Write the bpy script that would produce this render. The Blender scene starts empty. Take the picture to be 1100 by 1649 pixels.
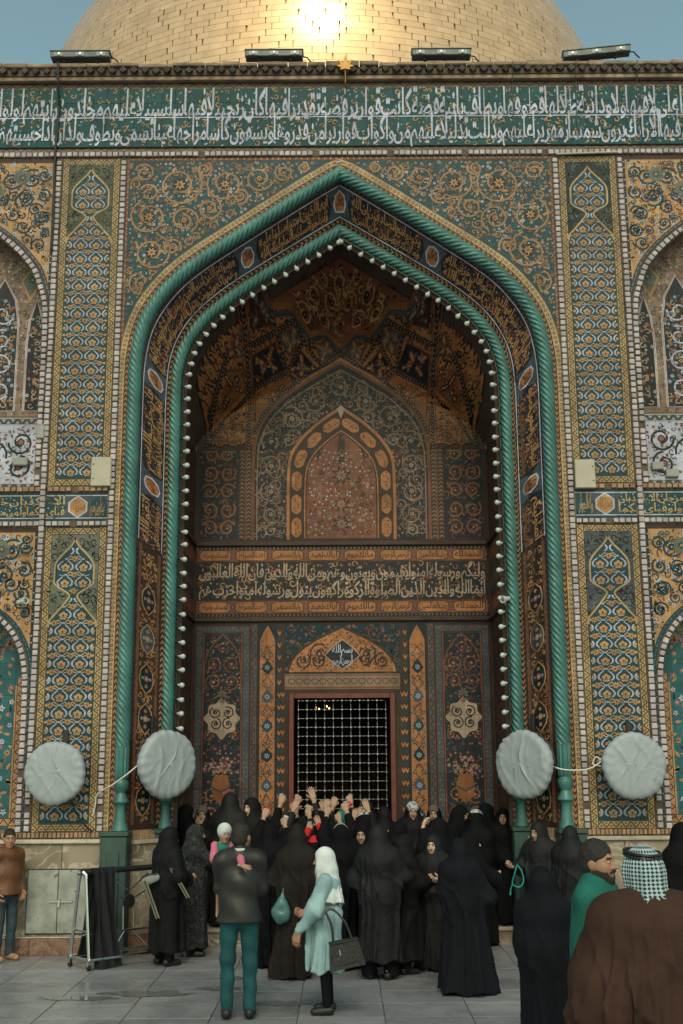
import bpy, bmesh, math, random, unicodedata
import numpy as np
from mathutils import Vector, Matrix

SC = bpy.context.scene
COL = SC.collection
R = math.radians
rnd = random.Random(7)

# ------------------------------------------------------------------ camera
cam_d = bpy.data.cameras.new('camera')
cam = bpy.data.objects.new('camera', cam_d)
COL.objects.link(cam)
cam_d.sensor_fit = 'VERTICAL'
cam_d.sensor_height = 36.0
cam_d.lens = 36.0 * 1853.0 / 1649.0
cam_d.clip_start = 0.1
cam_d.clip_end = 3000.0
cam.matrix_world = (Matrix.Translation((0.0, 0.0, 2.26)) @ Matrix.Rotation(R(90 + 12.1), 4, 'X')
                    @ Matrix.Rotation(R(-0.35), 4, 'Z'))
SC.camera = cam

# ------------------------------------------------------------------ sky and sun
SUN_EL, SUN_AZ = 45.0, 181.0           # azimuth: where the sun stands, clockwise from +Y (behind the camera)
world = bpy.data.worlds.new('World')
SC.world = world
world.use_nodes = True
wn = world.node_tree.nodes
wl = world.node_tree.links
bg = wn['Background']
sky = wn.new('ShaderNodeTexSky')
sky.sky_type = 'NISHITA'
sky.sun_disc = False
sky.sun_elevation = R(SUN_EL)
sky.sun_rotation = R(SUN_AZ)
sky.air_density = 1.0
sky.dust_density = 2.0
sky.ozone_density = 1.0
tint = wn.new('ShaderNodeMix')
tint.data_type = 'RGBA'
tint.blend_type = 'MULTIPLY'
tint.inputs[0].default_value = 1.0
tint.inputs[7].default_value = (1.14, 1.20, 0.80, 1)
wl.new(sky.outputs[0], tint.inputs[6])
wl.new(tint.outputs[2], bg.inputs[0])
bg.inputs[1].default_value = 0.15
sun_d = bpy.data.lights.new('sun', 'SUN')
sun_d.energy = 0.6
sun_d.angle = R(10)
sun_d.color = (1.0, 0.87, 0.82)
sun = bpy.data.objects.new('sun', sun_d)
COL.objects.link(sun)
_sd = Vector((math.sin(R(SUN_AZ)) * math.cos(R(SUN_EL)), math.cos(R(SUN_AZ)) * math.cos(R(SUN_EL)), math.sin(R(SUN_EL))))
sun.rotation_euler = (-_sd).to_track_quat('-Z', 'Y').to_euler()
sun.location = (0, -10, 30)
SC.view_settings.view_transform = 'Standard'
SC.view_settings.look = 'None'
SC.view_settings.gamma = 1.0
SC.view_settings.exposure = 0.30
SC.view_settings.use_curve_mapping = False

# ------------------------------------------------------------------ materials
MATS = {}
def mat(name, col, rough=0.5, metal=0.0, var=0.15, vscale=6.0, bump=0.0, bscale=40.0, rand=0.0, spec=0.5, coat=0.0, emit=None, sheen=0.0, wear=None):
    """principled material whose colour wanders with two octaves of noise"""
    m = bpy.data.materials.new(name)
    m.use_nodes = True
    n, l = m.node_tree.nodes, m.node_tree.links
    b = n['Principled BSDF']
    b.inputs['Roughness'].default_value = rough
    b.inputs['Metallic'].default_value = metal
    b.inputs['Specular IOR Level'].default_value = spec
    b.inputs['Coat Weight'].default_value = coat
    b.inputs['Sheen Weight'].default_value = sheen
    geo = n.new('ShaderNodeNewGeometry')
    nz = n.new('ShaderNodeTexNoise')
    nz.inputs['Scale'].default_value = vscale
    nz.inputs['Detail'].default_value = 5
    l.new(geo.outputs['Position'], nz.inputs['Vector'])
    mr = n.new('ShaderNodeMapRange')
    mr.inputs[1].default_value = 0.3
    mr.inputs[2].default_value = 0.7
    mr.inputs[3].default_value = 1 - var
    mr.inputs[4].default_value = 1 + var
    l.new(nz.outputs[0], mr.inputs[0])
    val = mr.outputs[0]
    if rand:
        oi = n.new('ShaderNodeObjectInfo')
        ad = n.new('ShaderNodeMath'); ad.operation = 'ADD'
        l.new(oi.outputs['Random'], ad.inputs[0]); l.new(geo.outputs['Random Per Island'], ad.inputs[1])
        fr = n.new('ShaderNodeMath'); fr.operation = 'FRACT'
        l.new(ad.outputs[0], fr.inputs[0])
        m2 = n.new('ShaderNodeMapRange')
        m2.inputs[3].default_value = 1 - rand; m2.inputs[4].default_value = 1 + rand * 0.6
        l.new(fr.outputs[0], m2.inputs[0])
        mu = n.new('ShaderNodeMath'); mu.operation = 'MULTIPLY'
        l.new(val, mu.inputs[0]); l.new(m2.outputs[0], mu.inputs[1])
        val = mu.outputs[0]
    mx = n.new('ShaderNodeMix'); mx.data_type = 'RGBA'; mx.blend_type = 'MULTIPLY'
    mx.inputs[0].default_value = 1.0
    mx.inputs[6].default_value = (*col, 1)
    l.new(val, mx.inputs[7])
    outc = mx.outputs[2]
    if wear:
        nw = n.new('ShaderNodeTexNoise'); nw.inputs['Scale'].default_value = wear[2]; nw.inputs['Detail'].default_value = 8
        nw.inputs['Roughness'].default_value = 0.65
        l.new(geo.outputs['Position'], nw.inputs['Vector'])
        mw = n.new('ShaderNodeMapRange'); mw.inputs[1].default_value = wear[1]; mw.inputs[2].default_value = wear[1] + 0.06
        l.new(nw.outputs[0], mw.inputs[0])
        m3 = n.new('ShaderNodeMix'); m3.data_type = 'RGBA'
        l.new(mw.outputs[0], m3.inputs[0]); l.new(outc, m3.inputs[6]); m3.inputs[7].default_value = (*wear[0], 1)
        outc = m3.outputs[2]
    l.new(outc, b.inputs['Base Color'])
    if bump:
        nb = n.new('ShaderNodeTexNoise'); nb.inputs['Scale'].default_value = bscale; nb.inputs['Detail'].default_value = 4
        l.new(geo.outputs['Position'], nb.inputs['Vector'])
        bm = n.new('ShaderNodeBump'); bm.inputs['Strength'].default_value = bump; bm.inputs['Distance'].default_value = 0.02
        l.new(nb.outputs[0], bm.inputs['Height']); l.new(bm.outputs[0], b.inputs['Normal'])
    if emit:
        b.inputs['Emission Color'].default_value = (*emit[:3], 1); b.inputs['Emission Strength'].default_value = emit[3]
    MATS[name] = m
    return m

def glaze(name, col, var=0.22, rough=0.46, wear=True):
    y_ = .3 * col[0] + .55 * col[1] + .15 * col[2]; col = tuple((c * .86 + y_ * .14) * k for c, k in zip(col, (.72, .66, .80)))
    m = mat(name, col, rough, 0, var, 5.0, 0.12, 25.0, spec=0.25, wear=((0.16, 0.12, 0.085), 0.68, 3.2) if wear else None)
    # joints and slight tone steps of the square glazed tiles the pattern is fired on
    n, l = m.node_tree.nodes, m.node_tree.links; b = n['Principled BSDF']; src = b.inputs['Base Color'].links[0].from_socket
    geo = n.new('ShaderNodeNewGeometry'); sp = n.new('ShaderNodeSeparateXYZ'); l.new(geo.outputs['Position'], sp.inputs[0]); ad = n.new('ShaderNodeMath'); ad.operation = 'ADD'; l.new(sp.outputs[0], ad.inputs[0]); l.new(sp.outputs[1], ad.inputs[1])
    cb = n.new('ShaderNodeCombineXYZ'); l.new(ad.outputs[0], cb.inputs[0]); l.new(sp.outputs[2], cb.inputs[1])
    bt = n.new('ShaderNodeTexBrick'); bt.offset = 0.0; bt.squash = 1.0; l.new(cb.outputs[0], bt.inputs['Vector'])
    for k, v in (('Scale', 1.0), ('Brick Width', .205), ('Row Height', .205), ('Mortar Size', .0028), ('Mortar Smooth', .3), ('Bias', 0.0)): bt.inputs[k].default_value = v
    bt.inputs['Color1'].default_value = (.82, .82, .82, 1); bt.inputs['Color2'].default_value = (1.10, 1.10, 1.10, 1); bt.inputs['Mortar'].default_value = (.45, .43, .40, 1)
    mx = n.new('ShaderNodeMix'); mx.data_type = 'RGBA'; mx.blend_type = 'MULTIPLY'; mx.inputs[0].default_value = 1.0; l.new(src, mx.inputs[6]); l.new(bt.outputs['Color'], mx.inputs[7]); l.new(mx.outputs[2], b.inputs['Base Color'])
    return m

glaze('teal', (0.007, 0.070, 0.080)); glaze('teal_deep', (0.006, 0.030, 0.038)); glaze('teal_light', (0.015, 0.165, 0.165))
glaze('navy', (0.020, 0.026, 0.034)); glaze('gold', (0.58, 0.32, 0.080)); glaze('yellow', (0.58, 0.40, 0.115)); glaze('orange', (0.50, 0.20, 0.040))
glaze('cream', (0.50, 0.40, 0.24)); glaze('white_glaze', (0.58, 0.66, 0.72)); glaze('pale_blue', (0.30, 0.50, 0.58)); glaze('olive', (0.085, 0.105, 0.045))
glaze('sage', (0.16, 0.20, 0.13)); glaze('rust', (0.24, 0.085, 0.035)); glaze('rose', (0.48, 0.16, 0.11)); glaze('black_glaze', (0.012, 0.014, 0.018))
glaze('umber', (0.060, 0.032, 0.020)); glaze('slate', (0.07, 0.10, 0.115)); glaze('tan', (0.30, 0.20, 0.11)); glaze('ochre_dark', (0.34, 0.13, 0.025))
mat('rope_glaze', (0.046, 0.150, 0.146), 0.40, 0, 0.30, 3.0, 0.1, 12, spec=0.5, wear=((0.03, 0.10, 0.10), 0.66, 2.5))
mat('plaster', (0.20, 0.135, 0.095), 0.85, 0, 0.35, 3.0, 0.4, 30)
mat('dark_plaster', (0.055, 0.033, 0.026), 0.75, 0, 0.35, 3.0, 0.4, 30)  # recess plaster, a darker brown than the front wall
mat('brick_white', (0.42, 0.37, 0.40), 0.7, 0, 0.15, 8, 0.25, 60, rand=0.28)
mat('brick_buff', (0.34, 0.20, 0.125), 0.8, 0, 0.2, 8, 0.3, 60, rand=0.3)
mat('coping_brick', (0.27, 0.19, 0.14), 0.85, 0, 0.4, 4, 0.6, 30, rand=0.3)
mat('dark_brick', (0.055, 0.045, 0.042), 0.85, 0, 0.4, 5, 0.5, 30, rand=0.4)
mat('mortar', (0.10, 0.072, 0.055), 0.9, 0, 0.4, 9, 0.4, 40)
mat('green_paint', (0.028, 0.060, 0.056), 0.5, 0, 0.3, 4, 0.1, 10, wear=((0.07, 0.13, 0.12), 0.66, 3.0))
mat('gold_leaf', (0.72, 0.47, 0.285), 0.24, 0.38, 0.10, 2.0, 0.08, 3.0, rand=0.09)
mat('gold_joint', (0.52, 0.32, 0.17), 0.5, 0.5, 0.2, 3)
mat('steel', (0.50, 0.51, 0.52), 0.25, 1.0, 0.12, 8)
mat('silver_bar', (0.34, 0.35, 0.36), 0.28, 1.0, 0.2, 20)
mat('grey_metal', (0.10, 0.115, 0.12), 0.5, 0.5, 0.25, 6)
mat('lamp_glass', (0.17, 0.19, 0.20), 0.2, 0.2, 0.15, 9)
mat('box_paint', (0.40, 0.36, 0.30), 0.55, 0, 0.1, 4)
mat('box_grey', (0.27, 0.28, 0.27), 0.5, 0.1, 0.15, 6)
mat('bulb_glass', (0.46, 0.50, 0.52), 0.22, 0, 0.1, 9)
mat('black_plastic', (0.012, 0.012, 0.014), 0.45, 0, 0.2, 9)
mat('cover_cloth', (0.30, 0.33, 0.375), 0.55, 0.0, 0.06, 5, 0.12, 20)
mat('white_wire', (0.65, 0.65, 0.62), 0.5)
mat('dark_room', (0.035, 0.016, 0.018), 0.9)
mat('red_wood', (0.12, 0.030, 0.022), 0.55, 0, 0.25, 8)
mat('hatch_metal', (0.30, 0.31, 0.30), 0.5, 0.35, 0.35, 5, 0.2, 20, wear=((0.13, 0.11, 0.09), 0.60, 5.0))
mat('lamp_glow', (1.0, 0.6, 0.2), 0.5, emit=(1.0, 0.55, 0.15, 6.0))

def stone(name, c1, c2, c3, scale, rough, vein, dist=1.2):
    """veined polished stone"""
    m = bpy.data.materials.new(name); m.use_nodes = True
    n, l = m.node_tree.nodes, m.node_tree.links
    b = n['Principled BSDF']; b.inputs['Roughness'].default_value = rough
    geo = n.new('ShaderNodeNewGeometry'); oi = n.new('ShaderNodeObjectInfo')
    mp = n.new('ShaderNodeVectorMath'); mp.operation = 'MULTIPLY_ADD'
    cv = n.new('ShaderNodeCombineXYZ'); l.new(oi.outputs['Random'], cv.inputs[0]); l.new(oi.outputs['Random'], cv.inputs[2])
    mp.inputs[1].default_value = (9.0, 5.0, 7.0)
    l.new(cv.outputs[0], mp.inputs[0]); l.new(geo.outputs['Position'], mp.inputs[2])
    a = n.new('ShaderNodeTexNoise'); a.inputs['Scale'].default_value = scale; a.inputs['Detail'].default_value = 6; a.inputs['Distortion'].default_value = dist
    l.new(mp.outputs[0], a.inputs['Vector'])
    cr = n.new('ShaderNodeValToRGB')
    e = cr.color_ramp.elements
    e[0].position = 0.36; e[0].color = (*c1, 1); e[1].position = 0.64; e[1].color = (*c2, 1)
    k = e.new(0.5); k.color = (*[(x + y) / 2 for x, y in zip(c1, c2)], 1)
    l.new(a.outputs[0], cr.inputs[0])
    v = n.new('ShaderNodeTexNoise'); v.inputs['Scale'].default_value = scale * 1.3; v.inputs['Detail'].default_value = 3; v.inputs['Distortion'].default_value = dist * 1.6
    l.new(mp.outputs[0], v.inputs['Vector'])
    sb = n.new('ShaderNodeMath'); sb.operation = 'SUBTRACT'; sb.inputs[1].default_value = 0.5; l.new(v.outputs[0], sb.inputs[0])
    ab = n.new('ShaderNodeMath'); ab.operation = 'ABSOLUTE'; l.new(sb.outputs[0], ab.inputs[0])
    mr = n.new('ShaderNodeMapRange'); mr.inputs[1].default_value = 0.0; mr.inputs[2].default_value = vein; mr.inputs[3].default_value = 0.85; mr.inputs[4].default_value = 0.0
    l.new(ab.outputs[0], mr.inputs[0])
    mx = n.new('ShaderNodeMix'); mx.data_type = 'RGBA'; l.new(mr.outputs[0], mx.inputs[0]); l.new(cr.outputs[0], mx.inputs[6]); mx.inputs[7].default_value = (*c3, 1)
    m2 = n.new('ShaderNodeMapRange'); m2.inputs[3].default_value = 0.82; m2.inputs[4].default_value = 1.12; l.new(oi.outputs['Random'], m2.inputs[0])
    mm = n.new('ShaderNodeMix'); mm.data_type = 'RGBA'; mm.blend_type = 'MULTIPLY'; mm.inputs[0].default_value = 1.0
    l.new(mx.outputs[2], mm.inputs[6]); l.new(m2.outputs[0], mm.inputs[7]); l.new(mm.outputs[2], b.inputs['Base Color'])
    rn = n.new('ShaderNodeTexNoise'); rn.inputs['Scale'].default_value = 1.7; rn.inputs['Detail'].default_value = 5; l.new(geo.outputs['Position'], rn.inputs['Vector'])
    rr = n.new('ShaderNodeMapRange'); rr.inputs[1].default_value = 0.35; rr.inputs[2].default_value = 0.65; rr.inputs[3].default_value = rough * 0.45; rr.inputs[4].default_value = rough * 1.35
    l.new(rn.outputs[0], rr.inputs[0]); l.new(rr.outputs[0], b.inputs['Roughness'])
    MATS[name] = m
stone('floor_marble', (0.205, 0.212, 0.235), (0.265, 0.272, 0.295), (0.165, 0.172, 0.19), 2.2, 0.33, 0.02)
stone('dado_marble', (0.17, 0.125, 0.09), (0.31, 0.25, 0.19), (0.50, 0.45, 0.38), 1.5, 0.34, 0.035, 1.1)
stone('red_marble', (0.13, 0.06, 0.042), (0.22, 0.115, 0.08), (0.30, 0.22, 0.17), 3.2, 0.30, 0.04, 2.0)
stone('ledge_stone', (0.40, 0.35, 0.29), (0.50, 0.45, 0.38), (0.30, 0.25, 0.20), 3.0, 0.5, 0.02)
mat('joint', (0.075, 0.078, 0.08), 0.8)

# ------------------------------------------------------------------ object helpers
def link(name, me, parent=None):
    o = bpy.data.objects.new(name, me)
    COL.objects.link(o)
    if parent is not None:
        o.parent = parent
    return o
def empty(name, loc=(0, 0, 0), parent=None):
    o = link(name, None, parent); o.location = loc; o.empty_display_size = 0.2
    return o
def tag(o, label, cat, group=None):
    o['label'] = label; o['category'] = cat
    if group: o['group'] = group
    return o
def kind(o, k):
    o['kind'] = k; return o
def mesh(name, v, f, mats, mi=None, smooth=False):
    me = bpy.data.meshes.new(name)
    me.from_pydata([tuple(p) for p in v], [], f)
    for m in ([mats] if isinstance(mats, str) else mats):
        me.materials.append(MATS[m])
    if mi is not None:
        me.polygons.foreach_set('material_index', mi)
    if smooth:
        me.polygons.foreach_set('use_smooth', [True] * len(me.polygons))
    me.update()
    return me
class Geo:
    """boxes, tubes, lathes gathered into one mesh"""
    def __init__(s): s.v = []; s.f = []
    def add(s, v, f):
        b = len(s.v); s.v += [tuple(p) for p in v]; s.f += [tuple(i + b for i in q) for q in f]; return s
    def box(s, x0, x1, y0, y1, z0, z1, bev=0.0):
        if bev <= 0:
            v = [(x, y, z) for x in (x0, x1) for y in (y0, y1) for z in (z0, z1)]
            return s.add(v, [(0, 1, 3, 2), (4, 6, 7, 5), (0, 4, 5, 1), (2, 3, 7, 6), (0, 2, 6, 4), (1, 5, 7, 3)])
        bm = bmesh.new(); bmesh.ops.create_cube(bm, size=1)
        for w in bm.verts:
            w.co = ((x0 + x1) / 2 + w.co.x * (x1 - x0), (y0 + y1) / 2 + w.co.y * (y1 - y0), (z0 + z1) / 2 + w.co.z * (z1 - z0))
        bmesh.ops.bevel(bm, geom=bm.edges[:], offset=bev, segments=1, affect='EDGES')
        bm.verts.index_update()
        r = s.add([w.co[:] for w in bm.verts], [[w.index for w in q.verts] for q in bm.faces]); bm.free(); return r
    def tube(s, pts, r, n=8, caps=True):
        pts = [Vector(p) for p in pts]; rings = []; prev = None
        for i, p in enumerate(pts):
            t = (pts[min(i + 1, len(pts) - 1)] - pts[max(i - 1, 0)]).normalized()
            if prev is None:
                a = t.orthogonal().normalized()
            else:
                a = (prev - t * prev.dot(t)); a = a.normalized() if a.length > 1e-6 else t.orthogonal().normalized()
            prev = a; b = t.cross(a); rr = r[i] if isinstance(r, (list, tuple)) else r
            rings.append([p + (a * math.cos(q * 2 * math.pi / n) + b * math.sin(q * 2 * math.pi / n)) * rr for q in range(n)])
        v = [w for g in rings for w in g]; f = []
        for i in range(len(rings) - 1):
            for q in range(n):
                f.append((i * n + q, i * n + (q + 1) % n, (i + 1) * n + (q + 1) % n, (i + 1) * n + q))
        if caps:
            f.append(tuple(range(n))[::-1]); f.append(tuple((len(rings) - 1) * n + q for q in range(n)))
        return s.add(v, f)
    def lathe(s, prof, o=(0, 0, 0), ax=(0, 0, 1), n=12):
        o = Vector(o); t = Vector(ax).normalized(); a = t.orthogonal().normalized(); b = t.cross(a)
        v = []; f = []
        for (r, h) in prof:
            for q in range(n):
                w = q * 2 * math.pi / n
                v.append(o + t * h + (a * math.cos(w) + b * math.sin(w)) * max(r, 1e-4))
        for i in range(len(prof) - 1):
            for q in range(n):
                f.append((i * n + q, i * n + (q + 1) % n, (i + 1) * n + (q + 1) % n, (i + 1) * n + q))
        f.append(tuple(range(n))[::-1]); f.append(tuple((len(prof) - 1) * n + q for q in range(n)))
        return s.add(v, f)
    def prism(s, pts, ax, d):
        """polygon pts (3d) pushed along vector ax*d"""
        n = len(pts); w = Vector(ax) * d
        return s.add([tuple(p) for p in pts] + [tuple(Vector(p) + w) for p in pts],
                     [tuple(range(n)), tuple(range(2 * n - 1, n - 1, -1))] + [(i, (i + 1) % n, n + (i + 1) % n, n + i) for i in range(n)])
    def build(s, name, m, parent=None, smooth=False):
        me = mesh(name, s.v, s.f, m, smooth=False)
        bm = bmesh.new(); bm.from_mesh(me); bmesh.ops.recalc_face_normals(bm, faces=bm.faces[:])
        if smooth:
            for q in bm.faces: q.smooth = True
            for e in bm.edges:
                if len(e.link_faces) == 2 and e.calc_face_angle(0) > R(40): e.smooth = False
        bm.to_mesh(me); bm.free()
        return link(name, me, parent)

# ------------------------------------------------------------------ flat cut-tile mosaic drawing
LAY = 0.0016
class Mos:
    """glazed pieces drawn in (u, v); layer l lies l*LAY in front of the panel"""
    def __init__(s): s.v = []; s.f = []; s.mi = []; s.names = []
    def m(s, n):
        if n not in s.names: s.names.append(n)
        return s.names.index(n)
    def poly(s, pts, c, l=1):
        b = len(s.v); s.v += [(p[0], p[1], l) for p in pts]; s.f.append(tuple(range(b, b + len(pts)))); s.mi.append(s.m(c))
    def rect(s, u0, u1, v0, v1, c, l=0, nu=1, nv=1):
        for i in range(nu):
            for j in range(nv):
                a, b = u0 + (u1 - u0) * i / nu, u0 + (u1 - u0) * (i + 1) / nu
                p, q = v0 + (v1 - v0) * j / nv, v0 + (v1 - v0) * (j + 1) / nv
                s.poly([(a, p), (b, p), (b, q), (a, q)], c, l)
    def ribbon(s, pts, w, c, l=1, closed=False):
        n = len(pts)
        if n < 2: return
        b = len(s.v); k = s.m(c)
        for i in range(n):
            p0 = pts[(i - 1) % n] if closed else pts[max(i - 1, 0)]
            p1 = pts[(i + 1) % n] if closed else pts[min(i + 1, n - 1)]
            dx, dy = p1[0] - p0[0], p1[1] - p0[1]; q = math.hypot(dx, dy) or 1
            ww = (w[i] if isinstance(w, (list, tuple)) else w) / 2
            s.v.append((pts[i][0] - dy / q * ww, pts[i][1] + dx / q * ww, l)); s.v.append((pts[i][0] + dy / q * ww, pts[i][1] - dx / q * ww, l))
        for i in range(n if closed else n - 1):
            j = (i + 1) % n
            s.f.append((b + 2 * i, b + 2 * i + 1, b + 2 * j + 1, b + 2 * j)); s.mi.append(k)
    def disc(s, u, v, r, c, l=1, n=8, sx=1.0):
        s.poly([(u + r * sx * math.cos(i * 2 * math.pi / n), v + r * math.sin(i * 2 * math.pi / n)) for i in range(n)], c, l)
    def flower(s, u, v, r, c, cc, l=2, k=6, a0=0.3, out=None):
        if out: s.disc(u, v, r * 1.18, out, l - 0.5, 10)
        n = k * 4
        s.poly([(u + r * (0.72 + 0.28 * math.cos(k * a)) * math.cos(a + a0), v + r * (0.72 + 0.28 * math.cos(k * a)) * math.sin(a + a0))
                for a in [i * 2 * math.pi / n for i in range(n)]], c, l)
        s.disc(u, v, r * 0.36, cc, l + 0.5, 6)
    def leaf(s, u, v, a, ln, w, c, l=2, bend=0.3):
        ca, sa = math.cos(a), math.sin(a); P_ = []; W_ = []
        for i in range(6):
            t = i / 5; x = t * ln; y = bend * ln * t * t; P_.append((u + x * ca - y * sa, v + x * sa + y * ca)); W_.append(w * (.25, .75, 1.0, .85, .5, .04)[i])
        s.ribbon(P_, W_, c, l)
    def spiral(s, u, v, r, hand, a0, turns, w, c, l=2, inside=None, r1=0.25):
        n = int(14 * turns) + 2; pts = []
        for i in range(n):
            t = i / (n - 1); a = a0 + hand * turns * 2 * math.pi * t; rr = r * (1 - (1 - r1) * t ** 1.2)
            pts.append((u + rr * math.cos(a), v + rr * math.sin(a)))
        if inside: pts = [p for p in pts if inside(*p)]
        s.ribbon(pts, w, c, l)
        return pts
    def vine(s, u, v, r, hand, a0, w, c, inside, fl=('gold', 'rust'), core=None, turns=1.35, lw=0.4, l=2, leafc=None):
        """one islimi coil: double-edged stem, rosette in the eye, leaves along it"""
        pts = s.spiral(u, v, r, hand, a0, turns, w, c, l, inside)
        s.spiral(u, v, r, hand, a0, turns, w * 1.35, 'black_glaze' if c in ('teal', 'teal_deep') else 'teal_deep', l - .25, inside)
        if core: s.spiral(u, v, r, hand, a0, turns, w * 0.36, core, l + 0.6, inside)
        if inside(u, v): s.flower(u, v, r * 0.26, fl[0], fl[1], l + 1, 7, out='black_glaze')
        for q in (len(pts) // 3, 2 * len(pts) // 3):
            if len(pts) > 6: s.flower(*pts[q], w * 1.05, fl[0], fl[1], l + 1.2, 5)
        for i in range(2, len(pts) - 1, 3):
            dx, dy = pts[i + 1][0] - pts[i - 1][0], pts[i + 1][1] - pts[i - 1][1]
            a = math.atan2(dy, dx) + (0.9 if i % 2 else -0.9)
            e = (pts[i][0] + math.cos(a) * r * 0.3, pts[i][1] + math.sin(a) * r * 0.3)
            if inside(*e): s.leaf(*pts[i], a, r * 0.34, r * 0.13, leafc or c, l - 0.3, 0.35 * hand)
    def pack(s, bbox, inside, radii, n, rg, w, c, fl, core=None, l=2, leafc=None, taken=None):
        """random close packing of coils"""
        got = list(taken or [])
        for r in radii:
            for _ in range(n):
                u, v = rg.uniform(bbox[0], bbox[1]), rg.uniform(bbox[2], bbox[3])
                if not (inside(u, v) and inside(u + r * .8, v) and inside(u - r * .8, v) and inside(u, v + r * .8) and inside(u, v - r * .8)): continue
                if any(math.hypot(u - a, v - b) < (r + q) * .97 for a, b, q in got): continue
                got.append((u, v, r)); s.vine(u, v, r, rg.choice((-1, 1)), rg.random() * 6.28, min(w, r * .16), c, inside, fl, core, 1.3, l=l, leafc=leafc)
    def fill(s, bbox, step, inside, kinds, rg, l=1, size=1.0):
        """scatter of small blossoms, leaves and tendrils"""
        u0, u1, v0, v1 = bbox; nu, nv = max(1, int((u1 - u0) / step)), max(1, int((v1 - v0) / step))
        for i in range(nu):
            for j in range(nv):
                u = u0 + (i + 0.5 + rg.uniform(-.42, .42)) * (u1 - u0) / nu; v = v0 + (j + 0.5 + rg.uniform(-.42, .42)) * (v1 - v0) / nv
                if not inside(u, v): continue
                kd = rg.choice(kinds); c = kd[1]; z = step * size * rg.uniform(1.15, 1.75)
                if kd[0] == 'f': s.flower(u, v, z * 0.36, c, kd[2], l, rg.choice((5, 6, 8)), rg.random() * 6)
                elif kd[0] == 'd': s.disc(u, v, z * 0.16, c, l, 6)
                elif kd[0] == 'l':
                    a = rg.random() * 6.28; s.leaf(u, v, a, z * 0.7, z * 0.3, c, l, rg.uniform(-.5, .5))
                elif kd[0] == 't':
                    a = rg.random() * 6.28; s.spiral(u, v, z * 0.48, rg.choice((-1, 1)), a, 0.8, z * 0.15, c, l + .1, None, 0.35)
    def build(s, name, fn, parent, stuff=True):
        v = [fn(*p) for p in s.v]
        o = link(name, mesh(name, v, s.f, s.names, s.mi), parent)
        if stuff: o['kind'] = 'stuff'
        return o

def fan_poly(Mx, e, c, l, n=5):
    cx, cz = sum(p[0] for p in e) / len(e), sum(p[1] for p in e) / len(e)
    for a, b in zip(e, e[1:] + e[:1]):
        m = max(1, int(math.hypot(b[0] - a[0], b[1] - a[1]) / .08))
        for i in range(m):
            p = (a[0] + (b[0] - a[0]) * i / m, a[1] + (b[1] - a[1]) * i / m); q = (a[0] + (b[0] - a[0]) * (i + 1) / m, a[1] + (b[1] - a[1]) * (i + 1) / m)
            for k in range(n):
                t0, t1 = k / n, (k + 1) / n; f = lambda w, t: (cx + (w[0] - cx) * t, cz + (w[1] - cz) * t)
                Mx.poly([f(p, t0), f(q, t0), f(q, t1), f(p, t1)] if k else [f(p, t1), (cx, cz), f(q, t1)], c, l)

# ------------------------------------------------------------------ arabic lettering
FORMS = {}
LIG = {}
for cp in range(0xFE80, 0xFEFD):
    d = unicodedata.decomposition(chr(cp)).split()
    if not d: continue
    t = d[0].strip('<>'); base = ''.join(chr(int(x, 16)) for x in d[1:])
    if len(base) == 1: FORMS.setdefault(base, {})[t] = chr(cp)
    else: LIG.setdefault(base, {})[t] = chr(cp)
def shape(w):
    """joined letter forms, in left-to-right drawing order"""
    out = []; i = 0; joined = False
    while i < len(w):
        two = w[i:i + 2]
        if two in LIG:
            out.append(LIG[two]['final' if joined and 'final' in LIG[two] else 'isolated']); joined = False; i += 2; continue
        ch = w[i]; fm = FORMS.get(ch)
        if not fm: out.append(ch); joined = False; i += 1; continue
        nx = w[i + 1] if i + 1 < len(w) else ''
        nj = nx in FORMS and 'final' in FORMS[nx] or w[i + 1:i + 3] in LIG
        fwd = 'initial' in fm and nj
        k = ('medial' if fwd else 'final') if joined else ('initial' if fwd else 'isolated')
        out.append(fm.get(k) or fm.get('isolated')); joined = fwd; i += 1
    return ''.join(out[::-1])
_tc = {}
def word_mesh(w):
    if w in _tc: return _tc[w]
    c = bpy.data.curves.new('w', 'FONT'); c.body = shape(w); c.resolution_u = 2; c.fill_mode = 'FRONT'; c.offset = 0.016
    o = bpy.data.objects.new('w', c); COL.objects.link(o)
    dg = bpy.context.evaluated_depsgraph_get()
    me = bpy.data.meshes.new_from_object(o.evaluated_get(dg))
    v = np.array([p.co[:2] for p in me.vertices]) if len(me.vertices) else np.zeros((0, 2)); f = [tuple(p.vertices) for p in me.polygons]
    bpy.data.objects.remove(o); bpy.data.curves.remove(c); bpy.data.meshes.remove(me)
    if len(v): v[:, 0] -= v[:, 0].min()
    _tc[w] = (v, f, v[:, 0].max() if len(v) else 0.2)
    return _tc[w]
def write(M, words, u0, u1, v0, v1, c, l=3, gap=0.10, slant=0.05, tall=1.6, wob=0.0):
    """a line of words, right to left, filling u0..u1 and v0..v1; upright strokes drawn out tall"""
    ms = [word_mesh(w) for w in words]
    tot = sum(m[2] for m in ms) + gap * (len(ms) - 1)
    sx = (u1 - u0) / tot; k = M.m(c); u = u1; rg = random.Random(len(words))
    def zf(y): return y if y < 0.34 else 0.34 + (y - 0.34) * tall
    lo, hi = -0.30, zf(0.72); sz = (v1 - v0) / (hi - lo)
    for (v, f, w) in ms:
        u -= w * sx; b = len(M.v); dz = rg.uniform(-wob, wob)
        for (x, y) in v:
            yy = max(-0.34, zf(y)); yy = min(yy, hi + 0.1)
            M.v.append((u + x * sx + slant * (yy) * sz, v0 + (yy - lo) * sz + dz, l))
        for q in f: M.f.append(tuple(i + b for i in q)); M.mi.append(k)
        u -= gap * sx
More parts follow.
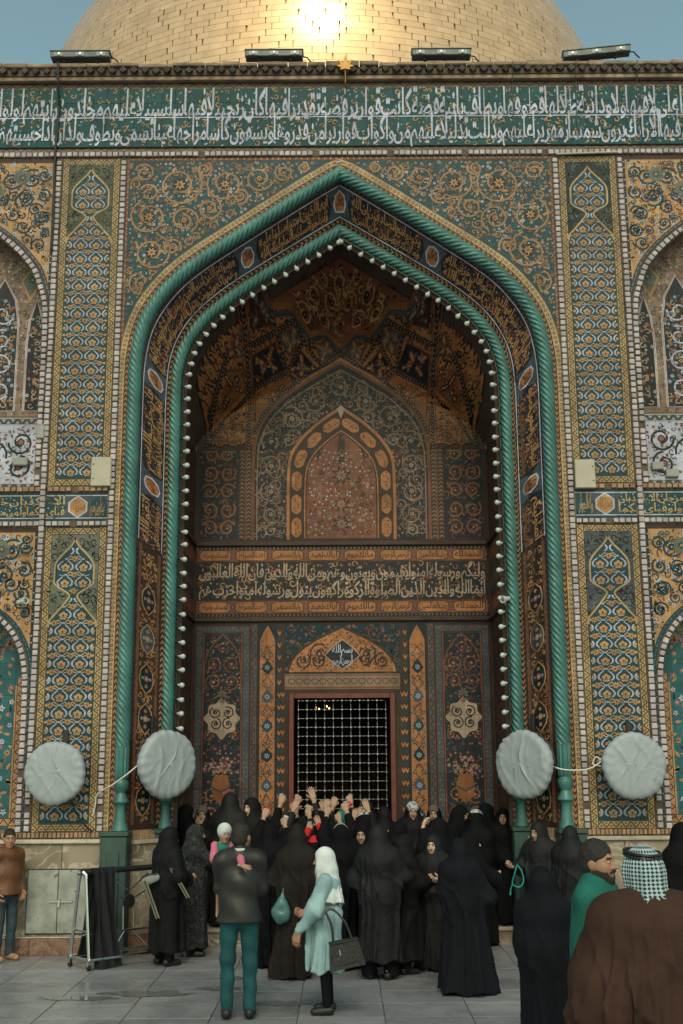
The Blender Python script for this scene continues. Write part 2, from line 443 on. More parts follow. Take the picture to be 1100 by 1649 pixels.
# ================================================================== ground
D = 14.5                       # plane of the portal front
YI = 15.0                      # plane of the inner rope arch
YB = 16.9                      # back wall of the recess
floor = kind(link('courtyard_floor', mesh('courtyard_floor', [(-400, -400, -0.012), (400, -400, -0.012), (400, 400, -0.012), (-400, 400, -0.012)], [(0, 1, 2, 3)], 'joint')), 'structure')
slab_me = None
rg = random.Random(3)
SW, SD = 0.78, 0.60
g = Geo().box(-SW / 2 + .004, SW / 2 - .004, -SD / 2 + .003, SD / 2 - .003, -0.010, 0.0, 0.002)
tmp = g.build('floor_slab', 'floor_marble', floor); slab_me = tmp.data; bpy.data.objects.remove(tmp)
for j in range(13):
    for i in range(14):
        o = link('floor_slab', slab_me, floor)
        o.location = ((i - 6.5) * SW - 0.42, 15.20 - SD * (j + 0.5), rg.uniform(-.0012, .0012))
        o.rotation_euler = (rg.uniform(-.0012, .0012), rg.uniform(-.0012, .0012), 0)
g = Geo()
for j in range(26):
    for i in range(-22, 22):
        x, y = (i + .5) * SW - 0.42, 15.20 - SD * (j + 0.5)
        if j < 13 and -7 <= i < 7: continue
        g.box(x - SW / 2 + .004, x + SW / 2 - .004, y - SD / 2 + .003, y + SD / 2 - .003, -0.010, 0.0)
kind(g.build('floor_slab_field', 'floor_marble', floor), 'stuff')
# puddles left by spilled water
mat('water_film', (0.16, 0.17, 0.17), 0.06, 0, 0.05, 3)
for (x, y, r, s) in ((-1.95, 12.1, .16, 3.0), (-2.6, 11.9, .13, 3.2), (-1.25, 12.35, .10, 2.4), (-0.6, 11.6, .12, 2.5), (-1.1, 12.9, .09, 2.2)):
    p = [(x + s * r * math.cos(a) * rg.uniform(.6, 1.2), y + r * math.sin(a) * rg.uniform(.5, 1.3), 0.0045) for a in [k * 2 * math.pi / 22 for k in range(22)]]
    o = link('puddle', mesh('puddle', p, [tuple(range(22))], 'water_film')); kind(o, 'structure')

# ================================================================== portal
portal = empty('shrine_portal', (0, D, 0))
tag(portal, 'tall tiled shrine portal with pointed arch recess and turquoise rope mouldings', 'building')
class P:      # parent everything at world coordinates: portal empty sits at (0, D, 0)
    pass
def sub(name, parent=portal):
    """an intermediate part without a mesh of its own shape: small hidden-size backing plate is added by caller"""
    return empty(name, (0, 0, 0), parent)
def W(o):
    """keep world coordinates for meshes made in world space"""
    par = o.parent
    if par is not None:
        o.matrix_parent_inverse = Matrix.Translation((0, D, 0)).inverted() if par is portal else Matrix.Identity(4)
    return o

def crom(pts, n):
    """catmull-rom resampled to n points of equal arc length"""
    P_ = [np.array(p, float) for p in pts]; P_ = [2 * P_[0] - P_[1]] + P_ + [2 * P_[-1] - P_[-2]]
    q = []
    for i in range(1, len(P_) - 2):
        for t in np.linspace(0, 1, 24, endpoint=False):
            a, b, c, d = P_[i - 1:i + 3]
            q.append(0.5 * ((2 * b) + (-a + c) * t + (2 * a - 5 * b + 4 * c - d) * t * t + (-a + 3 * b - 3 * c + d) * t ** 3))
    q.append(P_[-2]); q = np.array(q)
    s = np.r_[0, np.cumsum(np.hypot(*np.diff(q, axis=0).T))]
    u = np.linspace(0, s[-1], n)
    return np.c_[np.interp(u, s, q[:, 0]), np.interp(u, s, q[:, 1])], s[-1]
ZB = 1.42
OH = [(2.72, ZB), (2.72, 4.0), (2.72, 6.2), (2.72, 7.05), (2.705, 7.5), (2.63, 7.90), (2.48, 8.23), (2.206, 8.58), (1.869, 8.866), (1.465, 9.146), (1.059, 9.425), (.62, 9.725), (.24, 9.975), (0.0, 10.125)]
IH = [(2.25, ZB), (2.25, 4.0), (2.25, 6.2), (2.25, 7.1), (2.225, 7.50), (2.114, 7.86), (1.885, 8.20), (1.534, 8.52), (1.088, 8.83), (.641, 9.115), (.19, 9.40), (0.0, 9.52)]
def full(h, n):
    a, L = crom(h, n); a = np.c_[-a[:, 0], a[:, 1]]
    return np.r_[a, np.c_[-a[::-1][1:, 0], a[::-1][1:, 1]]], 2 * L
NP = 400
OP, OL = full(OH, NP); IP, IL = full(IH, NP)
def normals(p):
    d = np.gradient(p, axis=0); d /= np.linalg.norm(d, axis=1)[:, None]
    return np.c_[-d[:, 1], d[:, 0]]                 # outward (left of travel from left foot over the apex)
ON, IN = normals(OP), normals(IP)
for N_ in (ON, IN):                                  # apex mitre: average across the crease
    pass
def samp(p, u):
    x = np.clip(u, 0, 1) * (len(p) - 1); i = int(min(x, len(p) - 2)); f = x - i
    return p[i] * (1 - f) + p[i + 1] * f
def archz(h, x, off=0.0):
    """height of the arch curve over |x|"""
    P_, N_ = (OP, ON) if h is OH else (IP, IN)
    q = P_ + N_ * off
    return float(np.interp(-abs(x), q[:NP, 0], q[:NP, 1])) if abs(x) < abs(q[0, 0]) else -1

XE, ZT = 9.0, 11.60
def front(u, v, l): return (u, D - 0.004 - l * LAY, v)
def back(u, v, l): return (u, YB - 0.004 - l * LAY, v)

# ---- side-bay niches (upper and lower storey, both sides)
NU = [(3.94, 5.72), (3.94, 6.8), (3.94, 7.9), (3.96, 8.25), (4.03, 8.50), (4.12, 8.73), (4.27, 8.93), (4.45, 9.11), (4.65, 9.27), (4.95, 9.47), (5.3, 9.66)]
NL = [(3.96, 1.40), (3.96, 2.4), (3.96, 3.05), (3.975, 3.33), (4.02, 3.57), (4.11, 3.77), (4.22, 3.92), (4.35, 4.03), (4.60, 4.18), (5.0, 4.36)]
NICHE = {}
for nm, h, xc in (('u', NU, 5.3), ('l', NL, 5.0)):
    a, L = crom(h, 60); b = np.c_[2 * xc - a[::-1][1:, 0], a[::-1][1:, 1]]
    NICHE[nm] = (np.r_[a, b], xc)

wg = Geo()
def q4(g, a, b, c, d): g.add([a, b, c, d], [(0, 1, 2, 3)])
for s in (-1, 1):
    def X(x): return s * x
    q4(wg, (X(2.72), D, 0), (X(3.94), D, 0), (X(3.94), D, ZT), (X(2.72), D, ZT))
    for nm, z0, z1 in (('l', 1.40, 5.68), ('u', 5.68, ZT)):
        pth, xc = NICHE[nm]; xe = pth[-1][0]
        q4(wg, (X(3.94), D, 0 if nm == 'l' else z0), (X(XE + 3), D, 0 if nm == 'l' else z0), (X(XE + 3), D, pth[0][1]), (X(3.94), D, pth[0][1]))
        q4(wg, (X(xe), D, pth[0][1]), (X(XE + 3), D, pth[0][1]), (X(XE + 3), D, z1), (X(xe), D, z1))
        q4(wg, (X(3.94), D, pth[0][1]), (X(pth[0][0]), D, pth[0][1]), (X(pth[0][0]), D, z1), (X(3.94), D, z1))
        for i in range(len(pth) - 1):
            (xa, za), (xb, zb) = pth[i], pth[i + 1]
            if xb - xa > 1e-5: q4(wg, (X(xa), D, za), (X(xb), D, zb), (X(xb), D, z1), (X(xa), D, z1))
            q4(wg, (X(xa), D, za), (X(xb), D, zb), (X(xb), D + .35, zb), (X(xa), D + .35, za))
        wg.add([(X(p[0]), D + .35, p[1]) for p in pth], [tuple(range(len(pth)))])
        q4(wg, (X(pth[0][0]), D, pth[0][1]), (X(xe), D, pth[0][1]), (X(xe), D + .35, pth[0][1]), (X(pth[0][0]), D + .35, pth[0][1]))
for i in range(2 * NP - 2):
    (xa, za), (xb, zb) = OP[i], OP[i + 1]
    if xb - xa > 1e-5: q4(wg, (xa, D, za), (xb, D, zb), (xb, D, ZT), (xa, D, ZT))
    (xc_, zc), (xd, zd) = IP[i], IP[i + 1]
    q4(wg, (xa, D, za), (xb, D, zb), (xd, YI, zd), (xc_, YI, zc))
for s in (-1, 1):
    q4(wg, (s * 2.72, D, 0), (s * 2.72, D, ZB), (s * 2.25, YI, ZB), (s * 2.25, YI, 0))
    q4(wg, (s * 2.25, YI, 0), (s * 2.25, YI, 6.9), (s * 2.2, YI + .02, 6.9), (s * 2.2, YI + .02, 0))
q4(wg, (-XE - 3, D, ZT), (XE + 3, D, ZT), (XE + 3, D + 6, ZT), (-XE - 3, D + 6, ZT))
wall = W(wg.build('wall', 'plaster', portal))
# ---- recess: side walls, back wall around the window, vault
WX0, WX1, WZ0, WZ1 = -0.78, 0.76, 0.95, 3.19
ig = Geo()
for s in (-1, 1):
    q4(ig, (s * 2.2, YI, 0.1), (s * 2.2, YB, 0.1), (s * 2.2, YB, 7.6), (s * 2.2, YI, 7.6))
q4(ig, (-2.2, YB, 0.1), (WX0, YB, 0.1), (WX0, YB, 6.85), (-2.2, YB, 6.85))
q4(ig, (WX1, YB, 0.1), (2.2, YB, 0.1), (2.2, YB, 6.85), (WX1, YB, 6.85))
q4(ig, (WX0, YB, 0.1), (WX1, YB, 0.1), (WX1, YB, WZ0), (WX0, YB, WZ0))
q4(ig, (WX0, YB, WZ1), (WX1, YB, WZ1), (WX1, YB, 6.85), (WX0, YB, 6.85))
VP = IP[(IP[:, 1] > 6.3)]
BA = [(1.33, 5.46), (1.33, 6.6), (1.30, 7.0), (1.18, 7.33), (.90, 7.66), (.5, 7.95), (0, 8.25)]
ba, _ = full(BA, 60)
def depth(x, z):
    """how far the vault lies behind the inner arch plane"""
    d = float(np.min(np.hypot(VP[:, 0] - x, VP[:, 1] - z)))
    t = min(1, max(0, (z - 6.85) / 1.1)); t = t * t * (3 - 2 * t)
    hb_ = float(np.interp(-abs(x), ba[:60, 0], ba[:60, 1])) if abs(x) < 1.33 else 0
    e = 0.0 if z < hb_ + .03 else max(0, float(np.min(np.hypot(ba[:, 0] - x, ba[:, 1] - z))) - .03)
    q = min(1.0, d / (0.045 * (1 - t) + t * (d + e) + 1e-4))
    return (YB - YI) * math.sin(q * math.pi / 2)
def xa_(z): return float(np.interp(z, IP[:NP, 1], -IP[:NP, 0]))
zs = [6.85 + (9.47 - 6.85) * k / 44 for k in range(45)]
vv = []; NXV = 56
for z in zs:
    xe = min(2.2, xa_(z) - 0.01)
    for k in range(NXV + 1):
        x = xe * math.sin((k / NXV - .5) * math.pi); vv.append((x, YI + .02 + depth(x, z), z))
ig.add(vv, [(a * (NXV + 1) + b, a * (NXV + 1) + b + 1, (a + 1) * (NXV + 1) + b + 1, (a + 1) * (NXV + 1) + b) for a in range(44) for b in range(NXV)])
recess = W(ig.build('recess', 'dark_plaster', portal))
def vault(u, v, l):
    e = .02; d = depth(u, v); gx, gz = (depth(u + e, v) - depth(u - e, v)) / (2 * e), (depth(u, v + e) - depth(u, v - e)) / (2 * e)
    q = math.sqrt(1 + gx * gx + gz * gz); k = .014 + l * LAY * 1.4
    return (u + gx / q * k, YI + 0.02 + d - k / q, v + gz / q * k)
# dark room behind the window
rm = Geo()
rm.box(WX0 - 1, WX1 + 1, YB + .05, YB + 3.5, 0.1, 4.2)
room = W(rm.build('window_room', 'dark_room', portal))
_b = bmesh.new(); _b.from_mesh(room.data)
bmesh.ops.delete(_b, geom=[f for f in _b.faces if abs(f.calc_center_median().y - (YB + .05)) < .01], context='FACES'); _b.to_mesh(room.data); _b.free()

# ---- step of the recess
st = Geo().box(-2.195, 2.195, YI + .06, YB - .001, 0, 0.16)
step = W(st.build('step', 'dado_marble', portal))
st = Geo()
W(Geo().box(-2.195, 2.195, YI + .03, YB - .001, 0.162, 0.205, .008).build('step_tread', 'ledge_stone', step))

# ================================================================== bricks
BRICK = {}
def brick_mesh(key, w, h, d, m):
    if key not in BRICK:
        o = Geo().box(-w / 2, w / 2, -d, 0, -h / 2, h / 2, min(w, h) * .12).build('brick', m); BRICK[key] = o.data; bpy.data.objects.remove(o)
    return BRICK[key]
BUD = [300]
def bricks(pts, key, w, h, d, m, parent, y, single):
    """pts: (x, z, angle); single -> one object per brick, else one joined mesh"""
    rg = random.Random(len(pts)); me = brick_mesh(key, w, h, d, m); rest = Geo()
    pts = [p for p in pts if rg.random() > 0.025]
    for (x, z, a) in pts:
        dy = rg.uniform(-.006, .004); da = rg.uniform(-.05, .05); sc = rg.uniform(.90, 1.06)
        if single and BUD[0] > 0:
            BUD[0] -= 1
            o = link('brick', me, parent); o.location = (x, y + dy, z); o.rotation_euler = (0, -(a + da), 0); o.scale = (sc, 1, rg.uniform(.9, 1.06))
        else:
            ca, sa = math.cos(a + da), math.sin(a + da)
            rest.add([(x + (p.co.x * ca - p.co.z * sa) * sc, y + dy + p.co.y, z + (p.co.x * sa + p.co.z * ca) * sc) for p in me.vertices], [tuple(f.vertices) for f in me.polygons])
    if rest.v:
        kind(rest.build('brick_run', m, parent), 'stuff')
def border(name, x0, x1, z0, z1, m='mortar', d=0.012):
    """backing strip on the front plane; returns the part that owns bricks or tiles (world coordinates)"""
    return W(Geo().box(x0, x1, D - d, D - .0005, z0, z1).build(name, m, portal))
BS, BP = 0.066, 0.079
for s in (-1, 1):
    p = border('brick_border', s * 2.965 - .042, s * 2.965 + .042, 1.41, 10.37)
    bricks([(s * 2.965, 1.45 + BP * k, 0) for k in range(113)], 'w', BS, BS, .03, 'brick_white', p, D - .012, True)
p = border('brick_border', -XE, XE, 10.383, 10.462)
bricks([(-6.72 + BP * k, 10.423, 0) for k in range(171)], 'w', BS, BS, .03, 'brick_white', p, D - .012, True)
for s in (-1, 1):
    p = border('brick_border', s * 3.853 - .042, s * 3.853 + .042, 1.41, 10.37)
    bricks([(s * 3.853, 1.45 + BP * k, 0) for k in range(113)], 'w', BS, BS, .03, 'brick_white', p, D - .012, False)
    for z in (5.685, 5.232):
        p = border('brick_border', *sorted((s * 3.01, s * XE)), z - .038, z + .038)
        bricks([(s * (3.05 + BP * k), z, 0) for k in range(46) if abs(3.05 + BP * k - 3.853) > .06], 'b', BS, .058, .03, 'brick_buff' if z > 5.5 else 'brick_white', p, D - .012, False)
    p = border('brick_border', *sorted((s * 2.965, s * XE)), 1.335, 1.405)
    bricks([(s * (2.99 + .052 * k), 1.372, 0) for k in range(72)], 'v', .040, .062, .02, 'brick_buff', p, D - .012, False)
    for nm in ('u', 'l'):
        pth, xc = NICHE[nm]; pp = pth[:62]
        seg = np.r_[0, np.cumsum(np.hypot(*np.diff(pp, axis=0).T))]; L = seg[-1]; n = int(L / .082)
        nn = normals(pp); off = 0.0
        # travel from the near foot upward: bricks straddle the niche edge, slightly inside
        pts = []
        for k in range(n):
            u = (k + .5) * L / n; x = np.interp(u, seg, pp[:, 0]); z = np.interp(u, seg, pp[:, 1]); d_ = np.array([np.interp(u + .03, seg, pp[:, 0]) - np.interp(u - .03, seg, pp[:, 0]), np.interp(u + .03, seg, pp[:, 1]) - np.interp(u - .03, seg, pp[:, 1])])
            a = math.atan2(d_[1], d_[0]) - math.pi / 2
            pts.append((s * x, z, s * a))
        m_ = Geo(); v = []
        for (x, z), (nx, nz) in zip(pp, nn): v += [(s * (x - nx * .045), D - .008, z - nz * .045), (s * (x + nx * .045), D - .008, z + nz * .045)]
        m_.add(v, [(2 * i, 2 * i + 1, 2 * i + 3, 2 * i + 2) for i in range(len(pp) - 1)])
        p = W(m_.build('arch_brick_border', 'mortar', portal))
        bricks(pts, 'w', BS, .070, .03, 'brick_white', p, D - .008, False)

# ================================================================== cornice
cop = W(Geo().box(-XE, XE, D - .10, D + .5, 11.585, 11.70).build('coping', 'mortar', portal))
rg = random.Random(11)
x = -7.0
while x < 7.0:
    w = rg.uniform(.22, .48)
    o = Geo().box(x + .006, x + w - .006, D - .15 + rg.uniform(-.015, .015), D + .45, 11.70 + rg.uniform(-.012, .004), 11.765 + rg.uniform(-.022, .015), .012).build('coping_stone', 'coping_brick', cop); x += w
dt = Geo().prism([(-.055, 0, 0), (0, -.0, -.052), (.055, 0, 0), (0, 0, .052)], (0, -1, 0), .06).build('dogtooth_brick', 'dark_brick'); dtm = dt.data; bpy.data.objects.remove(dt)
for k in range(92):
    o = link('dogtooth_brick', dtm, cop); o.location = (-6.95 + k * .152, D - .098 + rg.uniform(-.012, .01), 11.642 + rg.uniform(-.006, .006)); o.scale = (rg.uniform(.85, 1.1), 1, rg.uniform(.85, 1.1))
W(Geo().box(-XE, XE, D - .085, D - .001, 11.522, 11.584, .008).build('cornice_strip', 'coping_brick', portal))

# ================================================================== frieze
fz = W(Geo().box(-XE, XE, D - .018, D - .0005, 10.528, 11.425).build('frieze', 'mortar', portal))
tw, th = .19, .2225
t_ = Geo().box(-tw / 2 + .0016, tw / 2 - .0016, -.012, 0, -th / 2 + .0016, th / 2 - .0016, .0012).build('tile', 'teal'); tm = t_.data; bpy.data.objects.remove(t_)
MATS['teal_tile'] = None
mat('teal_tile', (0.006, 0.060, 0.068), 0.5, 0, 0.2, 5, 0.15, 20, rand=0.22, spec=.2, wear=((0.12, 0.10, 0.08), 0.72, 3.0)); tm.materials[0] = MATS['teal_tile']
rg = random.Random(5)
for i in range(72):
    for j in range(4):
        o = link('tile', tm, fz); o.location = (-6.745 + i * tw, D - .018 + rg.uniform(-.0008, .0008), 10.532 + th * (j + .5)); o.rotation_euler = (rg.uniform(-.006, .006), 0, rg.uniform(-.006, .006))
TX = ('فيها على الارائك لا يرون فيها شمسا ولا زمهريرا ودانية عليهم ظلالها وذللت قطوفها تذليلا ويطاف عليهم بانية من فضة واكواب كانت قواريرا قوارير من فضة '
      'قدروها تقديرا ويسقون فيها كاسا كان مزاجها زنجبيلا عينا فيها تسمى سلسبيلا ويطوف عليهم ولدان مخلدون اذا رايتهم حسبتهم لولوا').split()
def fmap(u, v, l): return (u, D - .0325 - l * LAY, v)
M = Mos()
rg = random.Random(21)
M.fill((-6.8, 6.8, 10.55, 11.41), .085, lambda u, v: True, [('t', 'gold'), ('l', 'gold'), ('d', 'gold'), ('l', 'pale_blue'), ('x', 'gold')], rg, 1, .62)
write(M, TX[1::2], -4.72, 4.72, 10.90, 11.42, 'white_glaze', 3, .0, .02, 2.2, .006)
write(M, TX[0::2], -4.72, 4.72, 10.53, 11.04, 'white_glaze', 3.6, .0, .02, 2.2, .006)
for (a_, b_, ws_) in ((4.74, 6.8, 'ولقيهم نضرة وسرورا وجزيهم بما صبروا جنة وحريرا متكئين'.split()), (-6.8, -4.74, 'منثورا واذا رايت ثم رايت نعيما وملكا كبيرا عاليهم ثياب'.split())):
    write(M, ws_[1::2], a_, b_, 10.90, 11.42, 'white_glaze', 3, .0, .02, 2.2, .006); write(M, ws_[0::2], a_, b_, 10.53, 11.04, 'white_glaze', 3.6, .0, .02, 2.2, .006)
M.rect(-6.8, 6.8, 10.966, 10.982, 'white_glaze', 2.6, 60)
M.build('inscription', fmap, fz)
def wave_band(M, u0, u1, v0, v1, bgc, c1, c2, c3, per, l=0, vert=False):
    """running scroll border: wave stem, diamonds in its bays"""
    def T(a, b): return (b, a) if vert else (a, b)
    a0, a1, b0, b1 = (v0, v1, u0, u1) if vert else (u0, u1, v0, v1)
    n = max(1, round((a1 - a0) / per)); h = b1 - b0; mid = (b0 + b1) / 2; p = (a1 - a0) / n
    if vert: M.rect(b0, b1, a0, a1, bgc, l, 1, n)
    else: M.rect(a0, a1, b0, b1, bgc, l, n, 1)
    pts = [T(a0 + (a1 - a0) * k / (n * 8), mid + h * .30 * math.sin(k / 8 * 2 * math.pi)) for k in range(n * 8 + 1)]
    M.ribbon(pts, h * .13, c1, l + 1)
    for k in range(n):
        for q, sg in ((.25, -1), (.75, 1)):
            ca, cb = a0 + (k + q) * p, mid + sg * h * .17
            M.poly([T(ca - p * .16, cb), T(ca, cb - h * .17), T(ca + p * .16, cb), T(ca, cb + h * .17)], c2, l + 1.4)
            M.disc(*T(ca, cb), h * .07, c3, l + 2, 5)
    e = h * .055
    for bb in (b0 + e, b1 - e): M.ribbon([T(a0, bb), T(a1, bb)], e * 1.6, c1 if bgc in ('yellow', 'gold', 'cream', 'tan') else c2, l + 1.5)
M = Mos(); wave_band(M, -6.85, 6.85, 11.428, 11.520, 'tan', 'black_glaze', 'olive', 'gold', .16)
wave_band(M, -6.85, 6.85, 10.464, 10.527, 'tan', 'black_glaze', 'sage', 'gold', .13)
W(M.build('frieze_border', front, portal))

# ================================================================== pilaster panels
def ogee(zt, w, h, n=40):
    """outline of the onion-shaped head, apex at zt; returns half-width over depth below apex"""
    def f(d):
        t = d / h
        if t < 0: return 0
        if t < .50: return w * (.5 * (1 - math.cos(math.pi * min(1, t / .34)))) ** .9 if t < .34 else w * (1 - .0 * t)
        if t < .66: return w * (1 - .82 * (.5 - .5 * math.cos(math.pi * (t - .50) / .16)))
        return w * (.18 + 1.3 * ((t - .66) / .34) ** 1.1)
    return f
def motif(M, u, v, w, h, ins, big):
    """one cell: two white brackets round a gold five-petalled flower"""
    for s in (-1, 1):
        pts = [(u + s * w * (.06 + .36 * math.sin(.15 + 2.25 * t)), v + h * (.38 - .58 * t)) for t in [k / 7 for k in range(8)]]
        ok = [k for k in range(8) if ins(*pts[k])]
        if len(ok) > 2 and ok[-1] - ok[0] == len(ok) - 1:
            ws_ = [w * x for x in (.025, .05, .07, .085, .095, .095, .08, .03)]
            M.ribbon([pts[k] for k in ok], [ws_[k] for k in ok], 'white_glaze', 2)
            for k in ok[2:-1]: M.disc(*pts[k], w * .022, 'teal_deep', 3, 5)
            if ok[-1] == 7: M.disc(pts[7][0], pts[7][1] + h * .03, w * .05, 'pale_blue', 2.6, 6)
        e = [(u + s * w * .5, v - h * .46), (u + s * w * .26, v - h * .30), (u + s * w * .05, v - h * .52)]
        if all(ins(*p) for p in e): M.ribbon(e, w * .055, 'yellow', 1.4)
        e = [(u, v + h * .55), (u + s * w * .14, v + h * .42), (u + s * w * .34, v + h * .52)]
        if all(ins(*p) for p in e): M.ribbon(e, w * .032, 'white_glaze', 1.6)
    if ins(u - w * .16, v) and ins(u + w * .16, v):
        for k in range(5):
            a = math.pi / 2 + k * 2 * math.pi / 5; M.disc(u + w * .145 * math.cos(a), v - h * .05 + w * .14 * math.sin(a), w * .105, 'gold', 2 + .05 * k, 7)
        M.disc(u, v - h * .02, w * .05, 'teal_deep', 3, 6)
        M.leaf(u, v - h * .16, 0, w * .17, w * .06, 'teal_light', 2.4); M.leaf(u, v - h * .16, math.pi, w * .17, w * .06, 'teal_light', 2.4, -.3)
    if ins(u + w * .5 - w * .1, v + h * .5) and ins(u + w * .6, v + h * .5):
        M.flower(u + w * .5, v + h * .5, w * .20, 'gold', 'rust', 2, 8, .2)
        M.leaf(u + w * .63, v + h * .5, .2, w * .16, w * .06, 'gold', 1.8); M.leaf(u + w * .37, v + h * .5, math.pi - .2, w * .16, w * .06, 'gold', 1.8)
    if ins(u, v + h * .5):
        M.poly([(u - w * .07, v + h * .5), (u, v + h * .43), (u + w * .07, v + h * .5), (u, v + h * .57)], 'pale_blue', 2.1)
def pilaster(s, z0, z1, hood, cw, ch, bgc, hoodbg, seed):
    x0, x1 = sorted((s * 3.015, s * 3.805)); rg = random.Random(seed); M = Mos()
    fb = .095
    p0, p1, q0, q1 = x0 + fb, x1 - fb, z0 + fb, z1 - fb
    wave_band(M, x0, p0, z0, z1, 'yellow', 'black_glaze', 'sage', 'rust', .115, 0, True)
    wave_band(M, p1, x1, z0, z1, 'yellow', 'black_glaze', 'sage', 'rust', .115, 0, True)
    wave_band(M, p0, p1, z0, q0, 'yellow', 'black_glaze', 'sage', 'rust', .115, 0.05)
    wave_band(M, p0, p1, q1, z1, 'yellow', 'black_glaze', 'sage', 'rust', .115, 0.05)
    M.rect(p0, p1, q0, q1, bgc, 0, 4, 24)
    xm = (x0 + x1) / 2; hh = hood; of = ogee(q1 - .04, .25, hh)
    def ins(u, v):
        if not (p0 + .008 < u < p1 - .008 and q0 + .008 < v < q1 - .008): return False
        d = (q1 - .04) - v
        return d >= hh or abs(u - xm) < of(d) - .02
    # spandrels of the hood
    n = 36
    for sg in (-1, 1):
        e = sg * (p1 - p0) / 2
        for k in range(n):
            d0, d1 = -.04 + (hh + .04) * k / n, -.04 + (hh + .04) * (k + 1) / n
            w0, w1 = min(of(d0), abs(e)), min(of(d1), abs(e))
            M.poly([(xm + sg * w0, q1 - .04 - d0), (xm + e, q1 - .04 - d0), (xm + e, q1 - .04 - d1), (xm + sg * w1, q1 - .04 - d1)], hoodbg, 1)
        M.ribbon([(xm + sg * min(of(hh * k / 40), abs(e)), q1 - .04 - hh * k / 40) for k in range(41)], .022, 'yellow', 4)
    M.fill((p0 + .01, p1 - .01, q1 - hh, q1 - .01), .055, lambda u, v: abs(u - xm) > of(q1 - .04 - v) + .025,
           [('t', 'black_glaze'), ('t', 'sage'), ('l', 'black_glaze'), ('t', 'olive'), ('t', 'teal_deep')], rg, 2, 1.1)
    nr = int((q1 - q0) / ch)
    for j in range(nr + 1):
        for i in range(-3, 3):
            motif(M, xm + (i + .5) * cw, q0 + ch * .45 + j * ch, cw, ch, ins, 0)
    # clipped half cells at the edges
    for j in range(nr + 1):
        for sg in (-1, 1):
            uu, vv = xm + sg * ((p1 - p0) / 2 - .018), q0 + ch * .45 + j * ch
            if ins(uu - sg * .02, vv): M.disc(uu - sg * .008, vv, .022, 'gold', 2.5, 6); M.disc(uu - sg * .005, vv + ch * .5, .018, 'yellow', 2.5, 6)
    W(M.build('pilaster_panel', front, portal))
for s in (-1, 1):
    pilaster(s, 5.735, 10.37, 1.12, .212, .198, 'teal', 'olive' if s < 0 else 'teal_deep', 3)
    pilaster(s, 1.41, 5.185, 1.15, .23, .205, 'teal', 'sage' if s < 0 else 'slate', 4)

# ================================================================== main spandrels
for s in (-1, 1):
    M = Mos(); rg = random.Random(40)
    xs = np.linspace(0.0, 2.90, 60)
    for a, b in zip(xs[:-1], xs[1:]):
        za = archz(OH, a, .05) if a < 2.74 else 7.2; zb = archz(OH, b, .05) if b < 2.74 else 7.2
        if za < 0: za = 7.2
        if zb < 0: zb = 7.2
        M.poly([(s * a, za), (s * b, zb), (s * b, 10.33), (s * a, 10.33)], 'teal', 0)
    def ins(u, v):
        a = abs(u); return .02 < a < 2.885 and v < 10.305 and (v > archz(OH, a, .27) if a < 2.95 else False)
    CI = [(2.19, 9.97, .31, 1, 2.6), (2.60, 9.50, .26, -1, 1.0), (2.55, 8.98, .27, 1, 1.8), (1.57, 9.98, .25, -1, .4), (1.10, 10.06, .19, 1, 3.4), (2.68, 8.52, .17, -1, 1.2), (.76, 10.14, .13, -1, 1.0),
          (2.12, 9.45, .20, -1, 4.2), (1.78, 9.62, .17, 1, 2.2), (2.68, 10.15, .14, 1, .3), (2.73, 8.16, .11, 1, .8), (.50, 10.22, .08, 1, 1.5), (1.36, 9.80, .12, -1, 5.0), (2.28, 9.05, .13, -1, 3.6), (1.86, 10.20, .11, 1, 2.0)]
    for (x, z, r, h, a0) in CI:
        M.vine(s * x, z, r, h * s, a0 if s > 0 else math.pi - a0, .024, 'gold', ins, ('gold', 'rust'), 'tan', 1.5, l=3)
    M.pack((min(0, s * 2.9), max(0, s * 2.9), 7.6, 10.31), ins, (.13, .10, .075, .055), 260, rg, .02, 'gold', ('tan', 'rust'), None, 2.4, 'gold', [(s * x, z, r * .9) for x, z, r, h, a0 in CI])
    M.fill((min(0, s * 2.9), max(0, s * 2.9), 7.6, 10.31), .060, ins, [('f', 'gold', 'rust'), ('f', 'gold', 'navy'), ('f', 'tan', 'rust'), ('d', 'white_glaze'), ('l', 'gold'), ('t', 'ochre_dark'), ('f', 'cream', 'rust'), ('t', 'teal_light'), ('f', 'white_glaze', 'rose'), ('l', 'teal_light'), ('t', 'gold')], rg, 1.2, .78)
    W(M.build('spandrel_panel', front, portal))
    M = Mos(); x0, x1 = sorted((0, s * 2.90)); M.rect(x0, x1, 10.335, 10.378, 'rust', 0, 20); 
    for k in range(36): M.disc(s * (.04 + k * .08), 10.356, .014, 'gold', 1, 5)
    a, b = sorted((s * 2.888, s * 2.92)); M.rect(a, b, 7.2, 10.335, 'rust', .5, 1, 20)
    for k in range(40): M.disc(s * 2.904, 7.25 + k * .077, .011, 'gold', 1.5, 5)
    W(M.build('spandrel_frame', front, portal))

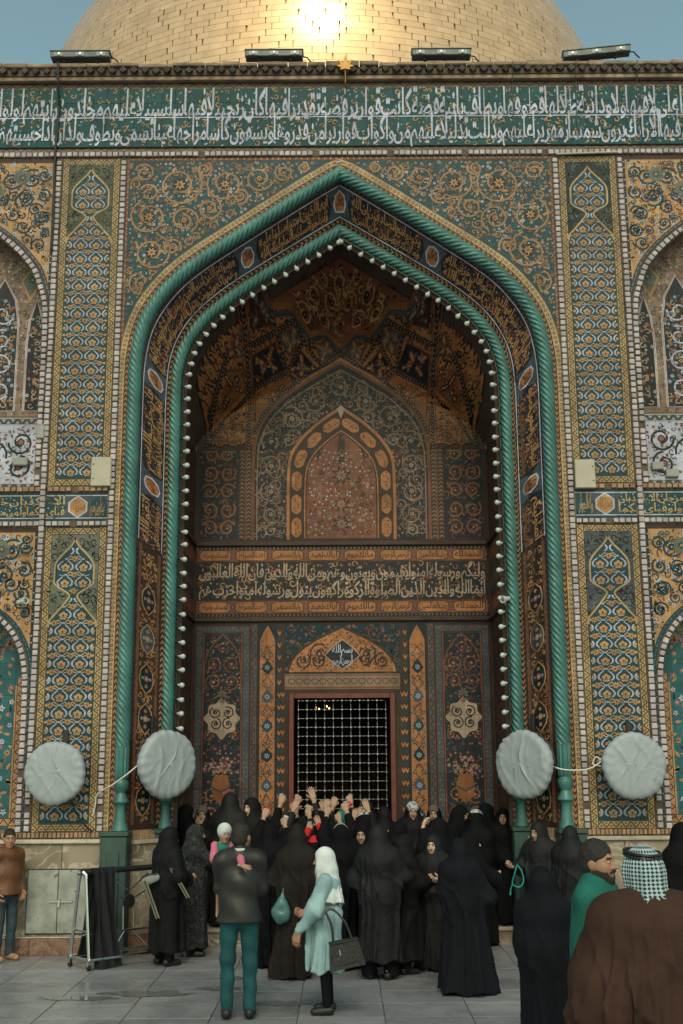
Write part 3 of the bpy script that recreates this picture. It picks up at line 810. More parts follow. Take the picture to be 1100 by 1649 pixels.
# ================================================================== strips along the arches
def chevrons(M, a, b, v0, v1, c1, c2, per=.075, l=1):
    n = int((b - a) / per); h = v1 - v0; m = (v0 + v1) / 2; p = (b - a) / n
    for k in range(n):
        u = a + k * p
        M.poly([(u, v0), (u + p * .5, m), (u, v1), (u + p * .5, v1), (u + p, m), (u + p * .5, v0)], c1, l)
        M.poly([(u + p * .5, v0), (u + p, m), (u + p * .5, v1), (u + p, v1), (u + p * 1.5, m), (u + p, v0)], c2, l)
def onfront(u, v, l):
    q = samp(OP, u / OL) + samp(ON, u / OL) * v; return (q[0], D - .005 - l * LAY, q[1])
M = Mos(); n = 300
M.rect(0, OL, .05, .235, 'tan', 0, n)
chevrons(M, 0, OL, .092, .135, 'teal_deep', 'orange')
M.rect(0, OL, .140, .225, 'yellow', 1.2, n)
for k in range(int(OL / .06)):
    u = (k + .5) * .06
    if k % 2: M.flower(u, .182, .026, 'teal', 'cream', 2, 6)
    else: M.poly([(u - .022, .182), (u, .150), (u + .022, .182), (u, .214)], 'rust', 2); M.disc(u, .182, .009, 'white_glaze', 3, 5)
M.ribbon([(OL * k / n, .138) for k in range(n + 1)], .009, 'black_glaze', 2); M.ribbon([(OL * k / n, .228) for k in range(n + 1)], .009, 'olive', 2)
W(M.build('arch_border', onfront, portal))
SWD = .69
def splay(u, v, l):
    """u along the arch in metres, v from the inner rope (0) outward to the outer rope"""
    t = 1 - v / SWD; a = samp(OP, u / OL); b = samp(IP, u / OL); k = l * LAY * 1.3 + .006
    q = a * (1 - t) + b * t; n_ = samp(ON, u / OL)
    return (q[0] - n_[0] * k * .7, D + (YI - D) * t - k * .72, q[1] - n_[1] * k * .7)
zc = 5.12 - ZB
M = Mos(); n = 300
M.rect(0, OL, .03, .66, 'umber', 0, n)
chevrons(M, 0, OL, .088, .150, 'teal_deep', 'orange', .08, 1)
chevrons(M, 0, OL, .575, .610, 'navy', 'rust', .07, 1)
M.rect(zc, OL - zc, .185, .545, 'navy', 1, n)
for vv_ in (.175, .555): M.ribbon([(zc + (OL - 2 * zc) * k / n, vv_) for k in range(n + 1)], .016, 'white_glaze', 1.5)
hexs = [5.95 - ZB, 7.45 - ZB, None, None]
hz = []
for (px, pz) in ((-1.30, 9.27),):
    i = int(np.argmin(np.hypot(OP[:, 0] - px, OP[:, 1] - pz))); hz.append(OL * i / (len(OP) - 1))
HX = [5.95 - ZB, 7.47 - ZB, hz[0] - .03, OL / 2, OL - hz[0] + .03, OL - (7.47 - ZB), OL - (5.95 - ZB)]
for u in HX:
    fan_poly(M, [(u - .20, .19), (u + .20, .19), (u + .14, .365), (u + .20, .54), (u - .20, .54), (u - .14, .365)], 'slate', 1.8)
    pts = [(u - .105, .365), (u - .075, .265), (u, .235), (u + .075, .265), (u + .105, .365), (u + .075, .465), (u, .495), (u - .075, .465)]
    M.ribbon(pts, .02, 'white_glaze', 3.2, True); fan_poly(M, pts, 'orange', 2.6)
AT = ('انما وليكم الله ورسوله والذين امنوا الذين يقيمون الصلوة ويوتون الزكوة وهم راكعون ومن يتول الله ورسوله والذين امنوا فان حزب الله هم الغالبون '
      'يا ايها الذين امنوا اتقوا الله وكونوا مع الصادقين ان الله وملائكته يصلون على النبي يا ايها الذين امنوا صلوا عليه وسلموا تسليما').split()
edges = [zc] + [x for u in HX for x in (u - .19, u + .19)] + [OL - zc]
wi = 0
seg = [(edges[2 * k], edges[2 * k + 1]) for k in range(len(edges) // 2)]
tot = sum(b - a for a, b in seg)
for (a, b) in seg[::-1]:
    cnt = max(4, round(1.75 * len(AT) * (b - a) / tot)); ws = (AT + AT + AT)[wi:wi + cnt]; wi += cnt
    h = len(ws) // 2
    write(M, ws[:h] or ws, a + .02, b - .02, .355, .535, 'gold', 3, .04, .02, 1.7, .004)
    write(M, ws[h:], a + .02, b - .02, .195, .365, 'gold', 3.5, .04, .02, 1.7, .004)
rg = random.Random(77)
M.fill((zc, OL - zc, .20, .53), .055, lambda u, v: all(abs(u - x) > .2 for x in HX), [('t', 'ochre_dark'), ('t', 'rust'), ('l', 'ochre_dark'), ('l', 'rust'), ('l', 'teal'), ('d', 'gold'), ('t', 'orange')], rg, 1.6, .8)
for u in HX: write(M, ['الله', 'اكبر'], u - .075, u + .075, .29, .45, 'umber', 3.6, .05, 0, 1.5)
# floral panels on the lower splays
for (a, sg) in ((0.0, 1), (OL, -1)):
    def T(z): return a + sg * z
    lo, hi = .06, zc - .04
    u0, u1 = sorted((T(lo), T(hi)))
    M.rect(u0, u1, .185, .545, 'umber', 1, 12)
    wave_band(M, u0, u1, .185, .235, 'ochre_dark', 'black_glaze', 'teal', 'yellow', .10, 1.2); wave_band(M, u0, u1, .495, .545, 'ochre_dark', 'black_glaze', 'teal', 'yellow', .10, 1.2)
    insp = lambda u, v: u0 + .03 < u < u1 - .03 and .245 < v < .485
    k = 0
    z = lo + .30
    while z < hi - .25:
        u = T(z)
        e = [(u - .20, .365), (u - .10, .455), (u, .475), (u + .10, .455), (u + .20, .365), (u + .10, .275), (u, .255), (u - .10, .275)]
        M.poly(e, ('teal_deep', 'slate', 'navy')[k % 3], 2); M.ribbon(e, .016, 'gold', 2.6, True)
        M.flower(u, .365, .05, 'rose' if k % 2 else 'gold', 'cream', 3, 8); M.flower(u + .10, .365, .03, 'gold', 'rust', 3); M.flower(u - .10, .365, .03, 'gold', 'rust', 3)
        for dv in (-.06, .06): M.flower(u, .365 + dv, .024, 'pale_blue', 'rose', 3)
        z += .52; k += 1
    M.fill((u0, u1, .245, .485), .052, insp, [('f', 'orange', 'navy'), ('l', 'orange'), ('l', 'gold'), ('f', 'gold', 'teal'), ('t', 'orange'), ('t', 'gold'), ('l', 'teal')], rg, 1.5, 1.0)
W(M.build('splay_panel', splay, portal))
# brown line of tiles framing the inside edge of the inner rope
def oninner(u, v, l):
    q = samp(IP, u / IL) + samp(IN, u / IL) * v; return (q[0], YI + .012 - l * LAY, q[1])
M = Mos(); M.rect(0, IL, -.155, -.05, 'umber', 0, n)
for k in range(int(IL / .07)): M.poly([(k * .07, -.085), (k * .07 + .022, -.105), (k * .07 + .045, -.085), (k * .07 + .022, -.065)], 'tan' if k % 2 else 'rust', 1)
W(M.build('inner_arch_border', oninner, portal))

# ================================================================== rope mouldings
def rope(name, P_, N_, L, y, r, zlow):
    i0 = [i for i in range(len(P_)) if P_[i, 1] >= zlow or abs(P_[i, 0]) < abs(P_[0, 0]) - .01]
    u0 = P_[i0[0], 1] - ZB; Lr = L - 2 * u0; m = int(Lr / .0125); n = 42; v = []; f = []
    for k in range(m + 1):
        u = u0 + Lr * k / m; c = samp(P_, u / L); nn = samp(N_, u / L); nn = nn / (np.linalg.norm(nn) + 1e-9)
        mir = 1 if u < L / 2 else -1
        w = (u - u0) if u < L / 2 else (L - u0 - u)
        for q in range(n):
            a = q * 2 * math.pi / n
            tw = abs(math.sin(3.5 * (a * mir) * 1.0 + w * 2 * math.pi / .165)) ** .6
            rr = r * (.70 + .34 * tw)
            v.append((c[0] + nn[0] * rr * math.cos(a), y - rr * math.sin(a), c[1] + nn[1] * rr * math.cos(a)))
    for k in range(m):
        for q in range(n): f.append((k * n + q, k * n + (q + 1) % n, (k + 1) * n + (q + 1) % n, (k + 1) * n + q))
    o = link(name, mesh(name, v, f, 'rope_glaze', smooth=True), portal); W(o)
    for s in (-1, 1):
        x = s * abs(P_[0, 0]); g = Geo(); z = zlow
        # fluted neck
        vv_ = []; nf = 24
        for (rr, h) in ((r * .95, z + .02), (r * 1.0, z - .02), (r * 1.0, z - .34), (r * .9, z - .38)):
            for q in range(nf): vv_.append((x + rr * (1 if q % 2 else .86) * math.cos(q * 2 * math.pi / nf), y + rr * (1 if q % 2 else .86) * math.sin(q * 2 * math.pi / nf), h))
        g.add(vv_, [(k * nf + q, k * nf + (q + 1) % nf, (k + 1) * nf + (q + 1) % nf, (k + 1) * nf + q) for k in range(3) for q in range(nf)])
        b = z - .38; hgt = b - 1.42
        pr = [(.62, 1.0), (.95, .93), (1.02, .88), (.90, .80), (.60, .72), (.72, .66), (1.0, .58), (1.02, .54), (.72, .50), (.60, .42), (.68, .30), (.80, .14), (1.0, .06), (1.08, .0)]
        g.lathe([(r * a_ * 1.08, 1.42 + hgt * h) for a_, h in pr[::-1]], (x, y, 0), n=20)
        g.build('column_base', 'rope_glaze', o, smooth=True)
rope('rope_moulding', OP, ON, OL, D - .01, .088, 2.42)
rope('rope_moulding', IP, IN, IL, YI - .02, .085, 2.42)
for s in (-1, 1):
    for (x0, x1, y0, y1) in ((2.60, 2.925, D - .17, D + .10), (2.12, 2.38, YI - .16, YI + .05)):
        g = Geo().box(*sorted((s * x0, s * x1)), y0, y1, 0, 1.36, .012); g.box(*sorted((s * (x0 - .015), s * (x1 + .012))), y0 - .018, y1, 1.362, 1.415, .008)
        xm = s * (x0 + x1) / 2; g.box(xm - .075, xm + .075, y0 - .02, y0 + .01, .05, 1.18, .01)
        W(g.build('pedestal', 'green_paint', portal))

# ================================================================== calligraphy bands between the storeys
BT = {1: 'يخرج منهما اللولو والمرجان فباي الاء ربكما تكذبان'.split(), -1: 'فباي الاء ربكما تكذبان ولمن خاف مقام ربه جنتان'.split()}
BT2 = {1: 'وله الجوار'.split(), -1: 'بينها وبين حميم'.split()}
for s in (-1, 1):
    M = Mos(); x0, x1 = sorted((s * 3.02, s * 6.8)); z0, z1 = 5.275, 5.640
    M.rect(x0, x1, z0, z1, 'teal', 0, 8)
    for a, b in ((z0 + .028, z0 + .04), (z1 - .04, z1 - .028)): M.rect(x0, x1, a, b, 'white_glaze', 1, 8)
    hx = s * 3.40; M.poly([(hx - .22, z0 + .045), (hx + .22, z0 + .045), (hx + .14, (z0 + z1) / 2), (hx + .22, z1 - .045), (hx - .22, z1 - .045), (hx - .14, (z0 + z1) / 2)], 'slate', 1)
    pts = [(hx - .115, 5.40), (hx - .115, 5.515), (hx, 5.60), (hx + .115, 5.515), (hx + .115, 5.40), (hx, 5.315)]
    M.poly(pts, 'gold', 2); M.ribbon(pts, .018, 'white_glaze', 2.5, True); write(M, ['صدق', 'الله'], hx - .09, hx + .09, 5.37, 5.55, 'ochre_dark', 3, .05, 0, 1.4)
    a, b = sorted((s * 3.06, s * 3.24)); write(M, BT2[s], a, b, 5.32, 5.60, 'yellow', 3, .06, .02, 1.7)
    a, b = sorted((s * 3.57, s * 4.85)); h = 4
    write(M, BT[s][1::2], a, b, 5.455, 5.600, 'yellow', 3, .06, .02, 1.7); write(M, BT[s][0::2], a, b, 5.315, 5.465, 'yellow', 3.5, .06, .02, 1.7)
    c_, d_ = sorted((s * 4.95, s * 6.7)); write(M, (BT[s] + BT2[s])[1::2], c_, d_, 5.455, 5.600, 'yellow', 3, .06, .02, 1.7); write(M, (BT2[s] + BT[s])[0::2], c_, d_, 5.315, 5.465, 'yellow', 3.5, .06, .02, 1.7)
    rg = random.Random(9); M.fill((a, b, 5.32, 5.6), .06, lambda u, v: True, [('d', 'pale_blue'), ('t', 'teal_light'), ('t', 'ochre_dark'), ('d', 'white_glaze')], rg, 1, .6)
    W(M.build('inscription_band', front, portal))

# ================================================================== side bays
for s in (-1, 1):
    for nm, ztop, zlo in (('u', 10.37, 5.73), ('l', 5.185, 1.41)):
        pth, xc = NICHE[nm]; M = Mos(); rg = random.Random(15 + (nm == 'u'))
        px, pz = pth[:61, 0], pth[:61, 1]
        def far(o, xc=xc):
            """the other half of the bay, mirrored about the niche axis"""
            c = o.copy(); COL.objects.link(c); c.parent = portal; c.matrix_parent_inverse = o.matrix_parent_inverse.copy()
            c.location = (2 * s * xc, 0, 0); c.scale = (-1, 1, 1)
        def nz(x): return float(np.interp(abs(x), px, pz)) if abs(x) > px[0] + .001 else zlo
        def dist(u, v): return float(np.min(np.hypot(px - abs(u), pz - v)))
        nn = normals(pth[:61])
        # orange spandrel field
        q = [(s * x, z) for x, z in (pth[:61] + nn * .06)]
        for i in range(60):
            (xa, za), (xb, zb) = q[i], q[i + 1]
            if abs(xb) - abs(xa) > 1e-4: M.poly([(xa, za), (xb, zb), (xb, ztop - .06), (xa, ztop - .06)], 'gold', 0)
        a, b = sorted((s * 3.905, q[0][0])); 
        a, b = sorted((s * 3.90, s * 3.93)); M.rect(a, b, zlo, ztop - .06, 'teal_deep', 1.2, 1, 12)
        for k in range(int((ztop - zlo) / .09)): M.disc(s * 3.915, zlo + .05 + k * .09, .010, 'white_glaze' if k % 3 else 'teal_light', 2, 5)
        # teal tile border following the arch
        def along(u, v, l, pth=pth, nn=nn):
            f = u * 60; i = int(min(f, 59)); f -= i; p_ = pth[i] * (1 - f) + pth[i + 1] * f + (nn[i] * (1 - f) + nn[i + 1] * f) * v
            return (s * p_[0], D - .005 - l * LAY, p_[1])
        B = Mos(); B.rect(0.0, 1, .05, .105, 'teal', 2, 60)
        for k in range(60): B.leaf((k + .2) / 60, .078, .3, .007, .012, 'white_glaze' if k % 2 else 'pale_blue', 3)
        for k in range(60): B.disc((k + .5) / 60, .078, .008, 'rose' if nm == 'u' else 'teal_light', 3, 5)
        B2 = Mos(); B2.rect(0, 1, -.12, -.045, 'rust' if nm == 'l' else 'tan', 1, 60)
        for k in range(110): B2.disc((k + .5) / 110, -.085, .011, 'white_glaze' if k % 2 else 'black_glaze', 2, 5, .2)
        far(W(B.build('niche_border', along, portal)))
        ins = lambda u, v: 3.94 < abs(u) < xc and v < ztop - .08 and dist(u, v) > .13 and v > nz(u) + .05
        for (x, z, r, h, a0) in [(4.05, .55, .10, 1, 2.0), (4.22, .30, .15, -1, 1.0), (4.5, .32, .14, 1, .3), (4.75, .26, .13, -1, 2.0), (4.3, .62, .14, 1, 4.0), (4.05, .25, .09, 1, 0), (4.6, .6, .1, -1, 2), (4.06, .85, .1, -1, 3), (4.02, 1.1, .07, 1, 2)]:
            M.vine(s * x, ztop - z, r, h * s, a0, .022, 'teal', ins, ('teal', 'pale_blue'), None, 1.3, l=2, leafc='white_glaze')
        M.pack((min(s * 3.9, s * xc), max(s * 3.9, s * xc), ztop - 2.1, ztop - .08), ins, (.10, .075, .05), 150, rg, .016, 'teal_deep', ('teal', 'pale_blue'), None, 2, 'pale_blue', [(s * 4.05, ztop - .55, .1), (s * 4.22, ztop - .3, .14), (s * 4.5, ztop - .32, .13)])
        for (x, z) in ((4.35, .28), (4.7, .5)):
            if ins(s * x, ztop - z):
                M.poly([(s * x + .13 * c_ , ztop - z + .13 * s_) for c_, s_ in [(math.cos(k * math.pi / 8) * (1 if k % 2 else .72), math.sin(k * math.pi / 8) * (1 if k % 2 else .72)) for k in range(16)]], 'sage', 2.7)
                M.flower(s * x, ztop - z, .06, 'teal', 'gold', 3, 8)
        M.fill((min(s * 3.9, s * xc), max(s * 3.9, s * xc), ztop - 2.1, ztop - .08), .062, ins, [('f', 'teal', 'pale_blue'), ('l', 'teal_deep'), ('l', 'rust'), ('f', 'teal_deep', 'gold'), ('t', 'teal_deep'), ('l', 'pale_blue'), ('d', 'rust'), ('f', 'white_glaze', 'teal')], rg, 1, 1.0)
        a, b = sorted((s * 3.9, s * xc)); M.rect(a, b, ztop - .06, ztop, 'umber', 0, 10)
        far(W(M.build('bay_spandrel_panel', front, portal)))
        # inside of the niche
        def inner(u, v, l): return (s * u, D + .345 - l * LAY, v)
        N_ = Mos()
        if nm == 'u':
            N_.rect(3.95, xc, 5.74, 6.74, 'white_glaze', 0.5, 6, 4)
            wave_band(N_, 3.96, 4.06, 5.76, 6.76, 'sage', 'black_glaze', 'white_glaze', 'rose', .13, 1, True); wave_band(N_, 4.06, xc, 6.66, 6.76, 'sage', 'black_glaze', 'white_glaze', 'rose', .13, 1); wave_band(N_, 4.06, xc, 5.76, 5.86, 'sage', 'black_glaze', 'white_glaze', 'rose', .13, 1)
            wi_ = lambda u, v: 4.08 < u < xc and 5.88 < v < 6.64
            for i, (x, z, r) in enumerate([(4.28, 6.42, .17), (4.30, 6.08, .16), (4.66, 6.25, .2), (4.9, 6.5, .15)]): N_.vine(x, z, r, 1 if i % 2 else -1, i * 1.7, .022, 'teal_deep', wi_, ('rose', 'rust'), None, 1.3, l=2, leafc='olive')
            N_.fill((4.08, xc, 5.88, 6.64), .07, wi_, [('f', 'rose', 'teal_deep'), ('l', 'olive'), ('t', 'teal_deep'), ('l', 'tan'), ('d', 'rust'), ('f', 'tan', 'rust')], rg, 1.3, .8)
            N_.rect(3.95, xc, 6.78, 9.5, 'tan', 0.2, 10, 16)
            ni = lambda u, v: u > 3.98 and v < nz(u) - .06 and v > 6.8
            N_.fill((3.95, xc, 6.8, 9.5), .055, ni, [('f', 'sage', 'rust'), ('l', 'olive'), ('t', 'teal_deep'), ('l', 'cream'), ('d', 'white_glaze'), ('t', 'rust'), ('f', 'cream', 'teal')], rg, .6, .9)
            # tall pointed dark panels
            for (xm, hw, zt) in ((4.16, .115, 8.45), (4.62, .22, 8.75), (5.08, .115, 8.9)):
                e = [(xm - hw, 6.86), (xm + hw, 6.86), (xm + hw, zt - .65), (xm + hw * .75, zt - .3), (xm, zt), (xm - hw * .75, zt - .3), (xm - hw, zt - .65)]
                N_.poly(e, 'black_glaze' if hw < .2 else 'navy', 2); N_.ribbon(e, .03, 'white_glaze', 3, True); N_.ribbon(e, .012, 'gold', 3.5, True)
                di = lambda u, v: abs(u - xm) < hw - .03 and 6.9 < v < zt - .2 - abs(u - xm) * 1.5
                N_.fill((xm - hw, xm + hw, 6.9, zt), .06, di, [('f', 'tan', 'rose'), ('f', 'gold', 'rust'), ('l', 'teal_light'), ('t', 'cream'), ('f', 'pale_blue', 'gold'), ('l', 'rust')], rg, 3, .95)
                if hw > .2:
                    for k in range(4): N_.vine(xm, 7.15 + k * .36, .15, 1 if k % 2 else -1, k, .022, 'white_glaze', di, ('gold', 'rust'), None, 1.2, l=3.5)
            N_.poly([(4.18, 9.02), (4.40, 8.72), (4.26, 8.42), (4.10, 8.72)], 'gold', 2); N_.poly([(4.18, 8.97), (4.37, 8.72), (4.26, 8.48), (4.13, 8.72)], 'sage', 2.6); N_.flower(4.24, 8.74, .06, 'teal', 'cream', 3)
        else:
            N_.rect(3.97, xc, 1.42, 4.4, 'teal_light', .2, 6, 10)
            ni = lambda u, v: u > 4.2 and v < nz(u) - .24 and v > 1.6
            N_.fill((4.1, xc, 1.6, 4.3), .10, ni, [('f', 'rose', 'cream'), ('f', 'white_glaze', 'rose'), ('l', 'gold'), ('l', 'teal_deep'), ('f', 'gold', 'rust'), ('l', 'rose')], rg, 1, .8)
            N_.rect(3.97, 4.18, 1.42, 3.2, 'gold', 1, 1, 10); wave_band(N_, 4.06, 4.16, 1.5, 3.3, 'gold', 'teal_deep', 'rose', 'cream', .12, 2, True); wave_band(N_, 4.10, xc, 1.46, 1.56, 'gold', 'teal_deep', 'rose', 'cream', .12, 2.2)
            N_.rect(3.965, 4.055, 1.42, 3.5, 'black_glaze', 2.2, 1, 10)
            for k in range(34):
                for dx in (0.022, .066): N_.poly([(3.965 + dx - .02, 1.46 + k * .06 + (dx > .05) * .03), (3.965 + dx, 1.43 + k * .06 + (dx > .05) * .03), (3.965 + dx + .02, 1.46 + k * .06 + (dx > .05) * .03), (3.965 + dx, 1.49 + k * .06 + (dx > .05) * .03)], 'white_glaze', 3)
            N_.fill((3.97, xc, 3.3, 4.3), .09, lambda u, v: u > 4.0 and nz(u) - .26 < v < nz(u) - .08, [('f', 'gold', 'rust'), ('l', 'orange'), ('f', 'orange', 'navy')], rg, 2, 1.0)
        far(W(N_.build('niche_panel', inner, portal)))
# ================================================================== recess: back wall
def vinefield(M, x0, x1, z0, z1, cols, rows, w, c, core, leafc, fl, inside, hand0=1, l=2, rf=.47):
    """mirrored lattice of coils"""
    cw, ch = (x1 - x0) / cols, (z1 - z0) / rows
    for i in range(cols):
        for j in range(rows):
            h = hand0 * (1 if (i + j) % 2 else -1)
            M.vine(x0 + cw * (i + .5), z0 + ch * (j + .5), min(cw, ch) * rf, h, (0 if i % 2 else math.pi) + (j % 2) * .8, w, c, inside, fl, core, 1.3, l=l, leafc=leafc)
rg = random.Random(33)
M = Mos()
M.rect(-2.19, 2.19, 4.22, 5.44, 'umber', 0, 16, 4)
# three-row inscription band
for (a, b) in ((5.135, 5.315), (4.36, 4.545)):
    M.rect(-2.15, 2.15, a, b, 'rust', 1, 16)
    for k in range(8):
        u = -2.15 + (k + .5) * 4.3 / 8; h = (b - a) / 2 - .012; m_ = (a + b) / 2
        e = [(u - .23, m_ - h * .6), (u - .18, m_ - h), (u + .18, m_ - h), (u + .23, m_ - h * .6), (u + .23, m_ + h * .6), (u + .18, m_ + h), (u - .18, m_ + h), (u - .23, m_ + h * .6)]
        M.poly(e, 'orange', 2); M.ribbon(e, .012, 'umber', 2.5, True)
        write(M, [('الحمد', 'لله'), ('رب', 'العالمين'), ('الرحمن', 'الرحيم'), ('مالك', 'يوم'), ('اياك', 'نعبد'), ('واياك', 'نستعين'), ('اهدنا', 'الصراط'), ('المستقيم', 'صراط')][7 - k], u - .2, u + .2, m_ - h * .8, m_ + h * .85, 'umber', 3, .05, .0, 1.3)
        M.flower(u + 4.3 / 16, m_, .03, 'teal', 'gold', 2.2, 4)
M.rect(-2.15, 2.15, 4.565, 5.115, 'navy', 1, 16)
M.fill((-2.13, 2.13, 4.58, 5.10), .075, lambda u, v: True, [('t', 'gold'), ('f', 'rust', 'gold'), ('l', 'rust'), ('t', 'ochre_dark'), ('d', 'gold'), ('l', 'teal')], rg, 1.5, .85)
BW = 'انما وليكم الله ورسوله والذين امنوا الذين يقيمون الصلوة ويوتون الزكوة وهم راكعون ومن يتول الله ورسوله والذين امنوا فان حزب الله هم الغالبون'.split()
write(M, BW[1::2], -2.12, 2.12, 4.835, 5.105, 'cream', 3, .08, .02, 1.7, .006); write(M, BW[0::2], -2.12, 2.12, 4.575, 4.845, 'cream', 3.5, .08, .02, 1.7, .006)
for z in (4.333, 5.335): 
    M.rect(-2.19, 2.19, z - .022, z + .022, 'black_glaze', 1.8, 16)
    for k in range(72): M.poly([(-2.17 + k * .06, z - .018), (-2.14 + k * .06, z), (-2.17 + k * .06, z + .018), (-2.155 + k * .06, z + .018), (-2.125 + k * .06, z), (-2.155 + k * .06, z - .018)], 'cream' if z > 5 else 'tan', 2.6)
W(M.build('recess_inscription', back, portal))
W(Geo().box(-2.199, 2.199, YB - .05, YB - .001, 4.235, 4.300, .01).build('recess_ledge', 'dark_plaster', portal))
W(Geo().box(-2.199, 2.199, YB - .05, YB - .001, 5.365, 5.43, .01).build('recess_ledge', 'dark_plaster', portal))

# ---- upper back wall: blind arch and flanking panels
M = Mos()
M.rect(-2.19, 2.19, 5.44, 6.85, 'umber', 0, 16, 6)
for s in (-1, 1):
    x0, x1 = sorted((s * 1.56, s * 2.13)); ins = lambda u, v: x0 + .03 < u < x1 - .03 and 5.50 < v < 7.28
    M.rect(x0, x1, 5.48, 6.85, 'navy', 1, 4, 6); vinefield(M, x0 + .02, x1 - .02, 5.5, 7.2, 2, 6, .022, 'ochre_dark', None, 'rust', ('rust', 'gold'), lambda u, v: ins(u, v) and v < 6.84)
    M.fill((x0, x1, 5.5, 6.85), .075, ins, [('t', 'rust'), ('l', 'slate'), ('f', 'rust', 'navy'), ('l', 'ochre_dark')], rg, 1.4, .8)
    for x in (1.50, 1.395):
        for k in range(22): M.poly([(s * x - .03, 5.48 + k * .063), (s * x, 5.51 + k * .063), (s * x + .03, 5.48 + k * .063), (s * x + .03, 5.505 + k * .063), (s * x, 5.535 + k * .063), (s * x - .03, 5.505 + k * .063)], 'tan', 2)
    M.ribbon([(s * 1.44, 5.46), (s * 1.44, 6.85)], .03, 'rust', 2)
# blind pointed arch
IA = [(.80, 5.46), (.80, 6.3), (.77, 6.72), (.62, 7.0), (.35, 7.27), (0, 7.52)]
ia, _ = full(IA, 50)
CA = [(.55, 5.48), (.55, 6.2), (.52, 6.55), (.40, 6.80), (.2, 7.0), (0, 7.15)]
ca_, _ = full(CA, 50)
def hz_(p, x):
    h = p[:len(p) // 2 + 1]; return float(np.interp(-abs(x), h[:, 0], h[:, 1])) if abs(x) < -p[0, 0] else 5.46
V = Mos()
def area(Mx, p, c, l, z0):
    for i in range(len(p) - 1):
        if p[i + 1][0] - p[i][0] > 1e-4:
            a, b = p[i], p[i + 1]; n = 6
            for k in range(n): Mx.poly([(a[0], z0 + (a[1] - z0) * k / n), (b[0], z0 + (b[1] - z0) * k / n), (b[0], z0 + (b[1] - z0) * (k + 1) / n), (a[0], z0 + (a[1] - z0) * (k + 1) / n)], c, l)
area(V, ba, 'navy', 1, 5.46)
for q, c, w in ((1.0, 'rust', .05), (.955, 'tan', .02)): V.ribbon([(x * q, 5.46 + (z - 5.46) * q) for x, z in ba], w, c, 3)
iv = lambda u, v: v < hz_(ba, u) - .10 and v > 5.5 and not (abs(u) < .86 and v < hz_(ia, u) + .06)
for (x, z, r, h, a0) in [(0, 7.85, .17, 1, 1.57), (.38, 7.62, .17, -1, 0), (.75, 7.35, .19, 1, 1), (1.06, 6.98, .17, -1, 2), (1.06, 6.6, .17, 1, 0), (1.06, 6.2, .17, -1, 1), (1.06, 5.85, .16, 1, 2), (1.06, 5.6, .09, -1, 2), (.8, 7.0, .1, 1, 1), (.42, 7.35, .1, -1, 3)]:
    for s in ((-1, 1) if x else (1,)): V.vine(s * x, z, r, h * s, a0 if s > 0 else math.pi - a0, .022, 'tan', iv, ('cream', 'rust'), None, 1.3, l=2.5, leafc='tan')
V.fill((-1.3, 1.3, 5.5, 8.2), .07, iv, [('t', 'tan'), ('l', 'slate'), ('f', 'rust', 'cream'), ('l', 'tan'), ('t', 'rust')], rg, 1.6, .75)
area(V, ia, 'umber', 3.2, 5.46); V.ribbon(ia, .045, 'orange', 3.8)
# cartouches in the orange arch
mid = [((a[0] + b[0]) / 2, (a[1] + b[1]) / 2) for a, b in zip(ia, ca_)]
seg = np.r_[0, np.cumsum(np.hypot(*np.diff(np.array(mid), axis=0).T))]
md = np.array(mid)
for k in range(12):
    u0, u1 = seg[-1] * (k + .08) / 12, seg[-1] * (k + .92) / 12
    V.ribbon([(np.interp(u0 + (u1 - u0) * t, seg, md[:, 0]), np.interp(u0 + (u1 - u0) * t, seg, md[:, 1])) for t in [j / 8 for j in range(9)]], [.03, .12, .15, .15, .15, .15, .15, .12, .03], 'orange', 4.2)
    for t in [j / 14 for j in range(2, 13)]:
        u = u0 + (u1 - u0) * t; V.disc(np.interp(u, seg, md[:, 0]) + rg.uniform(-.04, .04), np.interp(u, seg, md[:, 1]) + rg.uniform(-.02, .02), .011, 'umber', 4.8, 5)
area(V, ca_, 'rust', 4.0, 5.48); V.ribbon(ca_, .06, 'umber', 4.6); V.ribbon(ca_, .018, 'orange', 5.2)
iz = lambda u, v: v < hz_(ca_, u) - .07 and v > 5.52 and abs(u) < .5
V.fill((-.5, .5, 5.52, 7.1), .062, iz, [('f', 'rose', 'cream'), ('d', 'white_glaze'), ('f', 'cream', 'rust'), ('l', 'tan'), ('t', 'umber'), ('t', 'tan'), ('l', 'umber'), ('f', 'tan', 'umber')], rg, 4.6, .85)
for r_, z in ((.16, 6.45), (.13, 6.0), (.15, 5.7)): V.flower(0, z, r_, 'umber', 'rose', 5.2, 8); V.flower(0, z, r_ * .6, 'tan', 'rust', 5.9, 8)
V.pack((-1.3, 1.3, 5.5, 8.2), iv, (.12, .09, .065), 250, rg, .016, 'tan', ('rust', 'cream'), None, 2.2, 'rust')
V.poly([(-.06, 7.50), (0, 7.34), (.06, 7.50), (0, 7.56)], 'cream', 5.5)

# ---- vault: star-edged gold half dome, ribs and kite panels
star = [(1.70, 8.20), (1.36, 8.86), (1.14, 8.84), (1.02, 8.64), (.73, 8.74), (.46, 8.55), (.26, 8.64), (0, 8.49)]
st_l = [(-x, z) for x, z in star] + [(x, z) for x, z in star[::-1][1:]]
def sz(x): return float(np.interp(x, [p[0] for p in st_l], [p[1] for p in st_l]))
xs = np.linspace(-1.36, 1.36, 69)
for a, b in zip(xs[:-1], xs[1:]):
    za, zb = sz(a), sz(b); ta, tb = min(9.4, archz(IH, a, -.16)), min(9.4, archz(IH, b, -.16))
    for k in range(7): V.poly([(a, za + (ta - za) * k / 7), (b, zb + (tb - zb) * k / 7), (b, zb + (tb - zb) * (k + 1) / 7), (a, za + (ta - za) * (k + 1) / 7)], 'rust', 1.6)
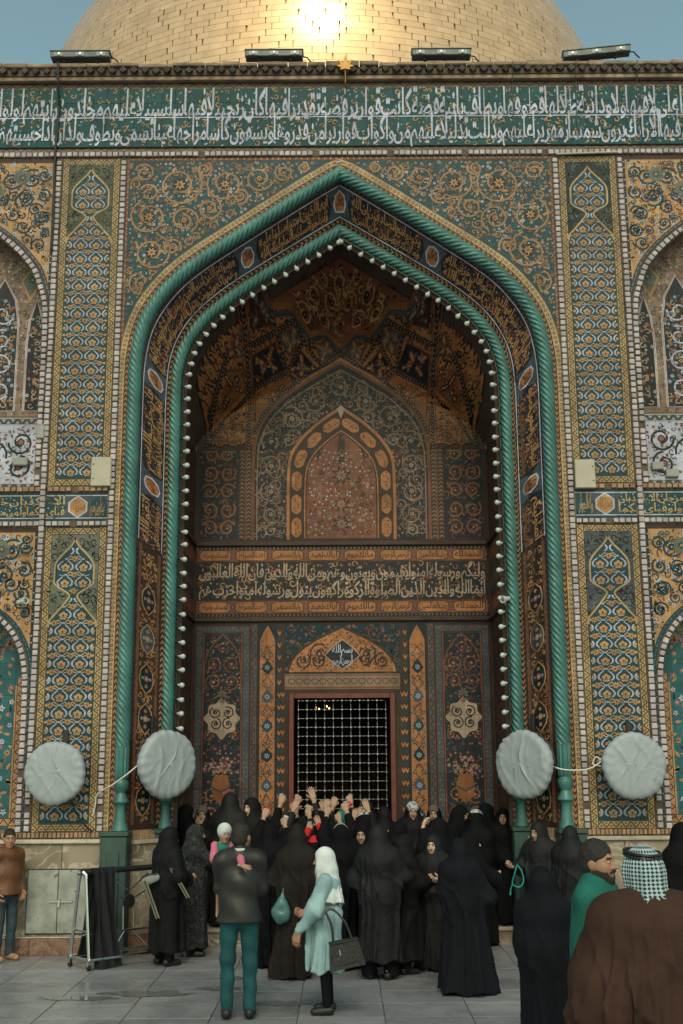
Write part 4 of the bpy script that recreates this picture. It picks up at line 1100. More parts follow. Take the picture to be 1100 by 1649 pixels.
# field of the vault between the ribs and the arch
ifd = lambda u, v: v > 6.95 and v < archz(IH, u, -.17) and abs(u) < 2.05 and v > hz_(ba, u) + .05
for i in range(-41, 41):
    a, b = i * .05, (i + 1) * .05; m_ = abs(a + b) / 2
    z0, z1 = max(6.95, hz_(ba, m_) if m_ < 1.33 else 6.95), archz(IH, m_, -.17)
    for k in range(14):
        if z1 > z0: V.poly([(a, z0 + (z1 - z0) * k / 14), (b, z0 + (z1 - z0) * k / 14), (b, z0 + (z1 - z0) * (k + 1) / 14), (a, z0 + (z1 - z0) * (k + 1) / 14)], 'orange', .4)
V.fill((-2.05, 2.05, 6.95, 9.4), .06, ifd, [('t', 'umber'), ('l', 'navy'), ('f', 'gold', 'umber'), ('l', 'umber'), ('t', 'navy'), ('l', 'rust'), ('f', 'navy', 'gold'), ('l', 'rust')], rg, .8, 1.15)
def ribbon_fine(Mx, pts, w, c, l, step=.06):
    out = []
    for (a, b) in zip(pts[:-1], pts[1:]):
        n = max(1, int(math.hypot(b[0] - a[0], b[1] - a[1]) / step)); out += [(a[0] + (b[0] - a[0]) * k / n, a[1] + (b[1] - a[1]) * k / n) for k in range(n)]
    Mx.ribbon(out + [pts[-1]], w, c, l); return out + [pts[-1]]
sl = [p for p in st_l if abs(p[0]) < 1.4]
ribbon_fine(V, sl, .05, 'ochre_dark', 3); ribbon_fine(V, [(x, z - .06) for x, z in sl], .05, 'slate', 2.6)
idm = lambda u, v: abs(u) < 1.36 and v > sz(u) + .05 and v < archz(IH, u, -.2)
for j, (zr, n, r) in enumerate(((8.72, 9, .11), (8.92, 8, .11), (9.10, 5, .10), (9.26, 3, .08))):
    for i in range(n): V.vine((i - (n - 1) / 2) * .27, zr, r, 1 if (i + j) % 2 else -1, i * 1.3 + j, .020, 'gold', idm, ('umber', 'gold'), None, 1.2, l=2.2, leafc='orange')
V.fill((-1.36, 1.36, 8.5, 9.4), .055, idm, [('t', 'gold'), ('l', 'umber'), ('f', 'gold', 'umber'), ('t', 'yellow'), ('l', 'navy'), ('l', 'navy'), ('d', 'cream'), ('t', 'umber')], rg, 2.0, 1.05)
def chain(Mx, pts, w, l, c='tan', c0='black_glaze'):
    """rib drawn as a row of pale dashes on black"""
    p = ribbon_fine(Mx, pts, w, c0, l, .05)
    for a, b in zip(p[:-1], p[1:]):
        dx, dz = b[0] - a[0], b[1] - a[1]; q = math.hypot(dx, dz) or 1; nx, nz_ = -dz / q * w * .4, dx / q * w * .4
        Mx.poly([(a[0] + nx, a[1] + nz_), (a[0] + dx * .55, a[1] + dz * .55), (a[0] - nx, a[1] - nz_), (a[0] - nx + dx * .35, a[1] - nz_ + dz * .35), (a[0] + dx * .95, a[1] + dz * .95), (a[0] + nx + dx * .35, a[1] + nz_ + dz * .35)], c, l + .7)
for s in (-1, 1):
    def Q(*pts): return [(s * x, z) for x, z in pts]
    # kites and lozenges
    for e, c, d in ((Q((1.33, 8.12), (1.00, 8.34), (.86, 8.08), (1.33, 7.80)), 'navy', 'rust'), (Q((.80, 8.10), (.62, 8.36), (.36, 8.15), (.62, 7.98)), 'navy', 'ochre_dark'),
                    (Q((1.32, 7.72), (.80, 8.02), (.70, 7.86), (1.00, 7.62), (1.30, 7.20)), 'ochre_dark', 'navy'), (Q((.93, 8.42), (.66, 8.60), (.60, 8.44), (.80, 8.26)), 'slate', 'tan'),
                    (Q((1.30, 8.74), (1.06, 8.72), (.96, 8.52), (1.30, 8.36)), 'umber', 'slate'), (Q((.40, 8.46), (.20, 8.54), (.05, 8.40), (.30, 8.26)), 'slate', 'tan'),
                    (Q((1.48, 8.28), (1.66, 7.98), (1.48, 8.08)), 'navy', 'rust'), (Q((1.47, 7.94), (1.72, 7.80), (1.84, 7.40), (1.47, 7.72)), 'ochre_dark', 'navy')):
        fan_poly(V, e, c, 1.8)
        cx, cz = sum(p[0] for p in e) / len(e), sum(p[1] for p in e) / len(e)
        for k in range(18):
            p = e[k % len(e)]; t = rg.uniform(.15, .78); V.flower(cx + (p[0] - cx) * t, cz + (p[1] - cz) * t, .038, d, 'gold', 3.0 + .02 * k, 5)
            V.leaf(cx + (p[0] - cx) * t * .8, cz + (p[1] - cz) * t * .8, rg.random() * 6, .08, .03, 'rust' if k % 2 else 'tan', 2.7)
        V.ribbon(e, .014, 'rust', 2.9, True)
    chain(V, Q((1.40, 8.85), (1.40, 5.50 + 1.36)), .05, 3); V.ribbon([(s * 1.45, 8.6 - k * .06) for k in range(30)], .02, 'rust', 3); V.ribbon([(s * 1.35, 8.6 - k * .06) for k in range(30)], .02, 'rust', 3)
    chain(V, Q((1.36, 8.20), (.93, 8.47), (.70, 8.62)), .05, 3.2); chain(V, Q((1.36, 7.76), (.83, 8.06), (.60, 8.42), (.42, 8.50)), .05, 3.3)
    chain(V, Q((1.02, 8.66), (.83, 8.06), (.62, 7.92)), .05, 3.4); chain(V, Q((1.36, 8.76), (1.06, 8.74)), .045, 3.2)
    chain(V, Q((.70, 8.62), (.30, 8.20), (0, 8.42)), .05, 3.5)
    chain(V, Q((1.33, 7.10), (1.20, 7.40), (.92, 7.74), (.52, 8.05), (.22, 8.22), (0, 8.36)), .055, 3.6)
    chain(V, Q((1.44, 8.26), (1.70, 7.90), (1.98, 7.30), (2.05, 6.9)), .045, 3.2); chain(V, Q((1.44, 7.66), (1.78, 7.36), (2.0, 6.95)), .045, 3.3); chain(V, Q((1.44, 8.10), (1.75, 7.96)), .045, 3.2)
    ip = lambda u, v: 1.50 < abs(u) < 1.98 and 6.87 < v < 7.62 - (abs(u) - 1.5) * .9
    vinefield(V, *sorted((s * 1.52, s * 1.96)), 6.87, 7.6, 2, 3, .022, 'ochre_dark', None, 'rust', ('rust', 'gold'), ip)
    V.fill((min(s * 1.5, s * 2.0), max(s * 1.5, s * 2.0), 6.87, 7.6), .07, ip, [('t', 'rust'), ('l', 'slate'), ('f', 'rust', 'navy')], rg, 1.4, .8)
bk = lambda u, v, l: vault(u, v, l) if v > 6.85 else back(u, v, l)
W(M.build('recess_wall_panel', back, portal)); W(V.build('vault_panel', bk, portal))
# side walls of the recess
for s in (-1, 1):
    S = Mos()
    def sw(u, v, l): return (s * (2.196 - l * LAY), u, v)
    for (z0, z1) in ((.3, 4.15), (5.5, 6.8)):
        S.rect(15.2, 16.8, z0, z1, 'navy', 0, 4, 6); vinefield(S, 15.25, 16.75, z0 + .05, z1 - .05, 3, max(2, int((z1 - z0) / .5)), .03, 'rust', None, 'ochre_dark', ('rust', 'gold'), lambda u, v: 15.22 < u < 16.78)
        S.fill((15.2, 16.8, z0, z1), .09, lambda u, v: True, [('t', 'rust'), ('f', 'ochre_dark', 'navy'), ('l', 'slate')], rg, .8, .8)
    S.rect(15.15, 16.85, 4.36, 5.315, 'rust', 0, 6); S.rect(15.15, 16.85, 4.56, 5.11, 'navy', 1, 6); write(S, BW[:7], 15.2, 16.8, 4.6, 5.1, 'tan', 2)
    W(S.build('recess_side_panel', sw, portal))
    for z in (4.235, 5.365): W(Geo().box(*sorted((s * 2.15, s * 2.199)), YI + .05, YB - .055, z, z + .065, .01).build('recess_ledge', 'dark_plaster', portal))

# ---- lower back wall
M = Mos(); rg = random.Random(61)
M.rect(-2.19, WX0 - .005, .25, 4.22, 'umber', 0, 4, 8); M.rect(WX1 + .005, 2.19, .25, 4.22, 'umber', 0, 4, 8); M.rect(WX0 - .005, WX1 + .005, WZ1, 4.22, 'umber', 0, 4, 3)
for s in (-1, 1):
    # carpet-like panel
    a, b = sorted((s * 1.36, s * 2.14)); z0, z1 = 1.25, 4.17
    M.rect(a, b, z0, z1, 'teal_deep', 1, 3, 8)
    for (p, q) in ((a, a + .09), (b - .09, b)): wave_band(M, p, q, z0, z1, 'slate', 'teal_light', 'rust', 'cream', .13, 1.3, True)
    for (p, q) in ((z0, z0 + .09), (z1 - .09, z1)): wave_band(M, a + .09, b - .09, p, q, 'slate', 'teal_light', 'rust', 'cream', .13, 1.4)
    x0, x1, xm = a + .11, b - .11, (a + b) / 2
    M.rect(x0, x1, z0 + .11, z1 - .11, 'navy', 1.6, 3, 8); M.ribbon([(x0, z0 + .11), (x1, z0 + .11), (x1, z1 - .11), (x0, z1 - .11)], .02, 'rust', 2, True)
    ic = lambda u, v: x0 + .03 < u < x1 - .03 and z0 + .14 < v < z1 - .14
    # arched head
    e = [(xm + w_ * .27, z_) for w_, z_ in ((-1, 3.2), (-1, 3.6), (-.8, 3.8), (-.4, 3.95), (0, 4.05), (.4, 3.95), (.8, 3.8), (1, 3.6), (1, 3.2))]
    M.ribbon(e, .022, 'rust', 2.4)
    for (x, z, r, h) in ((-.13, 3.62, .12, 1), (.13, 3.62, .12, -1), (-.13, 3.36, .12, -1), (.13, 3.36, .12, 1), (0, 3.85, .09, 1), (-.13, 1.75, .12, 1), (.13, 1.75, .12, -1), (-.13, 1.5, .11, -1), (.13, 1.5, .11, 1), (-.2, 2.6, .08, 1), (.2, 2.6, .08, -1)):
        M.vine(xm + x, z, r, h, z * 3, .02, 'rust' if z > 2 else 'ochre_dark', ic, ('rose', 'gold'), None, 1.3, l=2.4, leafc='teal')
    # white lobed medallion
    md_ = [(xm + .25 * (1 + .10 * math.cos(8 * t)) * math.cos(t), 2.84 + .24 * (1 + .10 * math.cos(8 * t)) * math.sin(t) * (1 + .18 * abs(math.sin(t)) ** 8)) for t in [k * 2 * math.pi / 48 for k in range(48)]]
    M.poly(md_, 'cream', 3); M.ribbon(md_, .018, 'umber', 3.4, True)
    for (x, z, r, h) in ((-.09, 2.92, .085, 1), (.09, 2.92, .085, -1), (-.09, 2.76, .085, -1), (.09, 2.76, .085, 1)): M.vine(xm + x, z, r, h, z * 5, .014, 'umber', ic, ('umber', 'cream'), None, 1.3, l=3.8, leafc='umber')
    # rose bouquet and vase
    for k in range(46):
        t = rg.uniform(0, math.pi); r = rg.uniform(.05, .26); M.flower(xm + r * math.cos(t), 2.05 + r * .95 * math.sin(t), rg.uniform(.022, .04), rg.choice(('rose', 'rose', 'rust', 'tan', 'slate')), 'cream', 3 + k * .02, 6)
    M.poly([(xm - .09, 2.04), (xm + .09, 2.04), (xm + .14, 1.88), (xm + .10, 1.72), (xm, 1.62), (xm - .10, 1.72), (xm - .14, 1.88)], 'ochre_dark', 3.2); M.ribbon([(xm - .14, 1.88), (xm, 1.80), (xm + .14, 1.88)], .02, 'teal', 3.8)
    M.flower(xm, 3.08, .05, 'sage', 'rose', 3.2); M.flower(xm, 3.18, .09, 'sage', 'rust', 3.0, 8)
    M.fill((x0, x1, z0 + .12, z1 - .12), .062, ic, [('f', 'rose', 'navy'), ('l', 'teal'), ('t', 'teal'), ('l', 'teal_light'), ('f', 'rust', 'gold'), ('t', 'rust'), ('d', 'cream')], rg, 1.9, .72)
    # orange strip with blue palmettes
    a, b = sorted((s * .955, s * 1.235)); xm = (a + b) / 2
    M.rect(a, b, 1.2, 4.20, 'teal_deep', 1, 1, 10)
    zt = 4.18
    M.poly([(a + .03, 1.22), (b - .03, 1.22), (b - .03, zt - .22), (xm + .06, zt - .10), (xm, zt), (xm - .06, zt - .10), (a + .03, zt - .22)], 'orange', 1.6)
    io = lambda u, v: a + .045 < u < b - .045 and 1.25 < v < zt - .22
    k = 0; z = 1.45
    while z < 3.95:
        c = ('teal', 'slate', 'teal_deep')[k % 3]
        M.poly([(xm - .085, z), (xm - .05, z + .07), (xm, z + .13), (xm + .05, z + .07), (xm + .085, z), (xm + .04, z - .05), (xm, z - .08), (xm - .04, z - .05)], c, 2.4); M.flower(xm, z + .015, .045, 'pale_blue', 'rust', 3, 6)
        for sg in (-1, 1): M.flower(xm + sg * .06, z + .2, .034, 'teal', 'cream', 2.5); M.ribbon([(xm, z + .12), (xm + sg * .075, z + .2), (xm, z + .32)], .012, 'umber', 2.1)
        z += .42; k += 1
    M.fill((a + .04, b - .04, 1.25, zt - .2), .055, io, [('l', 'teal'), ('f', 'teal', 'cream'), ('l', 'umber'), ('d', 'rust'), ('t', 'umber')], rg, 1.9, .8)
    wave_band(M, *sorted((s * 1.255, s * 1.335)), 1.2, 4.20, 'slate', 'umber', 'rust', 'tan', .12, 1.2, True)
    # chevron jambs
    for (p, q) in ((.895, .945), (.845, .89)):
        J = Mos(); h = sorted((s * p, s * q))
        for k in range(34):
            z = 1.1 + k * .09 ; m_ = (h[0] + h[1]) / 2
            if z > (4.15 if p > .86 else 3.2): break
            M.poly([(h[0], z), (m_, z - .04), (h[1], z), (h[1], z + .045), (m_, z + .005), (h[0], z + .045)], 'orange' if k % 2 else 'teal', 1.6)
# lunette above the window
LA = [(.80, 3.50), (.74, 3.66), (.60, 3.82), (.38, 3.97), (.15, 4.08), (0, 4.15)]
la, _ = full(LA, 30)
M.rect(-.84, .84, 3.48, 4.2, 'teal_deep', .6, 4); il = lambda u, v: abs(u) < .78 and v > 3.53 and v < float(np.interp(-abs(u), la[:30, 0], la[:30, 1])) - .04
M.fill((-.83, .83, 3.5, 4.19), .06, lambda u, v: not il(u, v), [('f', 'rose', 'navy'), ('l', 'slate'), ('t', 'rust'), ('l', 'teal')], rg, 1, .8)
M.poly([tuple(p) for p in la], 'orange', 1.6); M.ribbon([tuple(p) for p in la], .03, 'umber', 2.2)
for (x, r, h) in ((.58, .12, 1), (.34, .15, -1), (.36, .1, 1)):
    for s in (-1, 1): M.vine(s * x, 3.66 + (.1 if r > .12 else 0), r, h * s, 1, .018, 'umber', il, ('rust', 'gold'), None, 1.3, l=2.4, leafc='teal')
M.fill((-.8, .8, 3.52, 4.1), .055, il, [('l', 'umber'), ('f', 'rust', 'teal'), ('t', 'umber'), ('l', 'teal'), ('d', 'navy')], rg, 1.9, .8)
dm = [(-.26, 3.74), (-.12, 3.88), (0, 3.97), (.12, 3.88), (.26, 3.74), (.12, 3.62), (0, 3.54), (-.12, 3.62)]
M.poly(dm, 'navy', 3); M.ribbon(dm, .016, 'cream', 3.4, True); write(M, ['بسم', 'الله'], -.15, .15, 3.74, 3.90, 'white_glaze', 4, .05, 0, 1.6); write(M, ['الرحمن', 'الرحيم'], -.15, .15, 3.58, 3.74, 'white_glaze', 4, .05, 0, 1.6)
M.rect(-.84, .84, 3.25, 3.47, 'tan', 1, 4)
for k in range(14):
    u = -.80 + (k + .5) * 1.6 / 14; M.ribbon([(u - .05, 3.38), (u - .03, 3.33), (u + .03, 3.33), (u + .05, 3.38), (u + .02, 3.40), (u - .02, 3.40)], .012, 'umber', 1.8, True)
for z in (3.27, 3.45): M.ribbon([(-.84, z), (.84, z)], .02, 'rust', 1.8)
W(M.build('recess_wall_panel', back, portal))

# ---- window with turned grille
wf = Geo()
t = .075
wf.box(WX0, WX0 + t, YB - .045, YB + .06, WZ0, WZ1, .008); wf.box(WX1 - t, WX1, YB - .045, YB + .06, WZ0, WZ1, .008); wf.box(WX0 + t, WX1 - t, YB - .045, YB + .06, WZ1 - t, WZ1, .008); wf.box(WX0 + t, WX1 - t, YB - .045, YB + .06, WZ0, WZ0 + t, .008)
win = W(wf.build('window', 'red_wood', portal))
gx0, gx1, gz0, gz1 = WX0 + t, WX1 - t, WZ0 + t, WZ1 - t
cell = .1265
def spindle(n, L):
    pr = []
    for k in range(n):
        b = k * cell
        pr += [(.017, b + .0), (.019, b + .012), (.012, b + .020), (.016, b + .026), (.0085, b + .034), (.0065, b + .052), (.010, b + .0632), (.0065, b + .075), (.0085, b + .092), (.016, b + .100), (.012, b + .106), (.019, b + .1145)]
    return [(r * (.74 if r > .014 else .46), h) for r, h in pr]
nxb = int((gx1 - gx0) / cell); nzb = int((gz1 - gz0) / cell)
ox = (gx1 - gx0 - nxb * cell) / 2
vb = Geo().lathe(spindle(nzb + 1, 0), (0, 0, 0), (0, 0, 1), 7).build('grille_bar', 'silver_bar', smooth=True); vbm = vb.data; bpy.data.objects.remove(vb)
hb = Geo().lathe(spindle(nxb, 0), (0, 0, 0), (1, 0, 0), 7).build('grille_bar', 'silver_bar', smooth=True); hbm = hb.data; bpy.data.objects.remove(hb)
for k in range(nxb + 1):
    o = link('grille_bar', vbm, win); o.location = (gx0 + ox + k * cell, YB + .0, gz1 - (nzb + 1) * cell - .03)
for k in range(nzb + 1):
    o = link('grille_bar', hbm, win); o.location = (gx0 + ox, YB + .004, gz1 - k * cell - .03)
    for j in range(0, nxb + 1): pass
for (x, z) in ((-.34, 2.92), (-.30, 2.90), (-.20, 2.94), (-.17, 2.91)):
    W(Geo().lathe([(.003, 0), (.009, .006), (.011, .014), (.007, .022), (.002, .026)], (x * 1.25, YB + 1.6, z + .12), (0, 0, 1), 8).build('hanging_lamp', 'lamp_glow', room))

# ================================================================== marble dado
for s in (-1, 1):
    W(Geo().box(*sorted((s * 2.93, s * XE)), D - .10, D - .001, 1.275, 1.325, .01).build('dado_ledge', 'ledge_stone', portal))
    dd = W(Geo().box(*sorted((s * 2.93, s * XE)), D - .03, D - .001, 0, 1.27).build('dado', 'mortar', portal))
    ed = [2.935, 3.40, 3.95, 4.55, 5.2, 5.9, 6.5, 7.2]
    for a, b in zip(ed[:-1], ed[1:]): Geo().box(*sorted((s * (a + .003), s * (b - .003))), D - .055, D - .03, .215, 1.268, .003).build('dado_slab', 'dado_marble', dd)
    x = 2.935
    for w in (.8, .7, .75, .8, .7, .6): Geo().box(*sorted((s * (x + .002), s * (x + w - .002))), D - .10, D - .03, 0.0, .195, .006).build('skirting_slab', 'red_marble', dd); x += w
    Geo().box(*sorted((s * 2.935, s * 7.28)), D - .105, D - .03, .197, .213, .004).build('skirting_cap', 'ledge_stone', dd)
    # on the splay between the pedestals
    a, b = Vector((s * 2.60, D + .115, 0)), Vector((s * 2.32, YI - .075, 0)); d_ = (b - a).normalized(); n_ = Vector((-s * abs(d_.y), -abs(d_.x), 0)).normalized() * .045
    g = Geo().prism([(a.x, a.y, .2), (b.x, b.y, .2), (b.x, b.y, 1.255), (a.x, a.y, 1.255)], n_, 1); W(g.build('dado_slab', 'dado_marble', portal))
    g = Geo().prism([(a.x, a.y, 1.257), (b.x, b.y, 1.257), (b.x, b.y, 1.305), (a.x, a.y, 1.305)], n_ * 1.6, 1); W(g.build('dado_ledge', 'ledge_stone', portal))
    g = Geo()
    for k in range(9):
        p = a + (b - a) * ((k + .08) / 9); q = a + (b - a) * ((k + .92) / 9); g.prism([(p.x, p.y, 1.31), (q.x, q.y, 1.31), (q.x, q.y, 1.40), (p.x, p.y, 1.40)], n_ * .8, 1)
    kind(W(g.build('brick_run', 'brick_buff', portal)), 'stuff')
    g = Geo().prism([(a.x, a.y, 0), (b.x, b.y, 0), (b.x, b.y, .195), (a.x, a.y, .195)], n_ * 1.5, 1); W(g.build('skirting_slab', 'red_marble', portal))
# metal hatch in the left dado
h0 = W(Geo().box(-3.80, -3.045, D - .072, D - .05, .235, .985, .004).build('hatch', 'black_plastic', portal))
for (a, b) in ((-3.788, -3.424), (-3.418, -3.058)): 
    lf = Geo().box(a, b, D - .088, D - .07, .25, .972, .005).build('hatch_leaf', 'hatch_metal', h0)
g = Geo().box(-3.52, -3.24, D - .108, D - .086, .60, .622, .004).box(-3.42, -3.385, D - .112, D - .086, .545, .64, .004)
g.build('hatch_latch', 'steel', h0)
for z in (.36, .86):
    for x in (-3.795, -3.052): Geo().tube([(x, D - .085, z - .04), (x, D - .085, z + .04)], .009).build('hatch_hinge', 'grey_metal', h0)
# ================================================================== golden dome
DX, DY, DZ, DR, DH = -0.6, 44.0, 24.0, 12.0, 12.0
dome = empty('golden_dome', (DX, DY, 0)); tag(dome, 'large golden dome of gilded bricks rising behind the parapet', 'dome')
def drad(z):
    t = z - DZ
    return DR * math.sqrt(max(0, 1 - (t / DH) ** 2)) if t > 0 else DR * (1 - .10 * (t / 6) ** 2)
prof = [(10.4, 11.0), (10.4, 17.5), (drad(18), 18.0)] + [(drad(18 + k * .45), 18 + k * .45) for k in range(1, 40)] + [(.05, DZ + DH - .02)]
Geo().lathe([(r - .045, h) for r, h in prof], (0, 0, 0), n=96).build('dome_shell', 'gold_joint', dome, smooth=True)
Geo().lathe([(11.2, 9), (11.2, 16.8), (10.9, 17.2), (10.45, 17.4)], (0, 0, 0), n=64).build('drum', 'brick_buff', dome, smooth=True)
Geo().lathe([(.05, 35.9), (.4, 36.0), (.5, 36.6), (.2, 37.0), (.35, 37.5), (.1, 38.0), (.02, 39.5)], (0, 0, 0), n=16).build('finial', 'gold_leaf', dome, smooth=True)
rg = random.Random(8); rest = Geo(); z = 19.2; row = 0; nb = 0; cand = []
s_ = 0
while z < 33:
    # row height measured along the surface
    dz = .26; 
    while math.hypot(drad(z + dz) - drad(z), dz) > .235: dz -= .01
    r0, r1 = drad(z), drad(z + dz); n = int(2 * math.pi * r0 / .42)
    cand.append((z, dz, r0, r1, n, row)); z += dz; row += 1
vis = [c for c in cand if 22.5 < c[0] < 27.8]
order = []
for c in cand:
    for k in range(c[4]):
        a = -math.pi / 2 + (k + (.5 if c[5] % 2 else 0) + rg.uniform(-.08, .08)) * 2 * math.pi / c[4]
        da = abs((a + math.pi / 2 + math.pi) % (2 * math.pi) - math.pi)
        if da > 1.9: continue
        order.append((0 if (23.6 < c[0] < 28.0) else 1, da, c, a))
order.sort(key=lambda q: (q[0], q[1]))
GM = {}
for i, (pri, da, c, a) in enumerate(order):
    z, dz, r0, r1, n, row = c; w = 2 * math.pi * (r0 + r1) / 2 / n - .011; hgt = math.hypot(r1 - r0, dz) - .010; tilt = math.atan2(r0 - r1, dz)
    tw = rg.uniform(-.009, .009); tt = rg.uniform(-.008, .008)
    if row not in GM:
        v = []; m_ = 4
        for j in range(m_ + 1):
            for (y, zz) in ((0.0, -hgt / 2), (0.0, hgt / 2), (-.03, hgt / 2), (-.03, -hgt / 2)):
                x = (j / m_ - .5) * w; v.append((x, y + x * x / (2 * r0), zz))
        f = [(0, 1, 2, 3), (m_ * 4 + 3, m_ * 4 + 2, m_ * 4 + 1, m_ * 4)]
        for j in range(m_):
            for q in range(4): f.append((j * 4 + q, (j + 1) * 4 + q, (j + 1) * 4 + (q + 1) % 4, j * 4 + (q + 1) % 4))
        g = Geo(); g.v = v; g.f = f; o = g.build('gold_brick', 'gold_leaf'); GM[row] = o.data; bpy.data.objects.remove(o)
    rm_ = (r0 + r1) / 2 - .012
    mw = Matrix.Translation((rm_ * math.cos(a), rm_ * math.sin(a), z + dz / 2)) @ Matrix.Rotation(a + math.pi / 2, 4, 'Z') @ Matrix.Rotation(-tilt + tt, 4, 'X') @ Matrix.Rotation(tw, 4, 'Z')
    if i < 300:
        o = link('gold_brick', GM[row], dome); o.matrix_local = mw
    else:
        me = GM[row]; rest.add([mw @ p.co for p in me.vertices], [tuple(f.vertices) for f in me.polygons])
kind(rest.build('gold_brick_field', 'gold_leaf', dome), 'stuff')

# ================================================================== floodlights on the parapet
def flood(x, yaw, w, lab, tilt=0.0):
    t = empty('floodlight', (x, D - .10, 11.80)); t.rotation_euler = (0, -tilt, yaw); tag(t, lab, 'floodlight', 'floodlights along the parapet')
    h = .105
    Geo().box(-w / 2, w / 2, -.10, .06, .015, h, .008).build('housing', 'grey_metal', t)
    Geo().box(-w / 2 - .01, w / 2 + .01, -.11, .065, h + .001, h + .016, .003).build('visor', 'grey_metal', t)
    for k in (-1, 0, 1):
        l = Geo().box(k * w * .36 - .065, k * w * .36 + .065, -.108, -.099, .028, h - .014, .003).build('lens', 'lamp_glass', t)
        Geo().lathe([(.002, 0), (.022, .002), (.024, .008), (.012, .012)], (k * w * .36, -.107, .06), (0, -1, 0), 10).build('reflector', 'silver_bar', l, smooth=True)
    Geo().box(-w * .3, -w * .3 + .03, -.03, .03, -.012, .016).box(w * .3 - .03, w * .3, -.03, .03, -.012, .016).build('bracket', 'grey_metal', t)
    Geo().tube([(w / 2, 0, .06), (w / 2 + .06, 0, .05), (w / 2 + .10, .03, .01), (w / 2 + .14, .06, -.01)], .010).build('cable', 'black_plastic', t)
flood(-3.60, 0, .82, 'long grey floodlight at the left end of the parapet')
flood(-.90, 0, .80, 'long grey floodlight on the parapet between gold leaf emblem and dome edge')
flood(1.43, 0, .82, 'long grey floodlight on the parapet just right of the gold leaf emblem')
flood(3.60, R(-6), .92, 'long grey floodlight tilted up at the right end of parapet', R(2.2))
# gold leaf emblem
t = empty('leaf_emblem', (.09, D - .20, 11.50)); tag(t, 'small golden leaf emblem fixed at centre of the parapet', 'emblem')
e = []
for (a, r) in ((-90, .035), (-60, .05), (-35, .085), (-15, .06), (5, .12), (25, .07), (45, .14), (62, .07), (78, .10), (90, .19), (102, .10), (118, .07), (135, .14), (155, .07), (175, .12), (195, .06), (215, .085), (240, .05)):
    e.append((r * math.cos(R(a)), 0, .13 + r * math.sin(R(a))))
mat('gilt', (0.42, 0.22, 0.05), 0.5, 0.4, 0.15, 9)
Geo().prism(e, (0, -1, 0), .025).build('leaf', 'gilt', t)
Geo().tube([(0, 0, .10), (0, .01, 0), (0, .03, -.09)], .009).build('stalk', 'gilt', t); Geo().box(-.03, .03, .0, .099, .06, .12, .006).build('fixing', 'dark_brick', t)
# down pipe / cable on the left and thin wires on the frieze
for (x, z0, z1, lab) in ((-3.90, 9.0, 11.75, 'thick black cable running down the left of the frieze'),):
    o = Geo().tube([(x + .012 * math.sin(k), D - .055 - (.12 if k < 2 else 0), z1 - (z1 - z0) * k / 9) for k in range(10)], .017).build('cable', 'black_plastic'); tag(o, lab, 'cable')
for (x, lab) in ((2.42, 'thin grey wire dropping over the frieze near the right floodlight'), (3.30, 'thin grey wire dropping over the frieze below the tilted floodlight'), (4.15, 'thin grey wire dropping over the frieze at the right edge')):
    o = Geo().tube([(x, D - .17, 11.74), (x, D - .16, 11.66), (x + .004, D - .05, 11.45), (x - .004, D - .05, 11.0), (x + .003, D - .05, 10.55)], .006).build('wire', 'grey_metal'); tag(o, lab, 'wire')
o = Geo().tube([(2.98, D - .05, 10.375), (3.83, D - .05, 10.40)], .014).build('conduit', 'box_paint'); tag(o, 'pale conduit strip above the right tiled pilaster', 'conduit')

# ================================================================== boxes on the wall
def wbox(x0, x1, z0, z1, m, lab, d=.06, name='junction_box', screws=True):
    t = empty(name, ((x0 + x1) / 2, D - .012, z0)); w = (x1 - x0) / 2; h = z1 - z0; tag(t, lab, 'junction box')
    Geo().box(-w, w, -d, -.0, 0, h, .004).build('case', m, t); Geo().box(-w + .008, w - .008, -d - .006, -d - .0005, .008, h - .008, .002).build('lid', m, t)
    if screws:
        for (a, b) in ((.12, .25), (.12, .75)): Geo().lathe([(.008, 0), (.010, .004), (.003, .006)], (-w + 2 * w * a if x0 < 0 else w - 2 * w * a, -d - .005, h * b), (0, -1, 0), 8).build('screw', 'black_plastic', t)
wbox(-3.235, -2.975, 5.715, 6.10, 'box_paint', 'beige junction box at the foot of the left upper pilaster')
wbox(3.02, 3.28, 5.65, 6.03, 'box_paint', 'beige junction box at the foot of the right upper pilaster')
wbox(-3.975, -3.87, 6.36, 6.55, 'box_grey', 'small upright grey box on the left brick border', .05, screws=False)
def nbox(x0, x1, z0, z1, lab):
    t = empty('switch_box', ((x0 + x1) / 2, D + .34, z0)); w = (x1 - x0) / 2; h = z1 - z0; tag(t, lab, 'switch box'); Geo().box(-w, w, -.05, 0, 0, h, .005).build('case', 'box_grey', t); Geo().box(-w + .012, w - .012, -.056, -.0505, .012, h - .012, .002).build('lid', 'box_grey', t)
nbox(-4.36, -4.16, 6.09, 6.20, 'flat grey box on the white floral niche panel at left')
nbox(4.12, 4.28, 5.98, 6.09, 'upper of two grey boxes on the white floral niche panel at right')
nbox(4.30, 4.47, 5.88, 5.99, 'lower of two grey boxes on the white floral niche panel at right')
def spot(x, y, z, aim, lab):
    t = empty('security_camera', (x, y, z)); tag(t, lab, 'camera'); a = Vector(aim).normalized()
    Geo().lathe([(.002, -.075), (.030, -.07), (.034, .02), (.048, .03), (.05, .06), (.042, .064), (.035, .058)], (0, 0, 0), a, 14).build('housing', 'bulb_glass', t, smooth=True)
    Geo().lathe([(.034, .056), (.02, .060), (.002, .061)], (0, 0, 0), a, 12).build('lens', 'lamp_glass', t, smooth=True)
    Geo().tube([(0, 0, -.03), (0, .03, -.06), (0, .09, -.06)], .011).build('bracket', 'bulb_glass', t)
spot(-4.02, D - .11, 4.22, (.9, -.6, .1), 'white security camera beside the left lower niche arch')
spot(2.13, YI - .10, 4.28, (-.8, -.7, -.2), 'white security camera on the right jamb of the recess')

